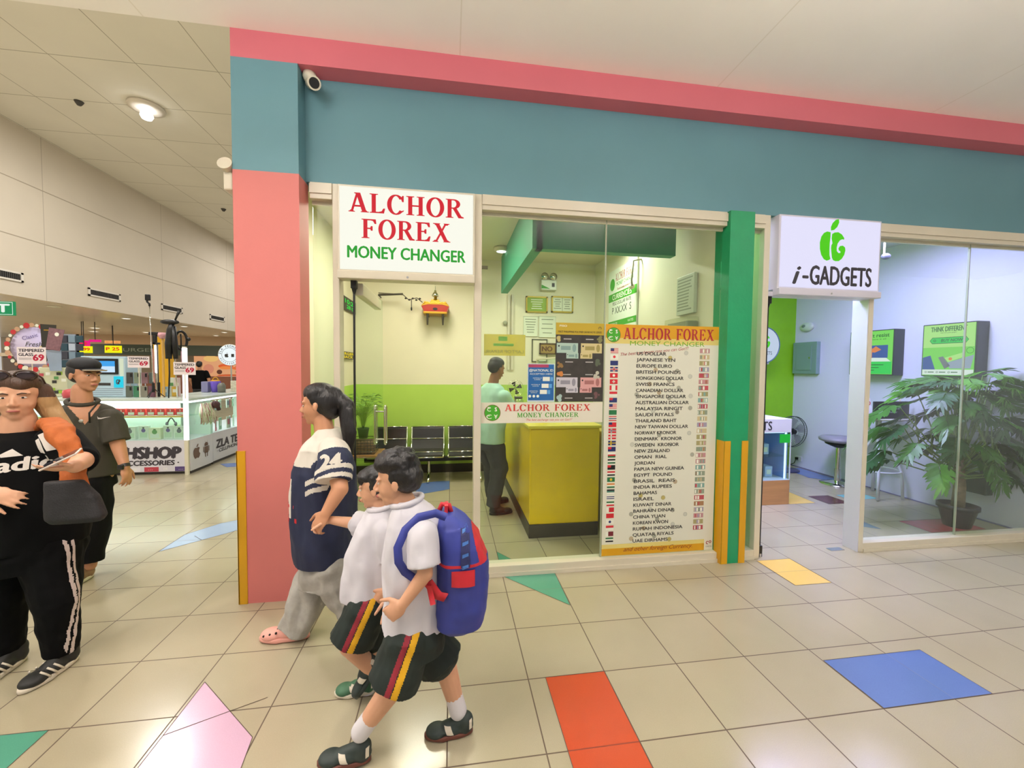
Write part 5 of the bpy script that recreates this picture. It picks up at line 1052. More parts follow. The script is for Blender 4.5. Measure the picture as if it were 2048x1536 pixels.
# ================================================================== phone accessory kiosk
KW = mat('kiosk_white', '#d6d4de', .35); KL = emat('kiosk_led', '#f4fbff', 1.7); KIN = mat('kiosk_inside', '#d4e6da', .4); KI = mat('kiosk_ink', '#37313a', .5)
def kiosk(name, label, x0, x1, y0, y1, art_front=None, art_side=None):
    t = Thing(name, label, 'display counter', 'lit glass phone accessory counters')
    b = MB(); b.box((x0 + .06, y0 + .05, 0), (x1 - .03, y1 - .01, .06), DARK); t.part('plinth', b)
    b = MB(); b.box((x0, y0, .045), (x1, y1, .51), KW, .004); t.part('base_panels', b)
    b = MB(); b.box((x0, y0, 1.095), (x1, y1, 1.135), mat('case_top', '#c9d6cf', .2, alpha=1), .004); t.part('top_slab', b)
    b = MB(); b.box((x0 + .006, y0 + .004, 1.065), (x1 - .006, y0 + .03, 1.095), KL); b.box((x1 - .03, y0 + .03, 1.065), (x1 - .006, y1 - .01, 1.095), KL); t.part('led_strip', b)
    b = MB(); b.box((x0 + .004, y0 + .003, .51), (x1 - .004, y0 + .009, 1.07), GLASS_G); b.box((x1 - .009, y0 + .01, .51), (x1 - .003, y1 - .004, 1.07), GLASS_G); t.part('glass', b)
    b = MB(); b.box((x0 + .01, y1 - .03, .51), (x1 - .012, y1 - .012, 1.09), KIN); b.box((x0 + .01, y0 + .30, .51), (x1 - .30, y0 + .315, 1.09), KIN) if x1 - x0 > 1.2 else None; b.box((x0 + .01, y0 + .03, .865), (x1 - .02, y0 + .29, .872), GLASS_G); b.box((x0 + .01, y0 + .025, .85), (x1 - .02, y0 + .03, .872), mat('shelf_edge', '#e0b04a', .4)); b.box((x0, y0, .505), (x1, y1, .515), KW); t.part('shelves', b)
    if art_front: b = MB(); art_front(b); t.part('front_lettering', b)
    if art_side: b = MB(); art_side(b); t.part('side_marks', b)
    return t.done()
SY = 4.22
def af(b):
    y = SY - .002
    b.text('ZLA TECHSHOP', -4.385, .25, .16, KI, y, w=1.62, align='r', bold=.12, shear=.1); b.text('· CELLPHONE ACCESSORIES ·', -4.41, .145, .07, KI, y, w=1.48, align='r', bold=.09, shear=.1)
    for k, c_ in enumerate(('#d6307a', '#d9d4dd', '#c9c4cf', '#e6e2ea', '#3c3346', '#d6c9d2', '#c23a7a', '#dcd8e0', '#3c4a60', '#e2dfe8', '#b43a4a', '#d2ced8', '#56427a')):
        x = -6.9 + k * .203; b.rect(x, x + (.19 if k % 3 else .15), .05, .118, mat('strip_%d' % (k % 13), c_, .5), y + .0008); b.text('OK' if k % 2 else '...', x + .08, .075, .025, PW, y, w=.06)
def aside(b):
    b.M = Matrix(((0, 1, 0, -4.248), (1, 0, 0, 0), (0, 0, 1, 0), (0, 0, 0, 1))); b.M = Matrix(((0, -1, 0, -4.248), (1, 0, 0, 0), (0, 0, 1, 0), (0, 0, 0, 1)))
    br = mat('mark_brown', '#6e5346', .5); bitten_apple(b, 4.37, .30, .20, br, -.001)
    b.rect(4.565, 4.665, .24, .36, br, -.001); b.disc(4.615, .375, .048, br, -.001, 20, .035); b.rect(4.56, 4.67, .345, .352, KW, -.0015)
    for x in (4.545, 4.685): b.rect(x - .009, x + .009, .26, .345, br, -.001)
    for x in (4.59, 4.64): b.rect(x - .010, x + .010, .18, .25, br, -.001)
    for s_ in (-1, 1): b.shape([(4.615 + s_ * .02, .40), (4.615 + s_ * .024, .40), (4.615 + s_ * .036, .435), (4.615 + s_ * .032, .435)], br, -.001)
kiosk('display_counter', 'lit glass phone accessory counter with big dark lettering on white front panels', -6.9, -4.25, SY, 4.80, af, aside)
def aside2(b):
    b.M = Matrix(((0, -1, 0, -4.268), (1, 0, 0, 0), (0, 0, 1, 0), (0, 0, 0, 1)))
    b.text('ZLA TECHSHOP', 4.93, .25, .13, KI, -.001, w=1.55, align='l', bold=.10, shear=.08); b.text('· CELLPHONE ACCESSORIES ·', 4.95, .17, .055, KI, -.001, w=1.5, align='l', bold=.05, shear=.08)
kiosk('display_counter', 'second lit glass counter set back behind the corner of the first, by the pillar', -5.0, -4.27, 4.84, 7.0, None, aside2)
area('kiosk_light', (-5.4, 4.36, 1.055), 2.4, 16, (1, 1, 1), size_y=.1); area('kiosk_light', (-4.45, 5.9, 1.055), .1, 13, (1, 1, 1), size_y=2.0)
t = Thing('led_post', 'bright white upright light post on the corner of the front glass counter', 'light')
b = MB(); b.box((-4.30, 4.165, .0), (-4.25, 4.195, 1.90), CW); t.part('post', b); b = MB(); b.box((-4.298, 4.158, .52), (-4.252, 4.166, 1.88), emat('post_led', '#ffffff', 2.2)); b.box((-4.251, 4.168, .52), (-4.245, 4.192, 1.88), emat('post_led', '#ffffff', 2.2)); t.part('light_strip', b); t.done()
t = Thing('led_post', 'shorter white light tube behind the middle tempered glass sign', 'light')
b = MB(); b.cyl((-4.92, 4.62, 1.137), (-4.92, 4.62, 1.95), .02, CW); t.part('post', b); b = MB(); b.cyl((-4.92, 4.595, 1.5), (-4.92, 4.595, 1.93), .014, emat('post_led', '#ffffff', 2.2)); t.part('light_strip', b); t.done()
def tempered(cx, cz, w_, h_, y, lb, tilt=0):
    t = Thing('price_card', lb, 'sign', 'tempered glass price cards at the kiosk'); M_ = Matrix.Translation((cx, y, cz)) @ Matrix.Rotation(tilt, 4, 'Y')
    b = MB(M_); b.box((-w_ / 2, 0, -h_ / 2), (w_ / 2, .004, h_ / 2), mat('card_face', '#e9dde0', .4)); b.box((-.006, .004, 1.137 - cz), (.006, .008, h_ / 2), CW); t.part('card', b)
    b = MB(M_); b.text('TEMPERED', 0, h_ * .22, h_ * .17, KI, -.001, w=w_ * .88, bold=.06); b.text('GLASS', -w_ * .19, -h_ * .03, h_ * .17, KI, -.001, w=w_ * .5, bold=.06); b.text('69', w_ * .24, -h_ * .30, h_ * .36, mat('card_red', '#b8123c', .4), -.0015, w=w_ * .36, bold=.08); b.rect(-w_ * .44, 0, -h_ * .17, -h_ * .15, KI, -.001); b.rect(-w_ * .44, 0, -h_ * .25, -h_ * .23, KI, -.001)
    t.part('lettering', b); t.done()
a = at_y(63, 711, 4.4); tempered(a.x, a.z, .36, .24, 4.4, 'tempered glass 69 card behind the woman in black, leftmost of three')
a = at_y(277, 724, 4.42); tempered(a.x, a.z, .29, .17, 4.42, 'tempered glass 69 card crossed by a pole right of the machine')
a = at_y(369, 737, 4.12); tempered(a.x, a.z, .29, .185, 4.12, 'tempered glass 69 card on the bright corner post')
# merchandise
rp = mat('pack_red', '#d8342c', .35); rw = mat('pack_white', '#e4e8e0', .35)
def pack(w_, d_, h_, m, m2, art=0):
    b = MB(); b.box((-w_ / 2, -d_ / 2, 0), (w_ / 2, d_ / 2, h_), m, .002); b.rect(-w_ * .38, w_ * .38, h_ * .12, h_ * .5, m2, -d_ / 2 - .0008)
    if art: b.disc(0, h_ * .65, w_ * .22, art, -d_ / 2 - .0012, 12); b.rect(-w_ * .1, w_ * .1, h_ * .8, h_ * .9, INK, -d_ / 2 - .001)
    else: b.text('2', 0, h_ * .6, h_ * .25, PW, -d_ / 2 - .001, bold=.05)
    return b
first = None
for i in range(13):
    x = -5.98 + i * .13; lb = 'small red accessory pack in the row on the upper shelf of the front glass counter'
    if first is None: first = solo('accessory_pack', pack(.105, .08, .105, rp, rw), lb, 'package', 'red packs on the upper kiosk shelf', keep=True); o = first
    else: o = first.copy(); COL.objects.link(o)
    o.location = (x, 4.33, .873)
GRY = mat('blob_grey', '#6a6c78', .4); VIO = mat('blob_violet', '#6a5a9c', .4); GN2 = mat('blob_green', '#5f9a5a', .4)
protos = [pack(.15, .06, .19, rw, mat('pack_pale', '#c9dcc6', .4), GRY), pack(.13, .05, .20, rw, mat('pack_pale', '#c9dcc6', .4), VIO), pack(.16, .06, .17, mat('pack_cream', '#e6e6cc', .4), rw, GN2)]
po = []
for i in range(11):
    k = (0, 1, 2, 0, 2, 1, 0, 1, 2, 1, 0)[i]; x = -6.1 + i * .165; lb = 'upright white boxed gadget in the row on the kiosk floor with a %s picture' % ('grey', 'violet', 'green')[k]
    if len([p for p in po if p[0] == k]) == 0: o = solo('boxed_gadget', protos[k], lb, 'box', 'white boxed gadgets with a %s picture' % ('grey', 'violet', 'green')[k], keep=True); po.append((k, o))
    else: o = [p[1] for p in po if p[0] == k][0].copy(); COL.objects.link(o)
    o.location = (x, 4.34 + .02 * (i % 2), .516)
b = MB(); b.tube([(-.06 + .12 * i / 12, 0, .02 + .10 * math.sin(PI * i / 12)) for i in range(13)], .009, INK, n=6); b.ell((-.06, 0, .03), (.02, .02, .035), GRY, 10, 8); b.ell((.06, 0, .03), (.02, .02, .035), GRY, 10, 8)
o = solo('headphones', b, 'dark headphones standing above the boxed gadgets near the light post', 'headphones', keep=True); o.location = (-4.62, 4.42, .70)
b = MB(); b.box((-.08, -.03, 0), (.08, .03, .185), mat('pack_lime', '#cfe08a', .4), .004); o = solo('headphone_box', b, 'lime box behind the dark headphones', 'box', keep=True); o.location = (-4.62, 4.47, .516)
# packages in the second counter, seen through its side glass
pr2 = [mat('pk%d' % i, c_, .35) for i, c_ in enumerate(('#e8ece4', '#b9d8c0', '#8c97b0', '#d8d2c2', '#7fae8c', '#cf3c60'))]
pobj = {}
for lvl, (z, h_) in enumerate(((.516, .20), (.876, .15))):
    for i in range(13):
        m = (i * 5 + lvl * 3) % 6; lb = '%s phone accessory leaning in the %s row of the set-back counter' % (['white', 'mint', 'slate blue', 'beige', 'green', 'crimson'][m], ['lower', 'upper'][lvl])
        key = (m, lvl)
        if key not in pobj:
            b = MB(); b.box((-.15, -.045, 0), (-.138, .045, h_), pr2[m]); b.box((-.137, -.03, h_ * .3), (-.1365, .03, h_ * .8), pr2[(m + 2) % 6]); o = solo('phone_accessory', b, lb, 'accessory', 'upright accessories in the set-back counter, %s, %s row' % (['white', 'mint', 'slate', 'beige', 'green', 'crimson'][m], ['lower', 'upper'][lvl]), keep=True); pobj[key] = o
        else: o = pobj[key].copy(); COL.objects.link(o)
        o.location = (-4.19 - .02 * (i % 3), 4.98 + i * .15, z + .002); o.rotation_euler = (0, 0, .5 - .2 * (i % 4))
# bunch of hanging chargers
t = Thing('charm_bunch', 'bunch of pale straps with a dark tie hanging where the two counters meet', 'straps')
b = MB(); rnd = random.Random(4)
for i in range(60):
    y = 4.45 + rnd.random() * .36; z = 1.04 - rnd.random() * .06; m = [CPW, mat('strap_cream', '#e3dccb', .5), mat('strap_green', '#b9c7a0', .5), mat('strap_rose', '#b48a86', .5)][i % 4]
    b.tube([(-4.235, y, z), (-4.20 - rnd.random() * .03, y + rnd.uniform(-.04, .04), z - .12), (-4.21, y + rnd.uniform(-.07, .07), z - .2 - rnd.random() * .12)], .008, m, n=5)
o = t.part('straps', b); o['kind'] = 'stuff'; b = MB(); b.ell((-4.18, 4.78, .99), (.05, .08, .06), mat('tie_maroon', '#4a2a2c', .6), 12, 8); b.tube([(-4.18, 4.72, 1.03), (-4.17, 4.80, .98), (-4.17, 4.84, .90)], .03, mat('tie_maroon', '#4a2a2c', .6), n=8); t.part('tie', b); t.done()
# top of the counters: machine, cases, stands
a = at_y(160, 712, 4.5); c_ = at_y(252, 788, 4.5)
t = Thing('payment_machine', 'pale blue payment machine with a dark-framed screen behind the man in the cap', 'machine')
b = MB(); b.box((a.x, 4.5, 1.137), (c_.x, 4.75, a.z), mat('machine_blue', '#b3cddb', .35), .012); t.part('machine_body', b)
w_ = c_.x - a.x; b = MB(); b.box((a.x + .03, 4.49, a.z - .27), (c_.x - .09, 4.502, a.z - .035), BLACK, .004); sc_ = t.part('screen_bezel', b)
b = MB(); b.rect(a.x + .06, c_.x - .13, a.z - .24, a.z - .07, emat('screen_blue2', '#3aa0ea', 1.0), 4.4885); b.rect(a.x + .06, c_.x - .13, a.z - .24, a.z - .15, emat('screen_pale', '#c9e4fa', 1.0), 4.488); t.part('screen', b, sc_)
b = MB(); b.box((c_.x - .15, 4.488, 1.28), (c_.x - .03, 4.499, 1.45), emat('cyan_tag', '#1ad6f0', .9)); b.text('GP', c_.x - .09, 1.33, .07, KI, 4.486, w=.05, bold=.06, rot=0); t.part('cyan_sticker', b)
b = MB(); b.rect(a.x + .1, c_.x - .2, 1.31, 1.35, INK, 4.498); 
for k in range(4): b.rect(a.x + .05, c_.x - .04, 1.17 + k * .03, 1.175 + k * .03, GRY, 4.498)
b.rect(c_.x - .075, c_.x - .02, a.z - .3, a.z - .03, KIN, 4.498); t.part('printed_panels', b); t.done()
cols = ['#5c6458', '#3f7a58', '#8a8678', '#6f4a56', '#4a4642', '#7d8a74', '#8c6a70', '#55605c']; CN = ['olive grey', 'green', 'stone', 'plum', 'charcoal', 'sage', 'dusty rose', 'slate']
for i in range(8):
    p_ = at_y(260 + 15 * (i % 4), 786 - 24 * (i // 4), 4.48 + .05 * (i // 4)); z = 1.137 if i < 4 else 1.34
    b = MB(); b.box((p_.x - .045, 4.46 + .06 * (i // 4), z), (p_.x + .045, 4.475 + .06 * (i // 4), z + .17), mat('case_c%d' % i, cols[i], .3), .006); b.box((p_.x + .01, 4.455 + .06 * (i // 4), z + .10), (p_.x + .035, 4.462 + .06 * (i // 4), z + .155), BLACK, .004)
    if i >= 4: b.box((p_.x - .004, 4.53, 1.137), (p_.x + .004, 4.54, z + .01), CHROME)
    solo('phone_case', b, '%s phone case in the %s row on the counter right of the machine' % (CN[i], 'front' if i < 4 else 'raised back'), 'phone case', 'phone cases standing on the front glass counter', )
def stand(name, label, cat, base, top, head, col=CHROME, legs=True, z0=1.137, r=.006):
    t = Thing(name, label, cat); b = MB(); b.tube([base + Vector((0, 0, .1)) if legs else base, (base + top) / 2, top], r, col, n=8); b.cyl(base + Vector((0, 0, .08)) if legs else base, base + Vector((0, 0, .22)), .018, BLACK, n=10); t.part('pole', b)
    if legs:
        for k in range(3):
            a_ = 2 * PI * k / 3 + .5; b = MB(); b.tube([base + Vector((0, 0, .14)), base + Vector((.14 * math.cos(a_), .10 * math.sin(a_), .006))], .006, BLACK, n=6); t.part('leg', b)
    b = MB(); head(b, top); t.part('phone_clamp', b); t.done()
def head1(b, p): b.tube([p, p + Vector((0, 0, .03)), p + Vector((-.03, 0, .06)), p + Vector((-.03, 0, .14)), p + Vector((.0, 0, .16))], .014, BLACK, n=8); b.box(p + Vector((-.05, -.02, .08)), p + Vector((.01, .02, .17)), BLACK, .008)
a = at_y(307, 785, 4.36); c_ = at_y(299, 612, 4.36)
stand('selfie_stick', 'tall extended chrome selfie stick with a black clamp on a small tripod', 'selfie stick', Vector((a.x, 4.36, 1.137)), Vector((c_.x, 4.36, c_.z)), head1)
def head2(b, p): b.box(p + Vector((-.10, -.02, -.02)), p + Vector((.05, .02, .03)), BLACK, .008); b.box(p + Vector((-.05, -.02, -.16)), p + Vector((.0, .02, -.02)), BLACK, .008); b.box(p + Vector((-.05, -.02, -.16)), p + Vector((.04, .02, -.13)), BLACK, .006)
a = at_y(318, 785, 4.56); c_ = at_y(313, 668, 4.56)
stand('phone_stand', 'short black phone stand beside the tall selfie stick', 'phone stand', Vector((a.x, 4.56, 1.137)), Vector((c_.x, 4.56, c_.z)), head2, BLACK, False)
a = at_y(337, 785, 4.30); c_ = at_y(344, 650, 4.30)
t = Thing('tripod_bundle', 'black folded tripod bundle with tilted pan handle standing above the counter', 'tripod')
b = MB(); b.tube([(a.x, 4.30, 1.137), (a.x + .02, 4.30, 1.5), (c_.x - .05, 4.30, 1.9)], .010, BLACK, n=8); b.tube([(a.x + .10, 4.33, 1.137), (c_.x + .0, 4.33, 1.9)], .010, CHROME, n=8); t.part('pole', b)
b = MB(); b.tube([(c_.x - .055, 4.3, 1.72), (c_.x - .045, 4.3, 1.95), (c_.x - .02, 4.3, 2.15), (c_.x, 4.3, 2.24)], [.04, .055, .05, .03], BLACK, n=10); b.tube([(c_.x + .04, 4.3, 1.72), (c_.x + .03, 4.3, 1.95), (c_.x + .02, 4.3, 2.2)], [.03, .04, .03], BLACK, n=10); t.part('folded_legs', b)
b = MB(); b.ell((c_.x - .03, 4.3, 2.265), (.13, .05, .04), BLACK, 14, 8); b.tube([(c_.x + .03, 4.3, 2.26), (c_.x + .07, 4.3, 2.36), (c_.x + .10, 4.3, 2.43)], [.012, .014, .022], BLACK, n=8); t.part('pan_head', b); t.done()
c_ = at_y(362, 681, 4.48)
t = Thing('ring_light', 'black ring light leaning behind the tripod bundle', 'ring light')
b = MB(); b.tube([(c_.x + .065 * math.cos(k * PI / 14), 4.48 + .03 * math.cos(k * PI / 14), c_.z + .14 * math.sin(k * PI / 14)) for k in range(28)], .018, BLACK, n=8, closed=True); b.tube([(c_.x, 4.48, c_.z - .13), (c_.x, 4.48, c_.z + .1)], .010, BLACK, n=6); b.ell((c_.x + .10, 4.48, c_.z + .02), (.035, .03, .03), BLACK, 10, 6); t.part('ring', b)
b = MB(); b.tube([(c_.x, 4.48, c_.z - .14), (c_.x - .0, 4.50, 1.137)], .008, mat('pole_rose', '#9a6a70', .4), n=8); t.part('pole', b); t.done()
a = at_y(324, 785, 4.5); c_ = at_y(325, 672, 4.5)
t = Thing('pink_stick_stand', 'pink topped clear display tube of selfie sticks', 'display tube')
b = MB(); b.lathe((c_.x, 4.5, c_.z - .04), [(.035, 0), (.06, .05), (.05, .09)], mat('pink_top', '#d8a0a8', .4), n=16); t.part('top', b)
b = MB(); b.cyl((c_.x, 4.5, 1.137), (c_.x, 4.5, c_.z - .04), .016, mat('tan_tube', '#cfa45a', .4), n=12); b.cyl((c_.x - .12, 4.5, 1.137), (c_.x - .14, 4.5, c_.z - .2), .012, mat('rose_tube', '#c98f86', .4), n=10); t.part('tubes', b); t.done()
for i, (px, zc, s_) in enumerate(((330, 0, 1), (341, 1, 1), (349, 0, 1), (352, 1, 1))):
    p_ = at_y(px, 785, 4.60); b = MB(); b.box((p_.x - .04, 4.60 + .03 * zc, 1.137), (p_.x + .04, 4.62 + .03 * zc, 1.29 + .14 * zc), mat('hang_%d' % i, ['#9fc0d4', '#d9e2d2', '#d9b44a', '#dfc8cc'][i], .35), .003); b.rect(p_.x - .025, p_.x + .025, 1.2 + .1 * zc, 1.25 + .1 * zc, GN2 if i == 1 else PW, 4.599 + .03 * zc)
    solo('hanging_pack', b, ['blue blister pack at the foot of the tripod bundle', 'tall white pack with green print beside the corner post', 'yellow pack lying low beside the corner post', 'tall pale pink pack touching the corner post'][i], 'package', 'packs standing by the corner post')
# pink wrapped sheet, dark banner, round flower sign, clear bag (left part)
a = at_y(93, 655, 4.6); 
def quad(pxs, Y, m, name, label, cat, th=.006, art=None):
    pts = [at_y(px, py, Y) for px, py in pxs]; b = MB(); b.poly(pts, m, th, (0, -1, 0)); 
    t = Thing(name, label, cat); t.part('panel', b)
    if art: b = MB(); art(b, pts, Y); t.part('print', b)
    t.done()
def tx(s, u, v, h, m, w=None):
    def f(b, p, Y):
        P0 = p[0] + (p[1] - p[0]) * u + (p[3] - p[0]) * v; b.text(s, P0.x, P0.z, h, m, Y - .004, w=w)
    return f
quad([(98, 655), (129, 660), (119, 702), (91, 698)], 4.55, mat('foil_plum', '#8f6a70', .3, .3, var=.2, vscale=30), 'foil_pack', 'plum foil covered sheet hanging beside the leftmost price card', 'package', art=lambda b, p, Y: [b.disc(p[0].x + .10, p[0].z - .10, .03, PW, Y - .004, 10)])
quad([(91, 700), (122, 700), (123, 742), (100, 742)], 4.57, mat('clear_bag', '#9fb0c4', .1, .2), 'plastic_bag', 'shiny clear plastic bag hanging below the plum foil sheet', 'bag')
quad([(80, 648), (112, 650), (111, 690), (92, 725), (86, 725)], 4.9, mat('banner_dark', '#2e2c24', .5), 'hanging_banner', 'dark narrow hanging banner with gold print behind the plum foil', 'banner', art=lambda b, p, Y: [b.rect(p[0].x + .05, p[0].x + .16, p[0].z - .10, p[0].z - .085, GOLD, Y - .004), b.shape([(p[0].x + .07, p[0].z - .35), (p[0].x + .13, p[0].z - .35), (p[0].x + .10, p[0].z - .2)], GOLD, Y - .004)])
a = at_y(72, 695, 7.0)
t = Thing('round_sign', 'round pale lilac sign with red and white flower edge behind the price card', 'sign')
b = MB(); b.lathe((a.x, 7.0, a.z), [(.40, 0), (.40, -.04)], mat('disc_lilac', '#c9c0e8', .5), n=32, axis='y'); b.box((a.x - .02, 6.98, 0), (a.x + .02, 7.02, a.z), CW); t.part('sign_disc', b)
b = MB(); rnd = random.Random(9)
for k in range(26): an = .6 + k * .2; b.disc(a.x + .44 * math.cos(an), a.z + .44 * math.sin(an), rnd.uniform(.03, .06), [FR, PW, mat('bloom_tan', '#c9a080', .5)][k % 3], 6.95 - .001 * k, 10)
t.part('flower_edge', b); b = MB(); b.text('Classic', a.x - .05, a.z + .18, .07, VIO, 6.955, rot=.3); b.text('Fresh', a.x, a.z + .02, .09, INK, 6.955, shear=.3); b.disc(a.x + .2, a.z - .05, .12, mat('sand_disc', '#e6d2a8', .5), 6.955, 20); t.part('lettering', b); t.done()
# clothes rack look-alikes behind: dark shelf with teal boxes
t = Thing('display_rack', 'tall grey rack of blue and dark phone pouches behind the man in the cap', 'rack')
a = at_y(120, 668, 4.95); c_ = at_y(157, 745, 4.95); b = MB(); b.box((a.x, 4.95, 1.0), (c_.x, 4.98, a.z), mat('rack_grey', '#8f99a8', .4)); b.box((a.x, 4.95, 0), (a.x + .02, 4.98, a.z), CW); b.box((c_.x - .02, 4.95, 0), (c_.x, 4.98, a.z), CW); t.part('rack_panel', b)
for r_ in range(5):
    for k in range(3): b = MB(); b.box((a.x + .02 + .105 * k, 4.93, a.z - .13 - .13 * r_), (a.x + .11 + .105 * k, 4.948, a.z - .02 - .13 * r_), [mat('pch_a', '#3a3c48', .4), mat('pch_b', '#7f96a8', .4), mat('pch_c', '#2c4a58', .4), mat('pch_d', '#b9c6d8', .4)][(r_ * 2 + k) % 4], .004); t.part('pouch', b)
t.done()
t = Thing('snack_display', 'yellow green product display low behind the woman in black', 'display')
a = at_y(78, 735, 4.6); c_ = at_y(135, 790, 4.6); b = MB(); b.box((a.x, 4.6, 1.137), (c_.x, 4.9, a.z), mat('disp_cream', '#cfcfae', .4), .01); t.part('box_body', b)
b = MB(); rnd = random.Random(5)
for k in range(14): u = rnd.random() * .85; v = rnd.random() * .8; x = a.x + u * (c_.x - a.x); z = 1.137 + v * (a.z - 1.137); b.rect(x, x + .06, z, z + .045, [GN2, mat('d_lime', '#9cc23a', .4), INK, mat('d_rose', '#c8505c', .4), PW][k % 5], 4.598 - .0003 * k)
t.part('printed_panels', b); t.done()
a = at_y(190, 782, 4.36); b = MB(); b.lathe((at_y(143, 778, 4.36).x, 4.36, 1.137), [(.09, 0), (.10, .05), (.09, .11), (.03, .13)], mat('red_tin', '#c04a52', .4), n=20); solo('red_tin', b, 'round red tin on the counter between the two people', 'tin')
# right: round techshop sign, tumbler, jars on the set-back counter
a = at_y(462, 710, 6.0)
t = Thing('round_sign', 'round white lit sign with ring of dark letters beside the pink pillar', 'sign')
b = MB(); b.lathe((a.x, 6.0, a.z), [(.20, 0), (.20, -.05)], CW, n=36, axis='y'); b.cyl((a.x, 6.0, 1.137), (a.x, 6.0, a.z - .19), .012, CHROME); t.part('sign_disc', b)
b = MB(); b.disc(a.x, a.z, .195, emat('round_face', '#eef8fa', 1.0), 5.948, 40); b.ring(a.x, a.z, .130, .136, INK, 5.946, 36); t.part('sign_face', b)
b = MB()
for k, ch in enumerate('ZLA TECHSHOP'): an = math.radians(170 - k * 14.5); b.text(ch, a.x + .150 * math.cos(an), a.z + .150 * math.sin(an), .035, INK, 5.945, rot=an - PI / 2, bold=.05) if ch != ' ' else None
for k, ch in enumerate('ACCESSORIES'): an = math.radians(205 + k * 13); b.text(ch, a.x + .178 * math.cos(an), a.z + .178 * math.sin(an), .025, INK, 5.945, rot=an + PI / 2, bold=.05)
bitten_apple(b, a.x - .05, a.z - .01, .08, INK, 5.945); b.rect(a.x + .03, a.x + .08, a.z - .04, a.z + .02, INK, 5.945); t.part('lettering', b); t.done()
a = at_y(436, 772, 5.7)
t = Thing('tumbler', 'violet drink tumbler standing on the set-back counter', 'tumbler')
b = MB(); b.lathe((-4.66, 5.7, 1.137), [(.06, 0), (.075, .10), (.08, .19), (.075, .20)], mat('tumbler_violet', '#6f55c4', .25), n=24); t.part('cup', b); b = MB(); b.tube([(-4.66 + .05 * math.cos(PI * k / 10), 5.7, 1.337 + .07 * math.sin(PI * k / 10)) for k in range(11)], .008, YEL, n=6); b.lathe((-4.66, 5.7, 1.336), [(.075, 0), (.06, .02)], YEL); t.part('handle', b); t.done()
b = MB(); b.box((-4.86, 5.62, 1.137), (-4.75, 5.74, 1.33), mat('box_lilac', '#8a88b0', .3), .01); solo('lilac_box', b, 'grey lilac box left of the violet tumbler', 'box')
b = MB(); b.lathe((-4.52, 5.62, 1.137), [(.06, 0), (.065, .12), (.04, .17)], mat('jar_grey', '#6c6c64', .4), n=18); solo('grey_jar', b, 'dark grey jar right of the violet tumbler', 'jar')
b = MB(); b.box((-4.46, 5.80, 1.137), (-4.29, 5.92, 1.34), mat('carton_cream', '#d4cfba', .5, var=.2, vscale=40), .004); solo('cream_carton', b, 'cream carton on the set-back counter next to the pink pillar', 'carton')
b = MB(); b.box((-4.62, 6.3, 1.137), (-4.30, 6.6, 1.40), mat('case_navy', '#2c2c4a', .35), .015); b.box((-4.60, 6.29, 1.40), (-4.32, 6.55, 1.43), mat('lid_lilac', '#b4a8cc', .3), .01); solo('cash_register', b, 'dark navy register with a pale lid beside the round lit sign', 'register')

# ================================================================== food stall and signs further back
t = Thing('food_stall', 'far food stall with dark green header and lit orange burger poster', 'stall')
b = MB(); b.box((-17.5, 19.0, 2.04), (-9.2, 19.3, 2.53), mat('stall_green', '#38453a', .5)); t.part('header', b)
b = MB(); b.box((-17.5, 19.0, 2.53), (-9.2, 19.3, 2.97), mat('stall_tan', '#b79c80', .6)); t.part('soffit', b)
b = MB(); b.box((-17.5, 19.4, 0), (-9.2, 20.3, 1.05), mat('stall_wood', '#7a4a34', .5)); t.part('counter', b)
b = MB(); b.rect(-13.4, -9.6, .9, 2.05, emat('poster_orange', '#e0a070', .9), 20.6); b.box((-13.4, 20.61, .0), (-9.6, 20.7, 2.6), mat('stall_wood', '#7a4a34', .5)); t.part('poster_panel', b)
b = MB(); M_ = lambda n_, c_: emat('bp_' + n_, c_, .85)
rnd = random.Random(2)
for k, (x, z, r, rz, c_) in enumerate([(-12.6, 1.93, .35, .16, '#f0c070'), (-11.6, 1.9, .3, .14, '#f4cc86'), (-11.9, 1.55, .36, .12, '#e2581c'), (-11.9, 1.47, .30, .08, '#f08a3a'), (-11.2, 1.45, .42, .10, '#e86a20'), (-11.1, 1.55, .35, .07, '#8a4a2c'), (-11.2, 1.72, .3, .12, '#e88a40'), (-11.0, 1.85, .22, .14, '#c85a3a'), (-12.2, 1.25, .13, .12, '#5a2c18'), (-11.3, 1.25, .14, .11, '#4a2414'), (-10.6, 1.5, .3, .2, '#d8a08c'), (-12.7, 1.4, .25, .25, '#d88a6a'), (-11.7, 1.05, .6, .08, '#c8501c')]): b.disc(x, z, r, M_(str(k), c_), 20.59 - .003 * k, 20, rz)
t.part('burger_picture', b); b = MB(); b.text('BURGER', -14.9, 2.2, .16, mat('stall_letters', '#8f9a8c', .5), 18.99, w=1.6); t.part('lettering', b); t.done()
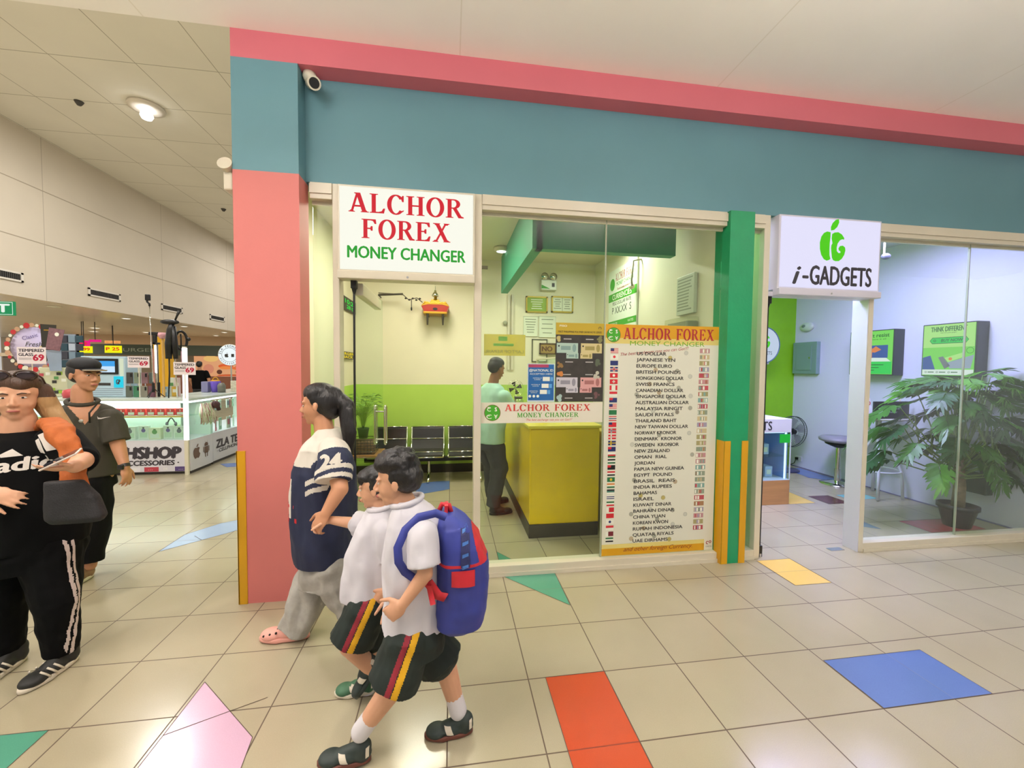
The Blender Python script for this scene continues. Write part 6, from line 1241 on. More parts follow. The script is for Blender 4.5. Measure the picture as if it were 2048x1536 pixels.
# yellow column
a = at_y(308, 680, 9); c_ = at_y(333, 680, 9)
b = MB(); b.box((a.x - .03, 9.0, 0), (c_.x + .03, 9.3, 2.32), mat('column_yellow', '#d4a010', .5), .01); solo('yellow_column', b, 'plain yellow column standing in the hall behind the selfie stick', 'column')
def hallsign(name, label, p0, p1, Y, face_, txt, tcol, border=None, th=.05, txt2=None):
    a = at_y(*p0, Y); c_ = at_y(*p1, Y); t = Thing(name, label, 'sign'); b = MB(); b.box((a.x, Y, c_.z), (c_.x, Y + th, a.z), face_); b.cyl(((a.x + c_.x) / 2, Y + th / 2, a.z), ((a.x + c_.x) / 2, Y + th / 2, 2.97 if a.x < -9 else 6.4), .012, DARK, n=6); t.part('sign_panel', b)
    b = MB()
    if border: b.rect(a.x, c_.x, c_.z, c_.z + .08, border, Y - .002); b.rect(c_.x - .08, c_.x, c_.z, a.z, border, Y - .002)
    b.text(txt, (a.x + c_.x) / 2, c_.z + .35 * (a.z - c_.z), .4 * (a.z - c_.z), tcol, Y - .004, w=.8 * (c_.x - a.x), bold=.08); t.part('lettering', b); t.done()
MG_ = emat('magenta', '#ee1488', .95); LY = emat('acid_yellow', '#f2ee10', 1.0); LR = emat('hot_red', '#e8321c', .9)
hallsign('hanging_sign', 'magenta hanging sign above a yellow price sign, left of the orange one', (147, 681), (178, 694), 12.5, MG_, 'SALE', LR)
hallsign('hanging_sign', 'long thin magenta hanging sign in the middle of the hall', (178, 679), (200, 684), 12.6, MG_, 'PROMO', MG_)
hallsign('hanging_sign', 'acid yellow hanging sign with hot pink letters, left of the pair', (150, 692), (183, 706), 12.4, LY, 'P399', LR, LY)
hallsign('hanging_sign', 'pale orange hanging sign above the right yellow sign', (209, 681), (239, 687), 14, emat('orange_pale', '#f4a860', .9), '...', LR)
hallsign('hanging_sign', 'acid yellow hanging sign with red letters, right of the pair', (209, 691), (242, 706), 13.8, LY, 'P 25', LR, LY)
# a row of clothing racks / stall backs deeper in the hall as low partitions
t = Thing('hall_booth', 'low white booth with teal edge further back behind the payment machine', 'booth')
a = at_y(150, 706, 11); c_ = at_y(252, 706, 11); b = MB(); b.box((a.x, 11, 0), (c_.x, 11.6, 1.7), mat('booth_white', '#cfd8d4', .4), .02); t.part('booth_body', b); b = MB(); b.box((a.x, 10.98, 1.70), (c_.x, 11.62, 1.80), mat('booth_teal', '#7fb4a4', .4), .02); t.part('booth_rim', b); t.done()
t = Thing('dark_booth', 'dark brown booth far left behind the woman in black', 'booth')
a = at_y(5, 720, 8.5); c_ = at_y(34, 720, 8.5); b = MB(); b.box((a.x, 8.5, 0), (c_.x, 9.0, 1.78), mat('booth_brown', '#4a3c34', .5), .01); t.part('booth_body', b); b = MB(); b.box((a.x - .05, 8.45, 1.78), (c_.x + .05, 9.05, 1.86), mat('booth_cream', '#b8ac98', .5), .01); t.part('booth_top', b); t.done()
for i, (x, y) in enumerate(CORR):
    t = Thing('ceiling_light', 'round flush ceiling light in the corridor above the shop fronts', 'light', 'round corridor ceiling lights')
    b = MB(); b.lathe((x, y, 3.802), [(.30, 0), (.32, .028)], CW, n=28); t.part('light_tray', b); t.done()
for i, (x, y) in enumerate(HALL[1:]):
    t = Thing('ceiling_light', 'round flush lamp on the panelled hall ceiling', 'light', 'round lamps on the hall ceiling')
    b = MB(); b.lathe((x, y, 6.34), [(.20, 0), (.24, .058)], CW, n=24); t.part('light_tray', b); t.done()

for i, (x, y) in enumerate(UPL):  # housings made up to carry the added fill lamps
    t = Thing('fill_uplighter', 'long white pendant added out of view to brighten the corridor ceiling', 'light', 'added fill uplighters along the corridor')
    b = MB(); b.box((x - .85, y - .15, 3.10), (x + .85, y + .15, 3.16), CW, .01); t.part('housing', b)
    for sx in (-.7, .7): b = MB(); b.cyl((x + sx, y, 3.16), (x + sx, y, 3.83), .006, CHROME, n=6); t.part('hanging_wire', b)
    t.done()
# ================================================================== people
from mathutils.bvhtree import BVHTree
SKIN = mat('skin_tan', '#c08a68', .5, var=.05, vscale=12); SKIN2 = mat('skin_light', '#cf9c7c', .5, var=.05, vscale=12); SKIN3 = mat('skin_brown', '#96684a', .5, var=.05, vscale=12)
HAIRB = mat('hair_black', '#141112', .45, bump=.5, bscale=90, stretch=(1, 1, .25)); HAIRN = mat('hair_brown', '#4a3324', .45, bump=.5, bscale=90, stretch=(1, 1, .25)); HAIRG = mat('hair_gold', '#a98658', .5, bump=.5, bscale=90, stretch=(1, 1, .25))
EYEW = mat('eye_white', '#d8cfc6', .3); EYEB = mat('eye_dark', '#1c1410', .2); LIP = mat('lip', '#a35a50', .5)
def V(*a): return Vector(a)
class Blob:
    """closed shells merged into one continuous surface by voxel remeshing"""
    def __init__(s): s.b = MB()
    def ell(s, c, r, R=None): s.b.ell(c, r, WHITE, 18, 12, R); return s
    def limb(s, pts, rs, n=14, open_end=False):
        pts = [Vector(p) for p in pts]
        P = []; Rr = []
        for i in range(len(pts) - 1):
            k = 5
            for j in range(k): t = j / k; P.append(pts[i].lerp(pts[i + 1], t)); Rr.append(rs[i] * (1 - t) + rs[i + 1] * t)
        P.append(pts[-1]); Rr.append(rs[-1]); s.b.tube(P, Rr, WHITE, n=n)
        for p, r in list(zip(pts, rs))[:-1 if open_end else None]: s.b.ell(p, (r, r, r), WHITE, 14, 10)
        return s
    def loft(s, rings, n=28, p=2.3):
        """rings: (centre, side axis, front axis, half width, half depth)"""
        vs = []
        for c, sx, fy, a, d in rings:
            for k in range(n):
                t = 2 * PI * k / n; ct, st = math.cos(t), math.sin(t)
                vs.append(Vector(c) + sx * a * math.copysign(abs(ct) ** (2 / p), ct) + fy * d * math.copysign(abs(st) ** (2 / p), st))
        m = len(rings); fs = [(i * n + k, i * n + (k + 1) % n, (i + 1) * n + (k + 1) % n, (i + 1) * n + k) for i in range(m - 1) for k in range(n)]
        fs.append(tuple(range(n))[::-1]); fs.append(tuple((m - 1) * n + k for k in range(n)))
        s.b.add(vs, fs, WHITE); return s
    def hand(s, w, d, nrm, sc=1.0, curl=.5, side=1, spread=.12, thumb=1.0):
        """w wrist, d direction of the fingers, nrm out of the back of the hand, side = thumb side sign"""
        d = d.normalized(); nrm = (nrm - d * nrm.dot(d)).normalized(); x = d.cross(nrm) * side; L = .085 * sc
        R = Matrix((x, d, nrm)).transposed()
        s.b.ell(w + d * L * .5, (.040 * sc, L * .62, .017 * sc), WHITE, 16, 10, R); s.b.ell(w + d * L * .25, (.030 * sc, L * .4, .020 * sc), WHITE, 14, 8, R)
        for k, (o, ln) in enumerate(((.029, .068), (.010, .077), (-.010, .071), (-.028, .056))):
            b = w + d * L * (.93 if k else .9) + x * o * sc; dd = (d + x * (o / .03) * spread).normalized(); a = 0; pts = [b - dd * .02 * sc, b]; p = b
            for j, fr in enumerate((.45, .32, .23)):
                a += curl * (1 + .12 * k) * (.9, 1.0, .7)[j]; p = p + (dd * math.cos(a) - nrm * math.sin(a)) * ln * sc * fr; pts.append(p)
            s.b.tube(pts, [.0092 * sc, .0090 * sc, .0082 * sc, .0075 * sc, .0060 * sc], WHITE, n=10); s.b.ell(pts[-1], (.0062 * sc,) * 3, WHITE, 10, 6)
        b = w + d * L * .22 + x * .026 * sc; t1 = (d * .65 + x * .75 - nrm * .25 * thumb).normalized(); t2 = (d * .9 + x * .35 - nrm * .35 * thumb).normalized()
        q1 = b + t1 * .038 * sc; q2 = q1 + t2 * .03 * sc; q3 = q2 + t2 * .024 * sc; s.b.tube([b, q1, q2, q3], [.013 * sc, .0105 * sc, .0095 * sc, .0075 * sc], WHITE, n=10); s.b.ell(q3, (.0078 * sc,) * 3, WHITE, 10, 6)
        return s
    def build(s, name, mt, voxel=.006, smooth=6, fold=0.0, fscale=6.0, region=None, mats=None, fsq=(1, 1, 1)):
        o = s.b.make('tmp'); o.data.materials.clear()
        m = o.modifiers.new('r', 'REMESH'); m.mode = 'VOXEL'; m.voxel_size = voxel; m.use_smooth_shade = True
        m2 = o.modifiers.new('s', 'SMOOTH'); m2.iterations = smooth; m2.factor = .5
        dg = bpy.context.evaluated_depsgraph_get(); me = bpy.data.meshes.new_from_object(o.evaluated_get(dg)); bpy.data.objects.remove(o)
        me.name = name
        if fold:
            for v, nm in zip(me.vertices, [x.vector.copy() for x in me.vertex_normals]):
                q = Vector((v.co.x * fsq[0], v.co.y * fsq[1], v.co.z * fsq[2])) * fscale
                v.co += Vector((nm.x, nm.y, nm.z * .25)) * fold * (noise.noise(q) + .5 * noise.noise(q * 2.3 + Vector((3, 1, 2))))
        for mm in (mats or [mt]): me.materials.append(mm)
        for p in me.polygons:
            p.use_smooth = True
            if region: p.material_index = region(p.center)
        ob = bpy.data.objects.new(name, me); COL.objects.link(ob); return ob
HC = {}
def head(bl, o, f, up, H, wide=1.0):
    """o = point under the ears at chin height; f facing; adds skull, face, ears; returns local->world"""
    f = f.normalized(); up = (up - f * up.dot(f)).normalized(); x = f.cross(up); R = Matrix((x, f, up)).transposed()
    def W(a, b, c): return o + R @ Vector((a * H * wide, b * H, c * H))
    def E(a, b, c, r): bl.b.ell(W(a, b, c), (r[0] * H * wide, r[1] * H, r[2] * H), WHITE, 20, 14, R)
    E(0, -.06, .62, (.32, .40, .37)); E(0, .10, .40, (.265, .265, .33)); E(0, .12, .19, (.205, .20, .18)); E(0, .24, .075, (.10, .085, .075))
    for s_ in (-1, 1): E(s_ * .145, .20, .33, (.10, .10, .10)); E(s_ * .12, .295, .57, (.12, .06, .035)); E(s_ * .34, -.03, .45, (.03, .07, .11)); E(s_ * .35, -.04, .40, (.025, .045, .06)); E(s_ * .045, .385, .325, (.035, .04, .03))
    bl.b.tube([W(0, .34, .52), W(0, .40, .43), W(0, .435, .35)], [.028 * H, .034 * H, .048 * H], WHITE, n=10); E(0, .43, .345, (.045, .045, .04))
    E(0, .355, .225, (.09, .045, .028)); E(0, .345, .185, (.08, .045, .03)); E(0, -.05, .12, (.2, .22, .2))
    return W, R, E
def face_parts(root_parts, W, R, H, lipm=LIP, browm=HAIRB, closed=False):
    out = []
    b = MB()
    for s_ in (-1, 1): b.ell(W(s_ * .125, .310, .485), (.055 * H, .030 * H, .020 * H), EYEW, 14, 8, R); b.ell(W(s_ * .125, .330, .484), (.024 * H, .013 * H, .019 * H), EYEB, 12, 8, R)
    out.append(('eyes', b)); b = MB()
    for s_ in (-1, 1): b.tube([W(s_ * .055, .352, .555), W(s_ * .12, .358, .58), W(s_ * .20, .315, .565)], [.012 * H, .016 * H, .008 * H], browm, n=8)
    out.append(('eyebrows', b)); b = MB(); b.tube([W(-.085, .365, .205), W(-.03, .402, .212), W(.03, .402, .212), W(.085, .365, .205)], [.010 * H, .024 * H, .024 * H, .010 * H], lipm, n=8); out.append(('lips', b))
    return out
def hairblob(W, R, H, kind='short', wide=1.0):
    h = Blob()
    def E(a, b, c, r): h.b.ell(W(a, b, c), (r[0] * H * wide, r[1] * H, r[2] * H), WHITE, 20, 14, R)
    E(0, -.06, .77, (.345, .41, .27)); E(0, -.20, .56, (.345, .30, .36))
    for s_ in (-1, 1): E(s_ * .28, -.10, .62, (.08, .20, .20))
    if kind == 'fringe': E(0, .18, .80, (.28, .20, .16)); E(.1, .27, .70, (.16, .07, .12)); E(-.1, .27, .70, (.16, .07, .12))
    if kind == 'thick':
        E(0, -.02, .84, (.36, .42, .27)); E(0, .2, .85, (.25, .18, .14)); E(0, -.28, .5, (.3, .22, .28))
        rnd = random.Random(3)
        for k in range(26): a = rnd.uniform(0, 6.28); e = rnd.uniform(.4, 1.4); E(.33 * math.cos(a) * math.cos(e), -.06 + .4 * math.sin(a) * math.cos(e), .84 + .25 * math.sin(e), (.06, .07, .06))
    return h
def decal(mb, target, d, off=.003, name='print', cuts=2):
    """wraps flat art onto a garment along direction d"""
    tmp = mb.make('tmp'); bm = bmesh.new(); bm.from_mesh(tmp.data); bmesh.ops.triangulate(bm, faces=bm.faces[:])
    for _ in range(3):
        long_ = [e for e in bm.edges if e.calc_length() > .014]
        if not long_: break
        bmesh.ops.subdivide_edges(bm, edges=long_, cuts=1); bmesh.ops.triangulate(bm, faces=bm.faces[:])
    bv = BVHTree.FromPolygons([v.co.copy() for v in target.data.vertices], [tuple(p.vertices) for p in target.data.polygons])
    dead = []
    for v in bm.verts:
        h = bv.ray_cast(v.co - d * .6, d, 1.6)
        if h[0] is None: dead.append(v)
        else: v.co = h[0] - d * off
    bmesh.ops.delete(bm, geom=dead, context='VERTS'); bm.to_mesh(tmp.data); bm.free(); tmp.name = name; tmp.data.name = name; return tmp
def shoe(heel, d, up, L, upper, sole, w=.046, hgt=.085, toe_up=0.0):
    """heel = ground point under the heel, d = towards the toes"""
    d = d.normalized(); up = (up - d * up.dot(d)).normalized(); x = d.cross(up); R = Matrix((x, d, up)).transposed(); k = L / .27
    b = Blob(); P = lambda a, c, z: heel + x * a + d * c * L + up * z
    b.b.ell(P(0, .18, .045 * k), (w * .80, L * .19, .042 * k), WHITE, 18, 12, R); b.b.ell(P(0, .45, .038 * k), (w * .86, L * .28, .038 * k), WHITE, 18, 12, R); b.b.ell(P(0, .74, .030 * k), (w, L * .24, .032 * k), WHITE, 18, 12, R)
    b.limb([P(0, .17, .04 * k), P(0, .15, hgt * k)], [w * .78, w * .80]); b.limb([P(0, .5, .05 * k), P(0, .22, hgt * k)], [w * .6, w * .62])
    o = b.build('shoe', upper, .005, 5)
    s_ = MB(); n = 28; vs = []
    for z, g in ((-.004, .96), (.002, 1.0), (.020 * k, 1.0), (.022 * k, .96)):
        for i in range(n):
            t = 2 * PI * i / n; c = math.cos(t); ww = w * (1.0 if c > 0 else .82) * g; vs.append(P(ww * math.sin(t), .5 + .5 * c * g * 1.0, max(z, .0)))
    F = [(j * n + i, j * n + (i + 1) % n, (j + 1) * n + (i + 1) % n, (j + 1) * n + i) for j in range(3) for i in range(n)] + [tuple(range(n))[::-1], tuple(3 * n + i for i in range(n))]
    s_.add(vs, F, sole, True)
    return o, s_
def J(px, py, Y): return at_y(px, py, Y)
Z = V(0, 0, 1)
NAVY = mat('jersey_navy', '#1d2440', .75, var=.1, vscale=14); JWH = mat('jersey_white', '#d9d2c6', .8); SWG = mat('sweat_grey', '#a5a29a', .85, var=.08, vscale=30, bump=.2, bscale=60); CLOG = mat('clog_pink', '#e8a698', .5)
SHW = mat('shirt_white', '#d3d0d8', .8, var=.04, vscale=10); SHG = mat('shorts_dark', '#16221e', .75, var=.15, vscale=12); STR = mat('stripe_red', '#8c1f30', .7); STY = mat('stripe_yellow', '#dba616', .7); SOCK = mat('sock_white', '#d8d4d8', .85)
SHD = mat('shoe_dark', '#2a3532', .6); SOLB = mat('sole_brown', '#6a3a2e', .6); SOLW = mat('sole_white', '#dcd2c0', .5)

# ---------------------------------------------------------------- woman in the navy jersey
Y0 = .05; f = V(-1, .02, 0).normalized(); s = V(0, -1, 0)
T1 = Thing('person', 'person with long black ponytail in navy and white jersey and grey sweatpants, walking left', 'person')
bl = Blob(); o = J(640, 848, Y0); W, R, E = head(bl, o, V(-1, .05, -.05), V(-.08, 0, 1), .234)
sh = J(652, 895, Y0); bl.limb([J(652, 880, Y0), J(645, 838, Y0)], [.058, .052]); 
bl.loft([(J(652, 885, Y0), s, f, .12, .08), (J(650, 930, Y0), s, f, .16, .11), (J(652, 1040, Y0), s, f, .14, .10), (J(654, 1120, Y0), s, f, .16, .12)])
eL = J(680, 978, -.22); wL = J(652, 1026, -.26); bl.limb([J(668, 900, -.12), eL, wL], [.052, .044, .028]); dh = (J(632, 1056, -.27) - wL)
bl.hand(wL, dh, V(-.5, -1, .3), 1.0, .55, 1, .04)
eR = J(628, 985, .28); wR = J(608, 1055, .26); bl.limb([J(645, 900, .22), eR, wR], [.052, .042, .028]); bl.hand(wR, V(-.3, 0, -1), V(0, 1, .2), 1.0, .35, 1)
hF = J(642, 1130, .13); kF = J(612, 1205, .11); aF = J(590, 1266, .09); hB = J(664, 1130, -.04); kB = J(696, 1203, -.04); aB = J(748, 1258, -.03)
bl.limb([hF, kF, aF], [.085, .055, .036]); bl.limb([hB, kB, aB], [.085, .055, .036])
T1.part('body', bl.build('body', SKIN, .006))
for n_, b in face_parts(None, W, R, .234): T1.part(n_, b)
h = hairblob(W, R, .234); h.b.ell(W(0, -.30, .36), (.28 * .234, .20 * .234, .26 * .234), WHITE, 18, 12, R); h.b.ell(W(0, -.22, .60), (.37 * .234, .36 * .234, .36 * .234), WHITE, 20, 14, R); hd = lambda a, b_, c: W(a, b_, c)
h.limb([W(0, -.42, .66), J(694, 812, Y0 - .02), J(698, 850, Y0 - .03), J(700, 890, Y0 - .03), J(697, 930, Y0 - .02)], [.040, .044, .046, .036, .012]); h.limb([W(0, -.36, .72), W(0, -.46, .62)], [.05, .035]); h.limb([J(700, 820, Y0 - .05), J(706, 865, Y0 - .06), J(701, 915, Y0 - .06)], [.024, .028, .008])
T1.part('hair', h.build('hair', HAIRB, .006, 4, .012, 14, fsq=(1, 1, .3)))
b = MB(); b.tube([W(0, -.47, .62) + R @ V(.040 * math.cos(t), .012 * math.sin(t), .040 * math.sin(t)) for t in [k * PI / 8 for k in range(16)]], .008, CW, n=6, closed=True); T1.part('hair_tie', b)
j = Blob(); j.loft([(J(656, 856, Y0), s, f, .072, .066), (J(657, 870, Y0), s, f, .12, .09), (J(653, 892, Y0), s, f, .185, .13), (J(648, 935, Y0), s, f, .20, .165), (J(649, 1000, Y0), s, f, .205, .17), (J(651, 1060, Y0), s, f, .205, .172), (J(653, 1112, Y0), s, f, .20, .165)])
j.limb([J(664, 900, -.10), J(670, 925, -.16), J(668, 962, -.205)], [.075, .088, .085], open_end=True); j.limb([J(644, 900, .18), J(636, 935, .25), J(628, 968, .28)], [.07, .08, .08], open_end=True)
y_yoke = J(650, 913, Y0).z; c_nav, c_wh = 0, 1
sl0 = J(664, 900, -.10); sl1 = J(668, 962, -.205); sld = (sl1 - sl0).normalized(); slL = (sl1 - sl0).length
def reg(c):
    t = (c - sl0).dot(sld) / slL
    if c.y < -.14 and t > .15:
        return 1 if (.68 < t < .80 or .92 < t < 1.04) else 0
    if c.z > y_yoke - .02 * (1 if c.x < sh.x else -1): return 1
    if c.x < J(602, 960, Y0).x and J(0, 1042, Y0).z < c.z < J(0, 962, Y0).z: return 1
    return 0
jo = T1.part('jersey', j.build('jersey', NAVY, .005, 5, .020, 8, reg, [NAVY, JWH], fsq=(1, 1, .5)))
b = MB(Matrix.Translation((0, -.6, 0))); q = J(661, 924, -.24); b.text('24', q.x, q.z - .028, .062, JWH, 0, w=.10, bold=.12, rot=.12); T1.part('jersey_number', decal(b, jo, V(0, 1, 0), name='jersey_number'), jo)
b = MB(); b.M = Matrix.Translation((J(585, 0, Y0).x - .25, 0, 0)) @ Matrix(((0, 0, 0, 0), (-1, 0, 0, 0), (0, 0, 1, 0), (0, 0, 0, 1))); zc = J(600, 1000, Y0).z; b.rect(-.17, .17, zc - .075, zc - .05, FR); b.rect(-.17, .12, zc + .005, zc + .022, FR); T1.part('chest_print', decal(b, jo, V(1, 0, 0), name='chest_print'), jo)
p = Blob(); p.loft([(J(654, 1095, Y0), s, f, .165, .125), (J(654, 1130, Y0), s, f, .175, .14), (J(653, 1160, Y0), s, f, .17, .14)])
p.limb([hF, J(622, 1185, .11), J(600, 1235, .10), J(588, 1262, .09)], [.105, .108, .100, .088], open_end=True); p.limb([hB, J(686, 1190, -.04), J(718, 1230, -.04), J(742, 1252, -.03)], [.105, .10, .085, .075], open_end=True)
T1.part('sweatpants', p.build('sweatpants', SWG, .007, 4, .030, 9, fsq=(1, 1, .5)))
def clog(heel, d, up, L):
    o, so = shoe(heel, d, up, L, CLOG, CLOG, .052, .06); T1.part('clog', o); T1.part('sole', so, o)
    d = d.normalized(); up_ = (up - d * up.dot(d)).normalized(); x = d.cross(up_); b = MB()
    for a in (-.028, 0, .028):
        for c in (.62, .74, .86):
            q = heel + x * (a - .01) + d * c * L + up_ * (.066 - .02 * abs(c - .6) * 3 - abs(a) * .25); b.ell(q, (.007, .007, .007), EYEB, 8, 6)
    T1.part('vent_holes', b, o)
hl = at_z(620, 1287); hl = V(J(620, 1283, .085).x, .085, .006); clog(hl, V(-1, .03, 0), Z, .285)
clog(J(762, 1252, -.03), V(-.34, -.05, -.92), V(-.92, 0, .34), .21)
b = MB(); b.ell(W(.36, -.0, .33), (.006, .006, .01), GOLD, 8, 6); T1.part('earring', b)
T1.done()

# ---------------------------------------------------------------- schoolboys
def boy(label, Y0, ear, chin_y, H, rings, near, far, hips, nearleg, farleg, hair, shoes, skin, hemk=(.84, .72), shortr=(.107, .10)):
    T = Thing('person', label, 'person', 'two schoolboys in white shirts and striped dark shorts'); f = V(-1, 0, 0); s = V(0, -1, 0)
    bl = Blob(); o = V(J(ear, 0, Y0).x, Y0, J(ear, chin_y, Y0).z); W, R, E = head(bl, o, V(-1, .08, -.10), V(-.12, 0, 1), H, 1.02)
    n0 = J(rings[0][1], rings[0][0], Y0); bl.limb([n0 - Z * .03, o + V(.02, 0, .02)], [.046, .042])
    bl.loft([(J(c, y, Y0), s, f, max(.03, a - .035), max(.03, d - .03)) for y, c, d, a in rings])
    def arm(A):
        (sx, sy, sY), (ex, ey, eY), (wx, wy, wY), (hx, hy, hY), nr, sd, cu = A
        S_, E_, W_ = J(sx, sy, sY), J(ex, ey, eY), J(wx, wy, wY); bl.limb([S_, E_, W_], [.038, .031, .021]); bl.hand(W_, J(hx, hy, hY) - W_, nr, .86, cu, sd, .05); return S_, E_, W_
    A1 = arm(near); A2 = arm(far)
    def leg(Lg): P = [J(*q) for q in Lg]; bl.limb(P, [.064, .049, .034]); return P
    L1 = leg(nearleg); L2 = leg(farleg)
    T.part('body', bl.build('body', skin, .0045, 4))
    for n_, b in face_parts(None, W, R, H): T.part(n_, b)
    T.part('hair', hairblob(W, R, H, hair, 1.04).build('hair', HAIRB, .005, 3, .008, 22))
    sh = Blob(); sh.loft([(J(c, y, Y0), s, f, a, d) for y, c, d, a in rings])
    for A in (A1, A2): S_, E_, W_ = A; sh.limb([S_, S_.lerp(E_, .4), S_.lerp(E_, .80)], [.058, .064, .066], open_end=True)
    so = T.part('school_shirt', sh.build('school_shirt', SHW, .006, 4, .018, 10, fsq=(1, 1, .5)))
    b = Blob(); c0 = J(rings[0][1], rings[0][0], Y0); b.b.tube([c0 + V(.062 * math.cos(t), .062 * math.sin(t), -.008 + .015 * math.cos(t)) for t in [k * PI / 10 for k in range(20)]], .013, WHITE, n=8, closed=True); T.part('collar', b.build('collar', SHW, .005, 3))
    p = Blob(); hx, hy = hips; c = J(hx, hy, Y0); p.loft([(c + Z * .05, s, f, .135, .105), (c, s, f, .145, .12), (c - Z * .06, s, f, .14, .12)])
    for P, kk in zip((L1, L2), hemk): k_ = P[0].lerp(P[1], kk); p.limb([P[0], P[0].lerp(P[1], .55), k_], [shortr[1], shortr[1] + .004, shortr[0]], n=20, open_end=True)
    a0, a1 = L1[0], L1[1]; ax = (a1 - a0).normalized(); fr = ax.cross(V(0, -1, 0)).normalized()
    def reg(c):
        if c.y > a0.y - .015: return 0
        r = (c - a0) - ax * (c - a0).dot(ax); u = r.dot(fr) if fr.x < 0 else -r.dot(fr)
        if .008 < u < .030: return 1
        if -.022 < u < .004: return 2
        return 0
    T.part('shorts', p.build('shorts', SHG, .004, 4, .012, 9, reg, [SHG, STR, STY]))
    for P, (hp, dr, up_, up_m, sole_m, sk) in zip((L1, L2), shoes):
        if sk: q = Blob(); q.limb([P[2], P[2] + (P[1] - P[2]).normalized() * .07], [.040, .039]); T.part('sock', q.build('sock', SOCK, .005, 3))
        o_, s_ = shoe(hp, dr, up_, .215 if sk != 2 else .20, up_m, sole_m, .042, .075); o2 = T.part('shoe', o_); T.part('sole', s_, o2)
        dd = dr.normalized(); uu = (up_ - dd * up_.dot(dd)).normalized(); b = MB()
        b.M = Matrix.Translation(hp + V(0, -.3, 0)) @ Matrix(((-dd.x, 0, uu.x, 0), (0, 1, 0, 0), (-dd.z, 0, uu.z, 0), (0, 0, 0, 1))); b.shape([(-.115, .026), (-.085, .024), (-.10, .056), (-.128, .054)], SOLW); b.rect(-.018, .006, .035, .075, SOLW)
        dc = decal(b, o_, V(0, 1, 0), name='shoe_patch')
        if len(dc.data.polygons): T.part('shoe_patch', dc, o2)
        else: bpy.data.objects.remove(dc)
    T.done(); return so
YA = -.72
g = lambda px, Y: J(px, 1400, Y).x
boyA = boy('person, boy with thick black hair and backpack, white shirt, striped dark shorts, nearest the viewer', YA, 797, 1008, .215,
    [(997, 814, .052, .055), (1014, 824, .085, .09), (1040, 828, .115, .12), (1110, 826, .125, .135), (1180, 826, .122, .135), (1248, 830, .124, .14)],
    ((846, 1068, YA - .13), (850, 1148, YA - .17), (806, 1208, YA - .17), (772, 1236, YA - .16), V(0, -1, .3), 1, .75),
    ((818, 1068, YA + .09), (812, 1140, YA + .10), (790, 1195, YA + .10), (780, 1225, YA + .10), V(0, 1, .2), -1, .5),
    (832, 1262), [(820, 1275, YA - .06), (782, 1378, YA - .07), (722, 1462, YA - .05)], [(846, 1275, YA + .07), (893, 1338, YA + .07), (916, 1420, YA + .04)], 'thick',
    [(V(g(742, YA - .05), YA - .05, .008), V(-1, .02, .02), Z, SHD, SOLB, 1), (V(J(946, 1440, YA + .03).x, YA + .03, .004), V(-1, .0, 0), Z, SHD, SOLB, 1)], SKIN2)
YB = -.41
boyB = boy('person, slimmer boy with a fringe walking hand in hand beside the woman in navy', YB, 752, 1014, .205,
    [(1008, 764, .05, .055), (1026, 760, .08, .09), (1054, 754, .11, .12), (1110, 748, .125, .13), (1150, 745, .13, .13), (1188, 742, .132, .135)],
    ((768, 1065, YB - .09), (788, 1130, YB - .10), (774, 1180, YB - .115), (754, 1205, YB - .12), V(.3, -1, .2), 1, .8),
    ((738, 1050, YB + .12), (705, 1046, YB + .15), (662, 1040, YB + .17), (640, 1046, YB + .17), V(0, .3, 1), -1, .9),
    (745, 1196), [(735, 1212, YB - .07), (700, 1290, YB - .07), (744, 1338, YB - .05)], [(752, 1212, YB + .07), (738, 1300, YB + .06), (735, 1385, YB + .03)], 'fringe',
    [(J(765, 1322, YB - .05), V(-.55, 0, -.8), V(-.8, 0, .55), SHD, SHD, 0), (V(J(752, 1400, YB + .02).x, YB + .02, .004), V(-1, .0, 0), Z, mat('shoe_green', '#3f6a4e', .6), SOLW, 2)], SKIN2)
# backpack (a thing of its own, worn by the nearer boy)
BB = mat('bag_blue', '#2f3a8c', .6, var=.1, vscale=12); BR_ = mat('bag_red', '#c0202f', .55); BD = mat('bag_navy', '#23285a', .6)
T = Thing('school_backpack', 'blue and red school backpack worn by the nearest boy', 'backpack')
q = Blob(); s = V(0, -1, 0); f = V(1, 0, 0); Yb = YA
q.loft([(J(897, 1022, Yb), s, f, .07, .03), (J(905, 1040, Yb), s, f, .12, .065), (J(918, 1075, Yb), s, f, .145, .095), (J(922, 1130, Yb), s, f, .15, .105), (J(922, 1190, Yb), s, f, .15, .105), (J(918, 1228, Yb), s, f, .14, .10), (J(912, 1244, Yb), s, f, .10, .06)], p=3)
q.loft([(J(945, 1080, Yb), s, f, .11, .04), (J(948, 1110, Yb), s, f, .125, .06), (J(948, 1170, Yb), s, f, .125, .062), (J(944, 1218, Yb), s, f, .12, .05), (J(940, 1230, Yb), s, f, .09, .03)], p=3)
def regb(c):
    top = J(0, 1040, Yb).z; xb = J(945, 1100, Yb).x
    if c.z > J(0, 1150, Yb).z and c.x > J(944, 1100, Yb).x + .25 * (J(0, 1100, Yb).z - c.z): return 1
    if J(0, 1158, Yb).z < c.z < J(0, 1150, Yb).z: return 1
    return 0
bag = T.part('bag_body', q.build('bag_body', BB, .006, 5, .006, 12, regb, [BB, BR_]))
b = MB(Matrix.Translation((0, Yb - .5, 0))); a = J(903, 1143, Yb - .15); c_ = J(950, 1172, Yb - .15); b.rect(a.x, c_.x, c_.z, a.z, BR_); T.part('side_patch', decal(b, bag, V(0, 1, 0), .006, 'side_patch'), bag)
b = MB(Matrix.Translation((0, Yb - .5, 0))); a = J(922, 1055, Yb - .15); c_ = J(940, 1135, Yb - .15); b.rect(a.x, c_.x, c_.z, a.z, BD)
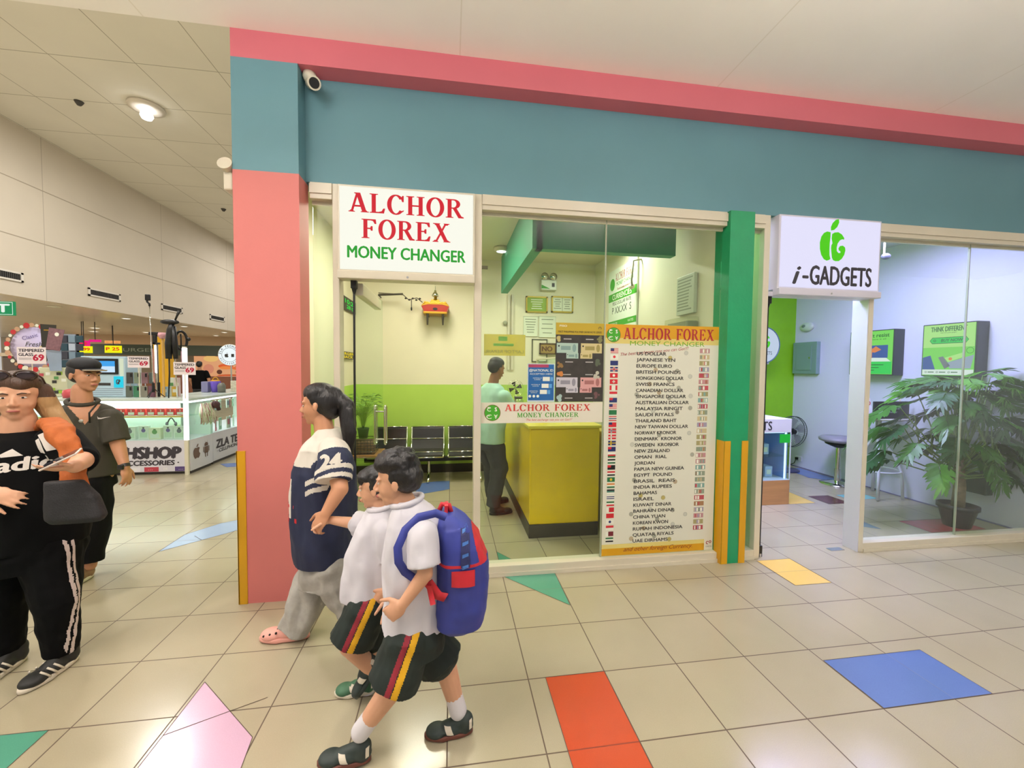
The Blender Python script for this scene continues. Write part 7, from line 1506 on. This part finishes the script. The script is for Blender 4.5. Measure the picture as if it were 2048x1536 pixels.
for k in range(4): z = a.z - .03 - k * .045; b.shape([(a.x + .006, z - .006), (c_.x - .006, z + .002), (c_.x - .006, z + .014), (a.x + .006, z + .008)], mat('bag_sky', '#3f70b8', .5), -.002 * (k + 1))
T.part('side_pocket', decal(b, bag, V(0, 1, 0), .005, 'side_pocket'), bag)
b = MB(); rr = [J(893, 1030, YA - .09), J(872, 1022, YA - .10), J(838, 1030, YA - .115), J(812, 1055, YA - .13), J(797, 1090, YA - .145), J(799, 1118, YA - .145), J(812, 1138, YA - .13), J(832, 1152, YA - .11)]
def strap(b, pts, w_, m, th=.006):
    vs = []; n = len(pts)
    for i, p in enumerate(pts):
        t_ = (pts[min(i + 1, n - 1)] - pts[max(i - 1, 0)]).normalized(); sd = t_.cross(V(0, 1, 0)).normalized(); vs += [p - sd * w_, p + sd * w_, p + sd * w_ + V(0, th, 0), p - sd * w_ + V(0, th, 0)]
    F = [(4 * i + a, 4 * i + (a + 1) % 4, 4 * (i + 1) + (a + 1) % 4, 4 * (i + 1) + a) for i in range(n - 1) for a in range(4)] + [(0, 1, 2, 3), (4 * n - 1, 4 * n - 2, 4 * n - 3, 4 * n - 4)]
    b.add(vs, F, m, True)
strap(b, [p + V(0, -.028, 0) for p in rr], .016, BB); T.part('shoulder_strap', b)
b = MB(); b.box(J(889, 1012, YA - .03), J(896, 1022, YA + .03), BR_); b.tube([J(878, 1022, YA), J(884, 1008, YA), J(898, 1010, YA), J(902, 1024, YA)], .011, BR_, n=8); T.part('carry_handle', b)
b = MB(); strap(b, [J(856, 1165, YA - .172), J(876, 1192, YA - .165), J(892, 1196, YA - .15)], .018, BR_); strap(b, [J(858, 1172, YA - .18), J(866, 1210, YA - .18)], .010, BR_); T.part('red_side_strap', b)
b = MB(); b.cyl(J(912, 1243, YA), J(913, 1252, YA), .012, BR_); b.ell(J(913, 1254, YA), (.008, .008, .012), CHROME, 8, 6); T.part('zip_tag', b); T.done()

# ---------------------------------------------------------------- woman in black at the left edge
Y0 = .02; f = V(.36, -1, 0).normalized(); s = V(1, .36, 0).normalized(); BLK = mat('track_black', '#060607', .85, var=.2, vscale=12, spec=.15); ORG = mat('scarf_orange', '#a8561c', .75, var=.1, vscale=20, bump=.3, bscale=60)
T = Thing('person', 'person in black sports sweatshirt with orange scarf, sunglasses on head, looking at the viewer', 'person')
bl = Blob(); o = J(38, 838, Y0 - .0); W, R, E = head(bl, o, V(.50, -.85, -.03), Z, .245, 1.08)
bl.limb([J(36, 880, Y0), J(38, 840, Y0)], [.075, .068]); bl.loft([(J(38, 880, Y0), s, f, .15, .09), (J(40, 930, Y0), s, f, .21, .13), (J(48, 1010, Y0), s, f, .20, .14), (J(55, 1090, Y0), s, f, .21, .15)])
eL = J(168, 918, Y0 - .08); wL = J(150, 932, Y0 - .30); bl.limb([J(124, 878, Y0), eL, wL], [.062, .050, .033]); bl.hand(wL, J(104, 938, Y0 - .36) - wL, V(.0, -.4, -1), .92, .25, 1, .02)
eR = J(-62, 985, Y0 - .02); wR = J(-12, 985, Y0 - .26); bl.limb([J(-40, 885, Y0), eR, wR], [.062, .048, .032]); bl.hand(wR, J(40, 1002, Y0 - .30) - wR, V(0, -.9, .4), .98, .35, 1)
LL = [J(98, 1090, Y0), J(114, 1200, Y0 - .04), J(124, 1284, Y0)]; LR = [J(12, 1090, Y0), J(6, 1200, Y0), J(10, 1284, Y0 + .04)]
bl.limb(LL, [.11, .075, .045]); bl.limb(LR, [.11, .075, .045]); T.part('body', bl.build('body', SKIN2, .006))
for n_, b in face_parts(None, W, R, .245, browm=HAIRN): T.part(n_, b)
h = hairblob(W, R, .245, 'short', 1.1); h.limb([W(-.30, -.10, .6), W(-.40, -.12, .2), W(-.55, -.02, -.12), W(-.72, .10, -.30)], [.045, .042, .04, .018]); h.limb([W(-.30, -.2, .4), W(-.45, -.2, .0), W(-.62, -.02, -.28)], [.05, .04, .02]); h.limb([W(.30, -.10, .6), W(.38, -.10, .2), W(.42, .0, -.15)], [.045, .042, .02])
z0_ = W(0, 0, .45).z; T.part('hair', h.build('hair', HAIRN, .006, 4, .010, 16, lambda c: 1 if c.z < z0_ else 0, [HAIRN, HAIRG], fsq=(1, 1, .3)))
b = MB()
for s_ in (-1, 1): b.tube([W(s_ * .17 + .145 * math.cos(t), .30, .95) + R @ V(0, .0 + .02 * math.sin(t), .026 * math.sin(t)) for t in [k * PI / 8 for k in range(16)]], .005, mat('specs_frame', '#4a3830', .3), n=6, closed=True); b.ell(W(s_ * .17, .30, .95), (.034, .006, .022), mat('specs_lens', '#3c3034', .08), 14, 8, R)
b.tube([W(-.03, .31, .955), W(0, .315, .97), W(.03, .31, .955)], .005, mat('specs_frame', '#4a3830', .3), n=6)
for s_ in (-1, 1): b.tube([W(s_ * .31, .27, .96), W(s_ * .35, .1, .88), W(s_ * .36, -.05, .75)], .004, mat('specs_frame', '#4a3830', .3), n=6)
T.part('sunglasses', b)
j = Blob(); j.loft([(J(38, 862, Y0), s, f, .09, .075), (J(38, 874, Y0), s, f, .17, .11), (J(38, 895, Y0), s, f, .225, .14), (J(40, 935, Y0), s, f, .25, .165), (J(46, 1000, Y0), s, f, .245, .175), (J(52, 1055, Y0), s, f, .245, .18), (J(54, 1090, Y0), s, f, .235, .175)])
j.limb([J(118, 880, Y0), eL], [.085, .072], open_end=True); j.limb([eL, eL.lerp(wL, .22)], [.072, .062], open_end=True); j.b.ell(eL, (.072, .072, .072), WHITE); j.limb([J(-36, 884, Y0), eR, eR.lerp(wR, .6)], [.085, .07, .05], open_end=True)
jo = T.part('sweatshirt', j.build('sweatshirt', BLK, .007, 6, .016, 6, fsq=(1, 1, .6)))
b = MB(Matrix.Translation((0, -.8, 0))); LWm = mat('logo_white', '#e4dcd4', .7); q = J(30, 935, Y0 - .18); sc_ = .8
# flat art is projected along the view of the chest, built around the chest centre
def chest(px, py): k = J(px, py, Y0 - .17); return (k.x, k.z)
for pts in (((-14, 913), (2, 902), (22, 916), (-10, 918)), ((32, 888), (40, 883), (68, 912), (46, 913)), ((34, 877), (52, 869), (98, 902), (72, 907))): b.shape([chest(*p_) for p_ in pts][::-1], LWm)
c0 = chest(-12, 940); c1 = chest(114, 936); b.text('adidas', (c0[0] + c1[0]) / 2, (c0[1] + c1[1]) / 2 - .012, .062, LWm, 0, w=c1[0] - c0[0], bold=.07, rot=.04); T.part('logo', decal(b, jo, V(0, 1, 0), .004, 'logo'), jo)
p = Blob(); p.loft([(J(54, 1065, Y0), s, f, .225, .165), (J(55, 1100, Y0), s, f, .23, .17), (J(56, 1130, Y0), s, f, .21, .16)]); p.limb([LL[0], J(114, 1200, Y0 - .04), J(124, 1300, Y0)], [.135, .095, .074], open_end=True); p.limb(LR[:2] + [J(10, 1302, Y0 + .04)], [.135, .095, .074], open_end=True)
xo = [J(140, 1060, Y0).x, J(140, 1270, Y0).x]; pc = [(q_.z, q_.x) for q_ in LL]
def regp(c):
    t = (LL[0].z - c.z) / (LL[0].z - LL[2].z)
    if t < -.1 or c.x < J(60, 1200, Y0).x: return 0
    cx = LL[0].x + (LL[1].x - LL[0].x) * min(1, max(0, t * 1.7)); r = (.135, .095)[int(t > .5)]
    r = .135 + (.072 - .135) * max(0, min(1, t)); v = c.y - Y0 + .02
    if c.x > cx + r * .55 and (-.040 < v < -.024 or -.012 < v < .004): return 1
    return 0
T.part('track_pants', p.build('track_pants', BLK, .006, 5, .012, 8, regp, [BLK, mat('side_stripe', '#cfc0bc', .7)]))
q = Blob()
for k_ in (-.027, -.009, .009, .027):
    ds = s * k_; q.limb([J(92, 862, Y0 + .04) + ds, J(101, 844, Y0 - .02) + ds, J(119, 862, Y0 - .115) + ds, J(137, 892, Y0 - .155) + ds, J(147, 925, Y0 - .175) + ds * .9, J(150, 950, Y0 - .19) + ds * .7], [.022, .026, .026, .026, .025, .022]); q.limb([J(142, 945, Y0 - .195) + ds, J(148, 962, Y0 - .20) + ds * 1.0, J(156, 980, Y0 - .20) + ds * 1.1], [.024, .026, .018])
T.part('scarf', q.build('scarf', ORG, .006, 5, .016, 14, fsq=(1, 1, .4)))
WSH = mat('trainer_black', '#20201f', .6)
for hp, dr in ((V(J(136, 1310, Y0).x, .08, .004), V(-.18, -.95, 0)), (V(J(14, 1310, Y0).x, .12, .004), V(-.1, -1, 0))):
    o_, s_ = shoe(hp, dr, Z, .27, WSH, SOLW, .052, .085); o2 = T.part('trainer', o_); T.part('sole', s_, o2)
    dd = dr.normalized(); xx = dd.cross(Z); b = MB()
    for k in range(3):
        for sd in (-1, 1): a_ = hp + dd * (.11 + .03 * k) + xx * sd * .05; b.tube([a_ + Z * .022, a_ - xx * sd * .006 + dd * .02 + Z * .05, a_ - xx * sd * .022 + dd * .03 + Z * .066], .005, SOLW, n=6)
    T.part('side_stripes', b, o2)
T.done()
T = Thing('smartphone', 'smartphone in a pale case held by the woman in black', 'phone')
c0 = J(122, 928, Y0 - .37); M_ = Matrix.Translation(c0 + V(0, 0, .022)) @ Matrix.Rotation(-.42, 4, 'Y') @ Matrix.Rotation(.35, 4, 'X') @ Matrix.Rotation(.25, 4, 'Z')
b = MB(M_); b.box((-.072, -.036, -.005), (.072, .036, .004), mat('phone_case', '#e0cfc4', .4), .004); t_ = T.part('phone_body', b); b = MB(M_); b.box((-.068, -.033, .004), (.068, .033, .0052), mat('phone_glass', '#2c2c34', .1)); T.part('screen', b); T.done()
T = Thing('handbag', 'charcoal handbag hanging at the hip of the woman in black', 'handbag')
q = Blob(); c0 = J(139, 1002, Y0 - .24); q.loft([(c0 + V(.03, 0, -.105), V(1, .1, 0), V(-.1, 1, 0), .10, .03), (c0 + V(.03, 0, -.08), V(1, .1, 0), V(-.1, 1, 0), .118, .045), (c0 + V(0.01, 0, .02), V(1, .1, 0), V(-.1, 1, 0), .105, .04), (c0 + V(-.02, 0, .10), V(1, .1, 0), V(-.1, 1, 0), .075, .02)], p=3.2)
T.part('bag_body', q.build('bag_body', mat('bag_charcoal', '#1d1c1f', .7, var=.1, vscale=60, bump=.3, bscale=150), .006, 4, .004, 10)); b = MB(); b.tube([c0 + V(-.02, .02, .09), J(150, 962, Y0 - .14), J(152, 935, Y0 + .04), J(138, 868, Y0 + .08)], .010, BLACK, n=8); T.part('strap', b); T.done()

# ---------------------------------------------------------------- man with cap
Y0 = 1.05; f = V(.60, -.80, 0).normalized(); s = V(.80, .60, 0).normalized(); OLV = mat('polo_olive', '#3a372c', .8, var=.08, vscale=10); TRB = mat('trouser_black', '#0c0c0e', .85, var=.2, vscale=8, spec=.2)
T = Thing('person', 'person in dark cap, olive polo shirt and black trousers, looking right past the phone counter', 'person')
bl = Blob(); o = J(171, 782, Y0); W, R, E = head(bl, o, V(.93, -.34, -.03), Z, .250); bl.limb([J(165, 815, Y0), J(163, 780, Y0)], [.066, .058])
bl.loft([(J(166, 822, Y0), s, f, .15, .09), (J(168, 860, Y0), s, f, .19, .12), (J(168, 930, Y0), s, f, .17, .11), (J(168, 960, Y0), s, f, .17, .12)])
eL = J(238, 896, Y0 - .02); wL = J(250, 935, Y0 - .06); bl.limb([J(222, 838, Y0), eL, wL], [.056, .045, .030]); bl.hand(wL, J(256, 965, Y0 - .08) - wL, V(1, -.3, 0), 1.0, .38, -1)
eR = J(98, 890, Y0 + .1); wR = J(92, 935, Y0); bl.limb([J(114, 838, Y0 + .05), eR, wR], [.056, .045, .030]); bl.hand(wR, V(0, 0, -1), V(-1, 0, 0), 1.0, .4, 1)
L1 = [J(186, 960, Y0), J(186, 1052, Y0), J(180, 1130, Y0 - .02)]; L2 = [J(146, 960, Y0 + .03), J(140, 1050, Y0 + .12), J(138, 1118, Y0 + .26)]
bl.limb(L1, [.10, .065, .042]); bl.limb(L2, [.10, .065, .042]); T.part('body', bl.build('body', SKIN, .006))
for n_, b in face_parts(None, W, R, .250): T.part(n_, b)
T.part('hair', hairblob(W, R, .238, 'short').build('hair', mat('hair_grey_black', '#2c2a2a', .5), .006, 4))
q = Blob(); q.b.ell(W(0, -.04, .78), (.36 * .25, .43 * .25, .24 * .25), WHITE, 20, 14, R); q.b.ell(W(0, -.04, .72), (.345 * .25, .42 * .25, .13 * .25), WHITE, 20, 14, R)
CAPM = mat('cap_black', '#17181c', .7); ca = T.part('cap', q.build('cap', CAPM, .006, 5)); b = MB()
vs = []; 
for j_ in range(7):
    for i in range(13):
        a_ = math.radians(-58 + 116 * i / 12); rr_ = .34 + .02 * (j_ / 6); vs.append(W(rr_ * math.sin(a_) * .92, -.04 + (.40 + .32 * (j_ / 6)) * math.cos(a_), .68 + .02 * math.cos(a_) - .05 * (j_ / 6)))
n0 = len(vs); vs += [v - Z * .006 for v in vs]; F = [(j_ * 13 + i, j_ * 13 + i + 1, (j_ + 1) * 13 + i + 1, (j_ + 1) * 13 + i) for j_ in range(6) for i in range(12)]; F += [tuple(n0 + k for k in f_[::-1]) for f_ in F]; F += [(6 * 13 + i, 6 * 13 + i + 1, n0 + 6 * 13 + i + 1, n0 + 6 * 13 + i) for i in range(12)]
b.add(vs, F, CAPM, True); T.part('cap_peak', b, ca); b = MB(); b.tube([vs[6 * 13 + i] for i in range(13)], .004, mat('peak_trim', '#a89a80', .5), n=6); T.part('peak_trim', b, ca)
j = Blob(); j.loft([(J(164, 806, Y0), s, f, .085, .075), (J(165, 816, Y0), s, f, .16, .10), (J(167, 832, Y0), s, f, .215, .125), (J(168, 865, Y0), s, f, .225, .14), (J(168, 910, Y0), s, f, .205, .14), (J(170, 952, Y0), s, f, .205, .14)]); j.limb([J(220, 838, Y0), J(228, 858, Y0), eL.lerp(J(228, 858, Y0), .35)], [.078, .085, .085], open_end=True); j.limb([J(116, 838, Y0 + .04), eR.lerp(J(116, 838, Y0 + .04), .3)], [.078, .082], open_end=True)
vz = J(170, 846, Y0).z; vx = J(170, 830, Y0)
def regv(c): return 1 if (c - vx).dot(f) > .02 and c.z > vz and abs((c - vx).dot(s)) < .62 * (c.z - vz) and c.z < vz + .14 else 0
jo = T.part('polo_shirt', j.build('polo_shirt', OLV, .006, 6, .014, 8, regv, [OLV, SKIN], fsq=(1, 1, .5)))
b = MB(Matrix.Translation((0, -.0, 0))); k = J(190, 838, Y0 - .14); b.shape([(k.x - .045, k.z + .012), (k.x - .038, k.z - .010), (k.x - .01, k.z - .008), (k.x + .045, k.z + .008), (k.x - .01, k.z + .0), (k.x - .033, k.z + .002)][::-1], LWm); T.part('chest_mark', decal(b, jo, V(0, 1, 0), .004, 'chest_mark'), jo)
b = MB(); b.tube([J(176, 806, Y0 - .10) + V(.05, .02, 0), J(166, 826, Y0 - .115) + V(.04, 0, 0), J(167, 846, Y0 - .125) + V(.04, 0, 0)], .006, mat('zip_dark', '#15140f', .5), n=6); cc = J(165, 806, Y0); b.tube([cc + s * .085 * math.cos(t) + f * .085 * math.sin(t) + Z * (.012 - .022 * math.sin(t)) for t in [k * PI / 10 for k in range(20)]], .015, OLV, n=8, closed=True); b.ell(J(162, 842, Y0 - .175), (.016, .008, .012), mat('clip_silver', '#a8a8a0', .3, .5), 10, 6); T.part('collar_and_zip', b, jo)
p = Blob(); p.loft([(J(168, 938, Y0), s, f, .18, .125), (J(167, 975, Y0), s, f, .19, .14)]); p.limb(L1[:2] + [J(180, 1122, Y0 - .02)], [.12, .105, .085], open_end=True); p.limb(L2[:2] + [J(138, 1112, Y0 + .25)], [.12, .10, .085], open_end=True); T.part('trousers', p.build('trousers', TRB, .008, 5, .02, 7, fsq=(1, 1, .6)))
b = MB(); dw = (wL - eL).normalized(); c0 = wL - dw * .012; b.cyl(c0 - dw * .012, c0 + dw * .012, .035, BLACK); b.box(c0 + V(-.02, -.045, -.018), c0 + V(.02, -.03, .018), BLACK, .004); T.part('wristwatch', b)
TAN = mat('shoe_tan', '#8c6c50', .6)
for hp, dr in ((V(J(180, 1150, Y0).x, Y0 + .03, .004), V(-.15, -1, 0)), (V(J(138, 1130, Y0 + .27).x, Y0 + .32, .004), V(.1, -1, 0))):
    o_, s_ = shoe(hp, dr, Z, .27, TAN, SOLW, .054, .085); o2 = T.part('shoe', o_); T.part('sole', s_, o2)
    dd = dr.normalized(); b = MB()
    for k in range(4): a_ = hp + dd * (.12 + .025 * k) + Z * (.085 - .009 * k); b.tube([a_ - V(.02, 0, 0), a_ + Z * .006, a_ + V(.02, 0, 0)], .004, mat('lace', '#c9b89a', .7), n=6)
    T.part('laces', b, o2)
T.done()

# ---------------------------------------------------------------- customer at the counter
Y0 = 2.10; f = V(.80, .60, 0).normalized(); s = V(.60, -.80, 0).normalized(); MINT = mat('polo_mint', '#a9d0bf', .8, var=.03, vscale=8); JEAN = mat('jeans_dark', '#33353a', .8, var=.12, vscale=6)
T = Thing('person', 'person in mint polo shirt and dark trousers leaning on the yellow counter', 'person')
bl = Blob(); o = J(990, 757, Y0); W, R, E = head(bl, o, V(.85, .5, -.22), V(.12, .08, 1), .236); bl.limb([J(984, 778, Y0), J(989, 755, Y0)], [.064, .056])
bl.loft([(J(983, 785, Y0), s, f, .15, .09), (J(981, 815, Y0), s, f, .18, .12), (J(978, 880, Y0), s, f, .16, .11)])
hip = J(978, 890, Y0); S1 = J(990, 792, Y0) + s * .17 - f * .02; e1 = V(.26, 2.02, 1.13); w1 = V(.42, 2.14, 1.12); S2 = J(984, 792, Y0) - s * .17; e2 = V(.24, 2.42, 1.13); w2 = V(.44, 2.38, 1.12)
bl.limb([S1, e1, w1], [.054, .044, .029]); bl.hand(w1, V(1, .25, -.02), Z, .95, .2, -1); bl.limb([S2, e2, w2], [.054, .044, .029]); bl.hand(w2, V(1, -.3, -.02), Z, .95, .2, 1)
P1 = [hip + s * .09 - Z * .02, V(.13, 2.02, .52), V(.06, 2.02, .10)]; P2 = [hip - s * .09 - Z * .02, V(.06, 2.26, .52), V(.09, 2.34, .10)]
bl.limb(P1, [.095, .062, .04]); bl.limb(P2, [.095, .062, .04]); T.part('body', bl.build('body', SKIN3, .007))
for n_, b in face_parts(None, W, R, .236): T.part(n_, b)
T.part('hair', hairblob(W, R, .226, 'short').build('hair', mat('hair_short_grey', '#3a3634', .6), .007, 4))
j = Blob(); j.loft([(J(985, 766, Y0), s, f, .08, .07), (J(984, 775, Y0), s, f, .15, .10), (J(983, 790, Y0), s, f, .20, .125), (J(980, 820, Y0), s, f, .215, .145), (J(978, 860, Y0), s, f, .20, .15), (J(978, 884, Y0), s, f, .20, .15)]); j.limb([S1, S1.lerp(e1, .65)], [.075, .082], open_end=True); j.limb([S2, S2.lerp(e2, .65)], [.075, .082], open_end=True); T.part('polo_shirt', j.build('polo_shirt', MINT, .008, 6, .013, 8, fsq=(1, 1, .5)))
p = Blob(); p.loft([(hip + Z * .06, s, f, .165, .12), (hip - Z * .04, s, f, .175, .135)]); p.limb([P1[0], P1[1], P1[2] - Z * .01], [.115, .095, .08], open_end=True); p.limb([P2[0], P2[1], P2[2] - Z * .01], [.115, .095, .08], open_end=True); T.part('trousers', p.build('trousers', JEAN, .009, 5, .016, 7))
for hp, dr in ((V(.02, 1.99, .003), V(.9, .15, 0)), (V(.05, 2.32, .003), V(.8, .35, 0))): o_, s_ = shoe(hp, dr, Z, .27, mat('shoe_black2', '#242225', .5), BLACK, .05, .085); o2 = T.part('shoe', o_); T.part('sole', s_, o2)
T.done()
# ---------------------------------------------------------------- far stall customer, seen from behind
Y0 = 12.0; f = V(-.2, 1, 0).normalized(); s = V(1, .2, 0).normalized(); c = J(399, 740, Y0); X0 = c.x
T = Thing('person', 'distant person in black shirt seen from behind before the burger poster', 'person')
bl = Blob(); W, R, E = head(bl, V(X0, Y0, 1.50), f, Z, .235); bl.limb([V(X0, Y0, 1.42), V(X0, Y0, 1.5)], [.06, .055]); bl.loft([(V(X0, Y0, 1.40), s, f, .16, .09), (V(X0, Y0, 1.2), s, f, .17, .11), (V(X0, Y0, .9), s, f, .16, .11)])
for k in (-1, 1): bl.limb([V(X0 + k * .2, Y0, 1.38), V(X0 + k * .27, Y0, 1.12), V(X0 + k * .25, Y0 + .12, .90)], [.05, .042, .03]); bl.hand(V(X0 + k * .25, Y0 + .12, .90), V(0, .3, -1), V(k, 0, 0), 1, .4, -k); bl.limb([V(X0 + k * .09, Y0, .88), V(X0 + k * .1, Y0, .48), V(X0 + k * .1, Y0, .09)], [.09, .06, .04])
T.part('body', bl.build('body', SKIN, .009)); T.part('hair', hairblob(W, R, .235, 'short').build('hair', HAIRB, .009, 3))
j = Blob(); j.loft([(V(X0, Y0, 1.45), s, f, .09, .07), (V(X0, Y0, 1.41), s, f, .20, .11), (V(X0, Y0, 1.15), s, f, .21, .14), (V(X0, Y0, .85), s, f, .20, .14)])
for k in (-1, 1): j.limb([V(X0 + k * .19, Y0, 1.38), V(X0 + k * .25, Y0, 1.2)], [.07, .08], open_end=True)
T.part('shirt', j.build('shirt', BLK, .012, 4)); p = Blob(); p.loft([(V(X0, Y0, .92), s, f, .17, .12), (V(X0, Y0, .8), s, f, .18, .13)])
for k in (-1, 1): p.limb([V(X0 + k * .09, Y0, .86), V(X0 + k * .1, Y0, .48), V(X0 + k * .1, Y0, .08)], [.11, .09, .075], open_end=True)
T.part('trousers', p.build('trousers', JEAN, .012, 4))
for k in (-1, 1): o_, s_ = shoe(V(X0 + k * .1, Y0 - .05, .003), f, Z, .27, BLK, BLACK, .05, .085); o2 = T.part('shoe', o_); T.part('sole', s_, o2)
T.done()
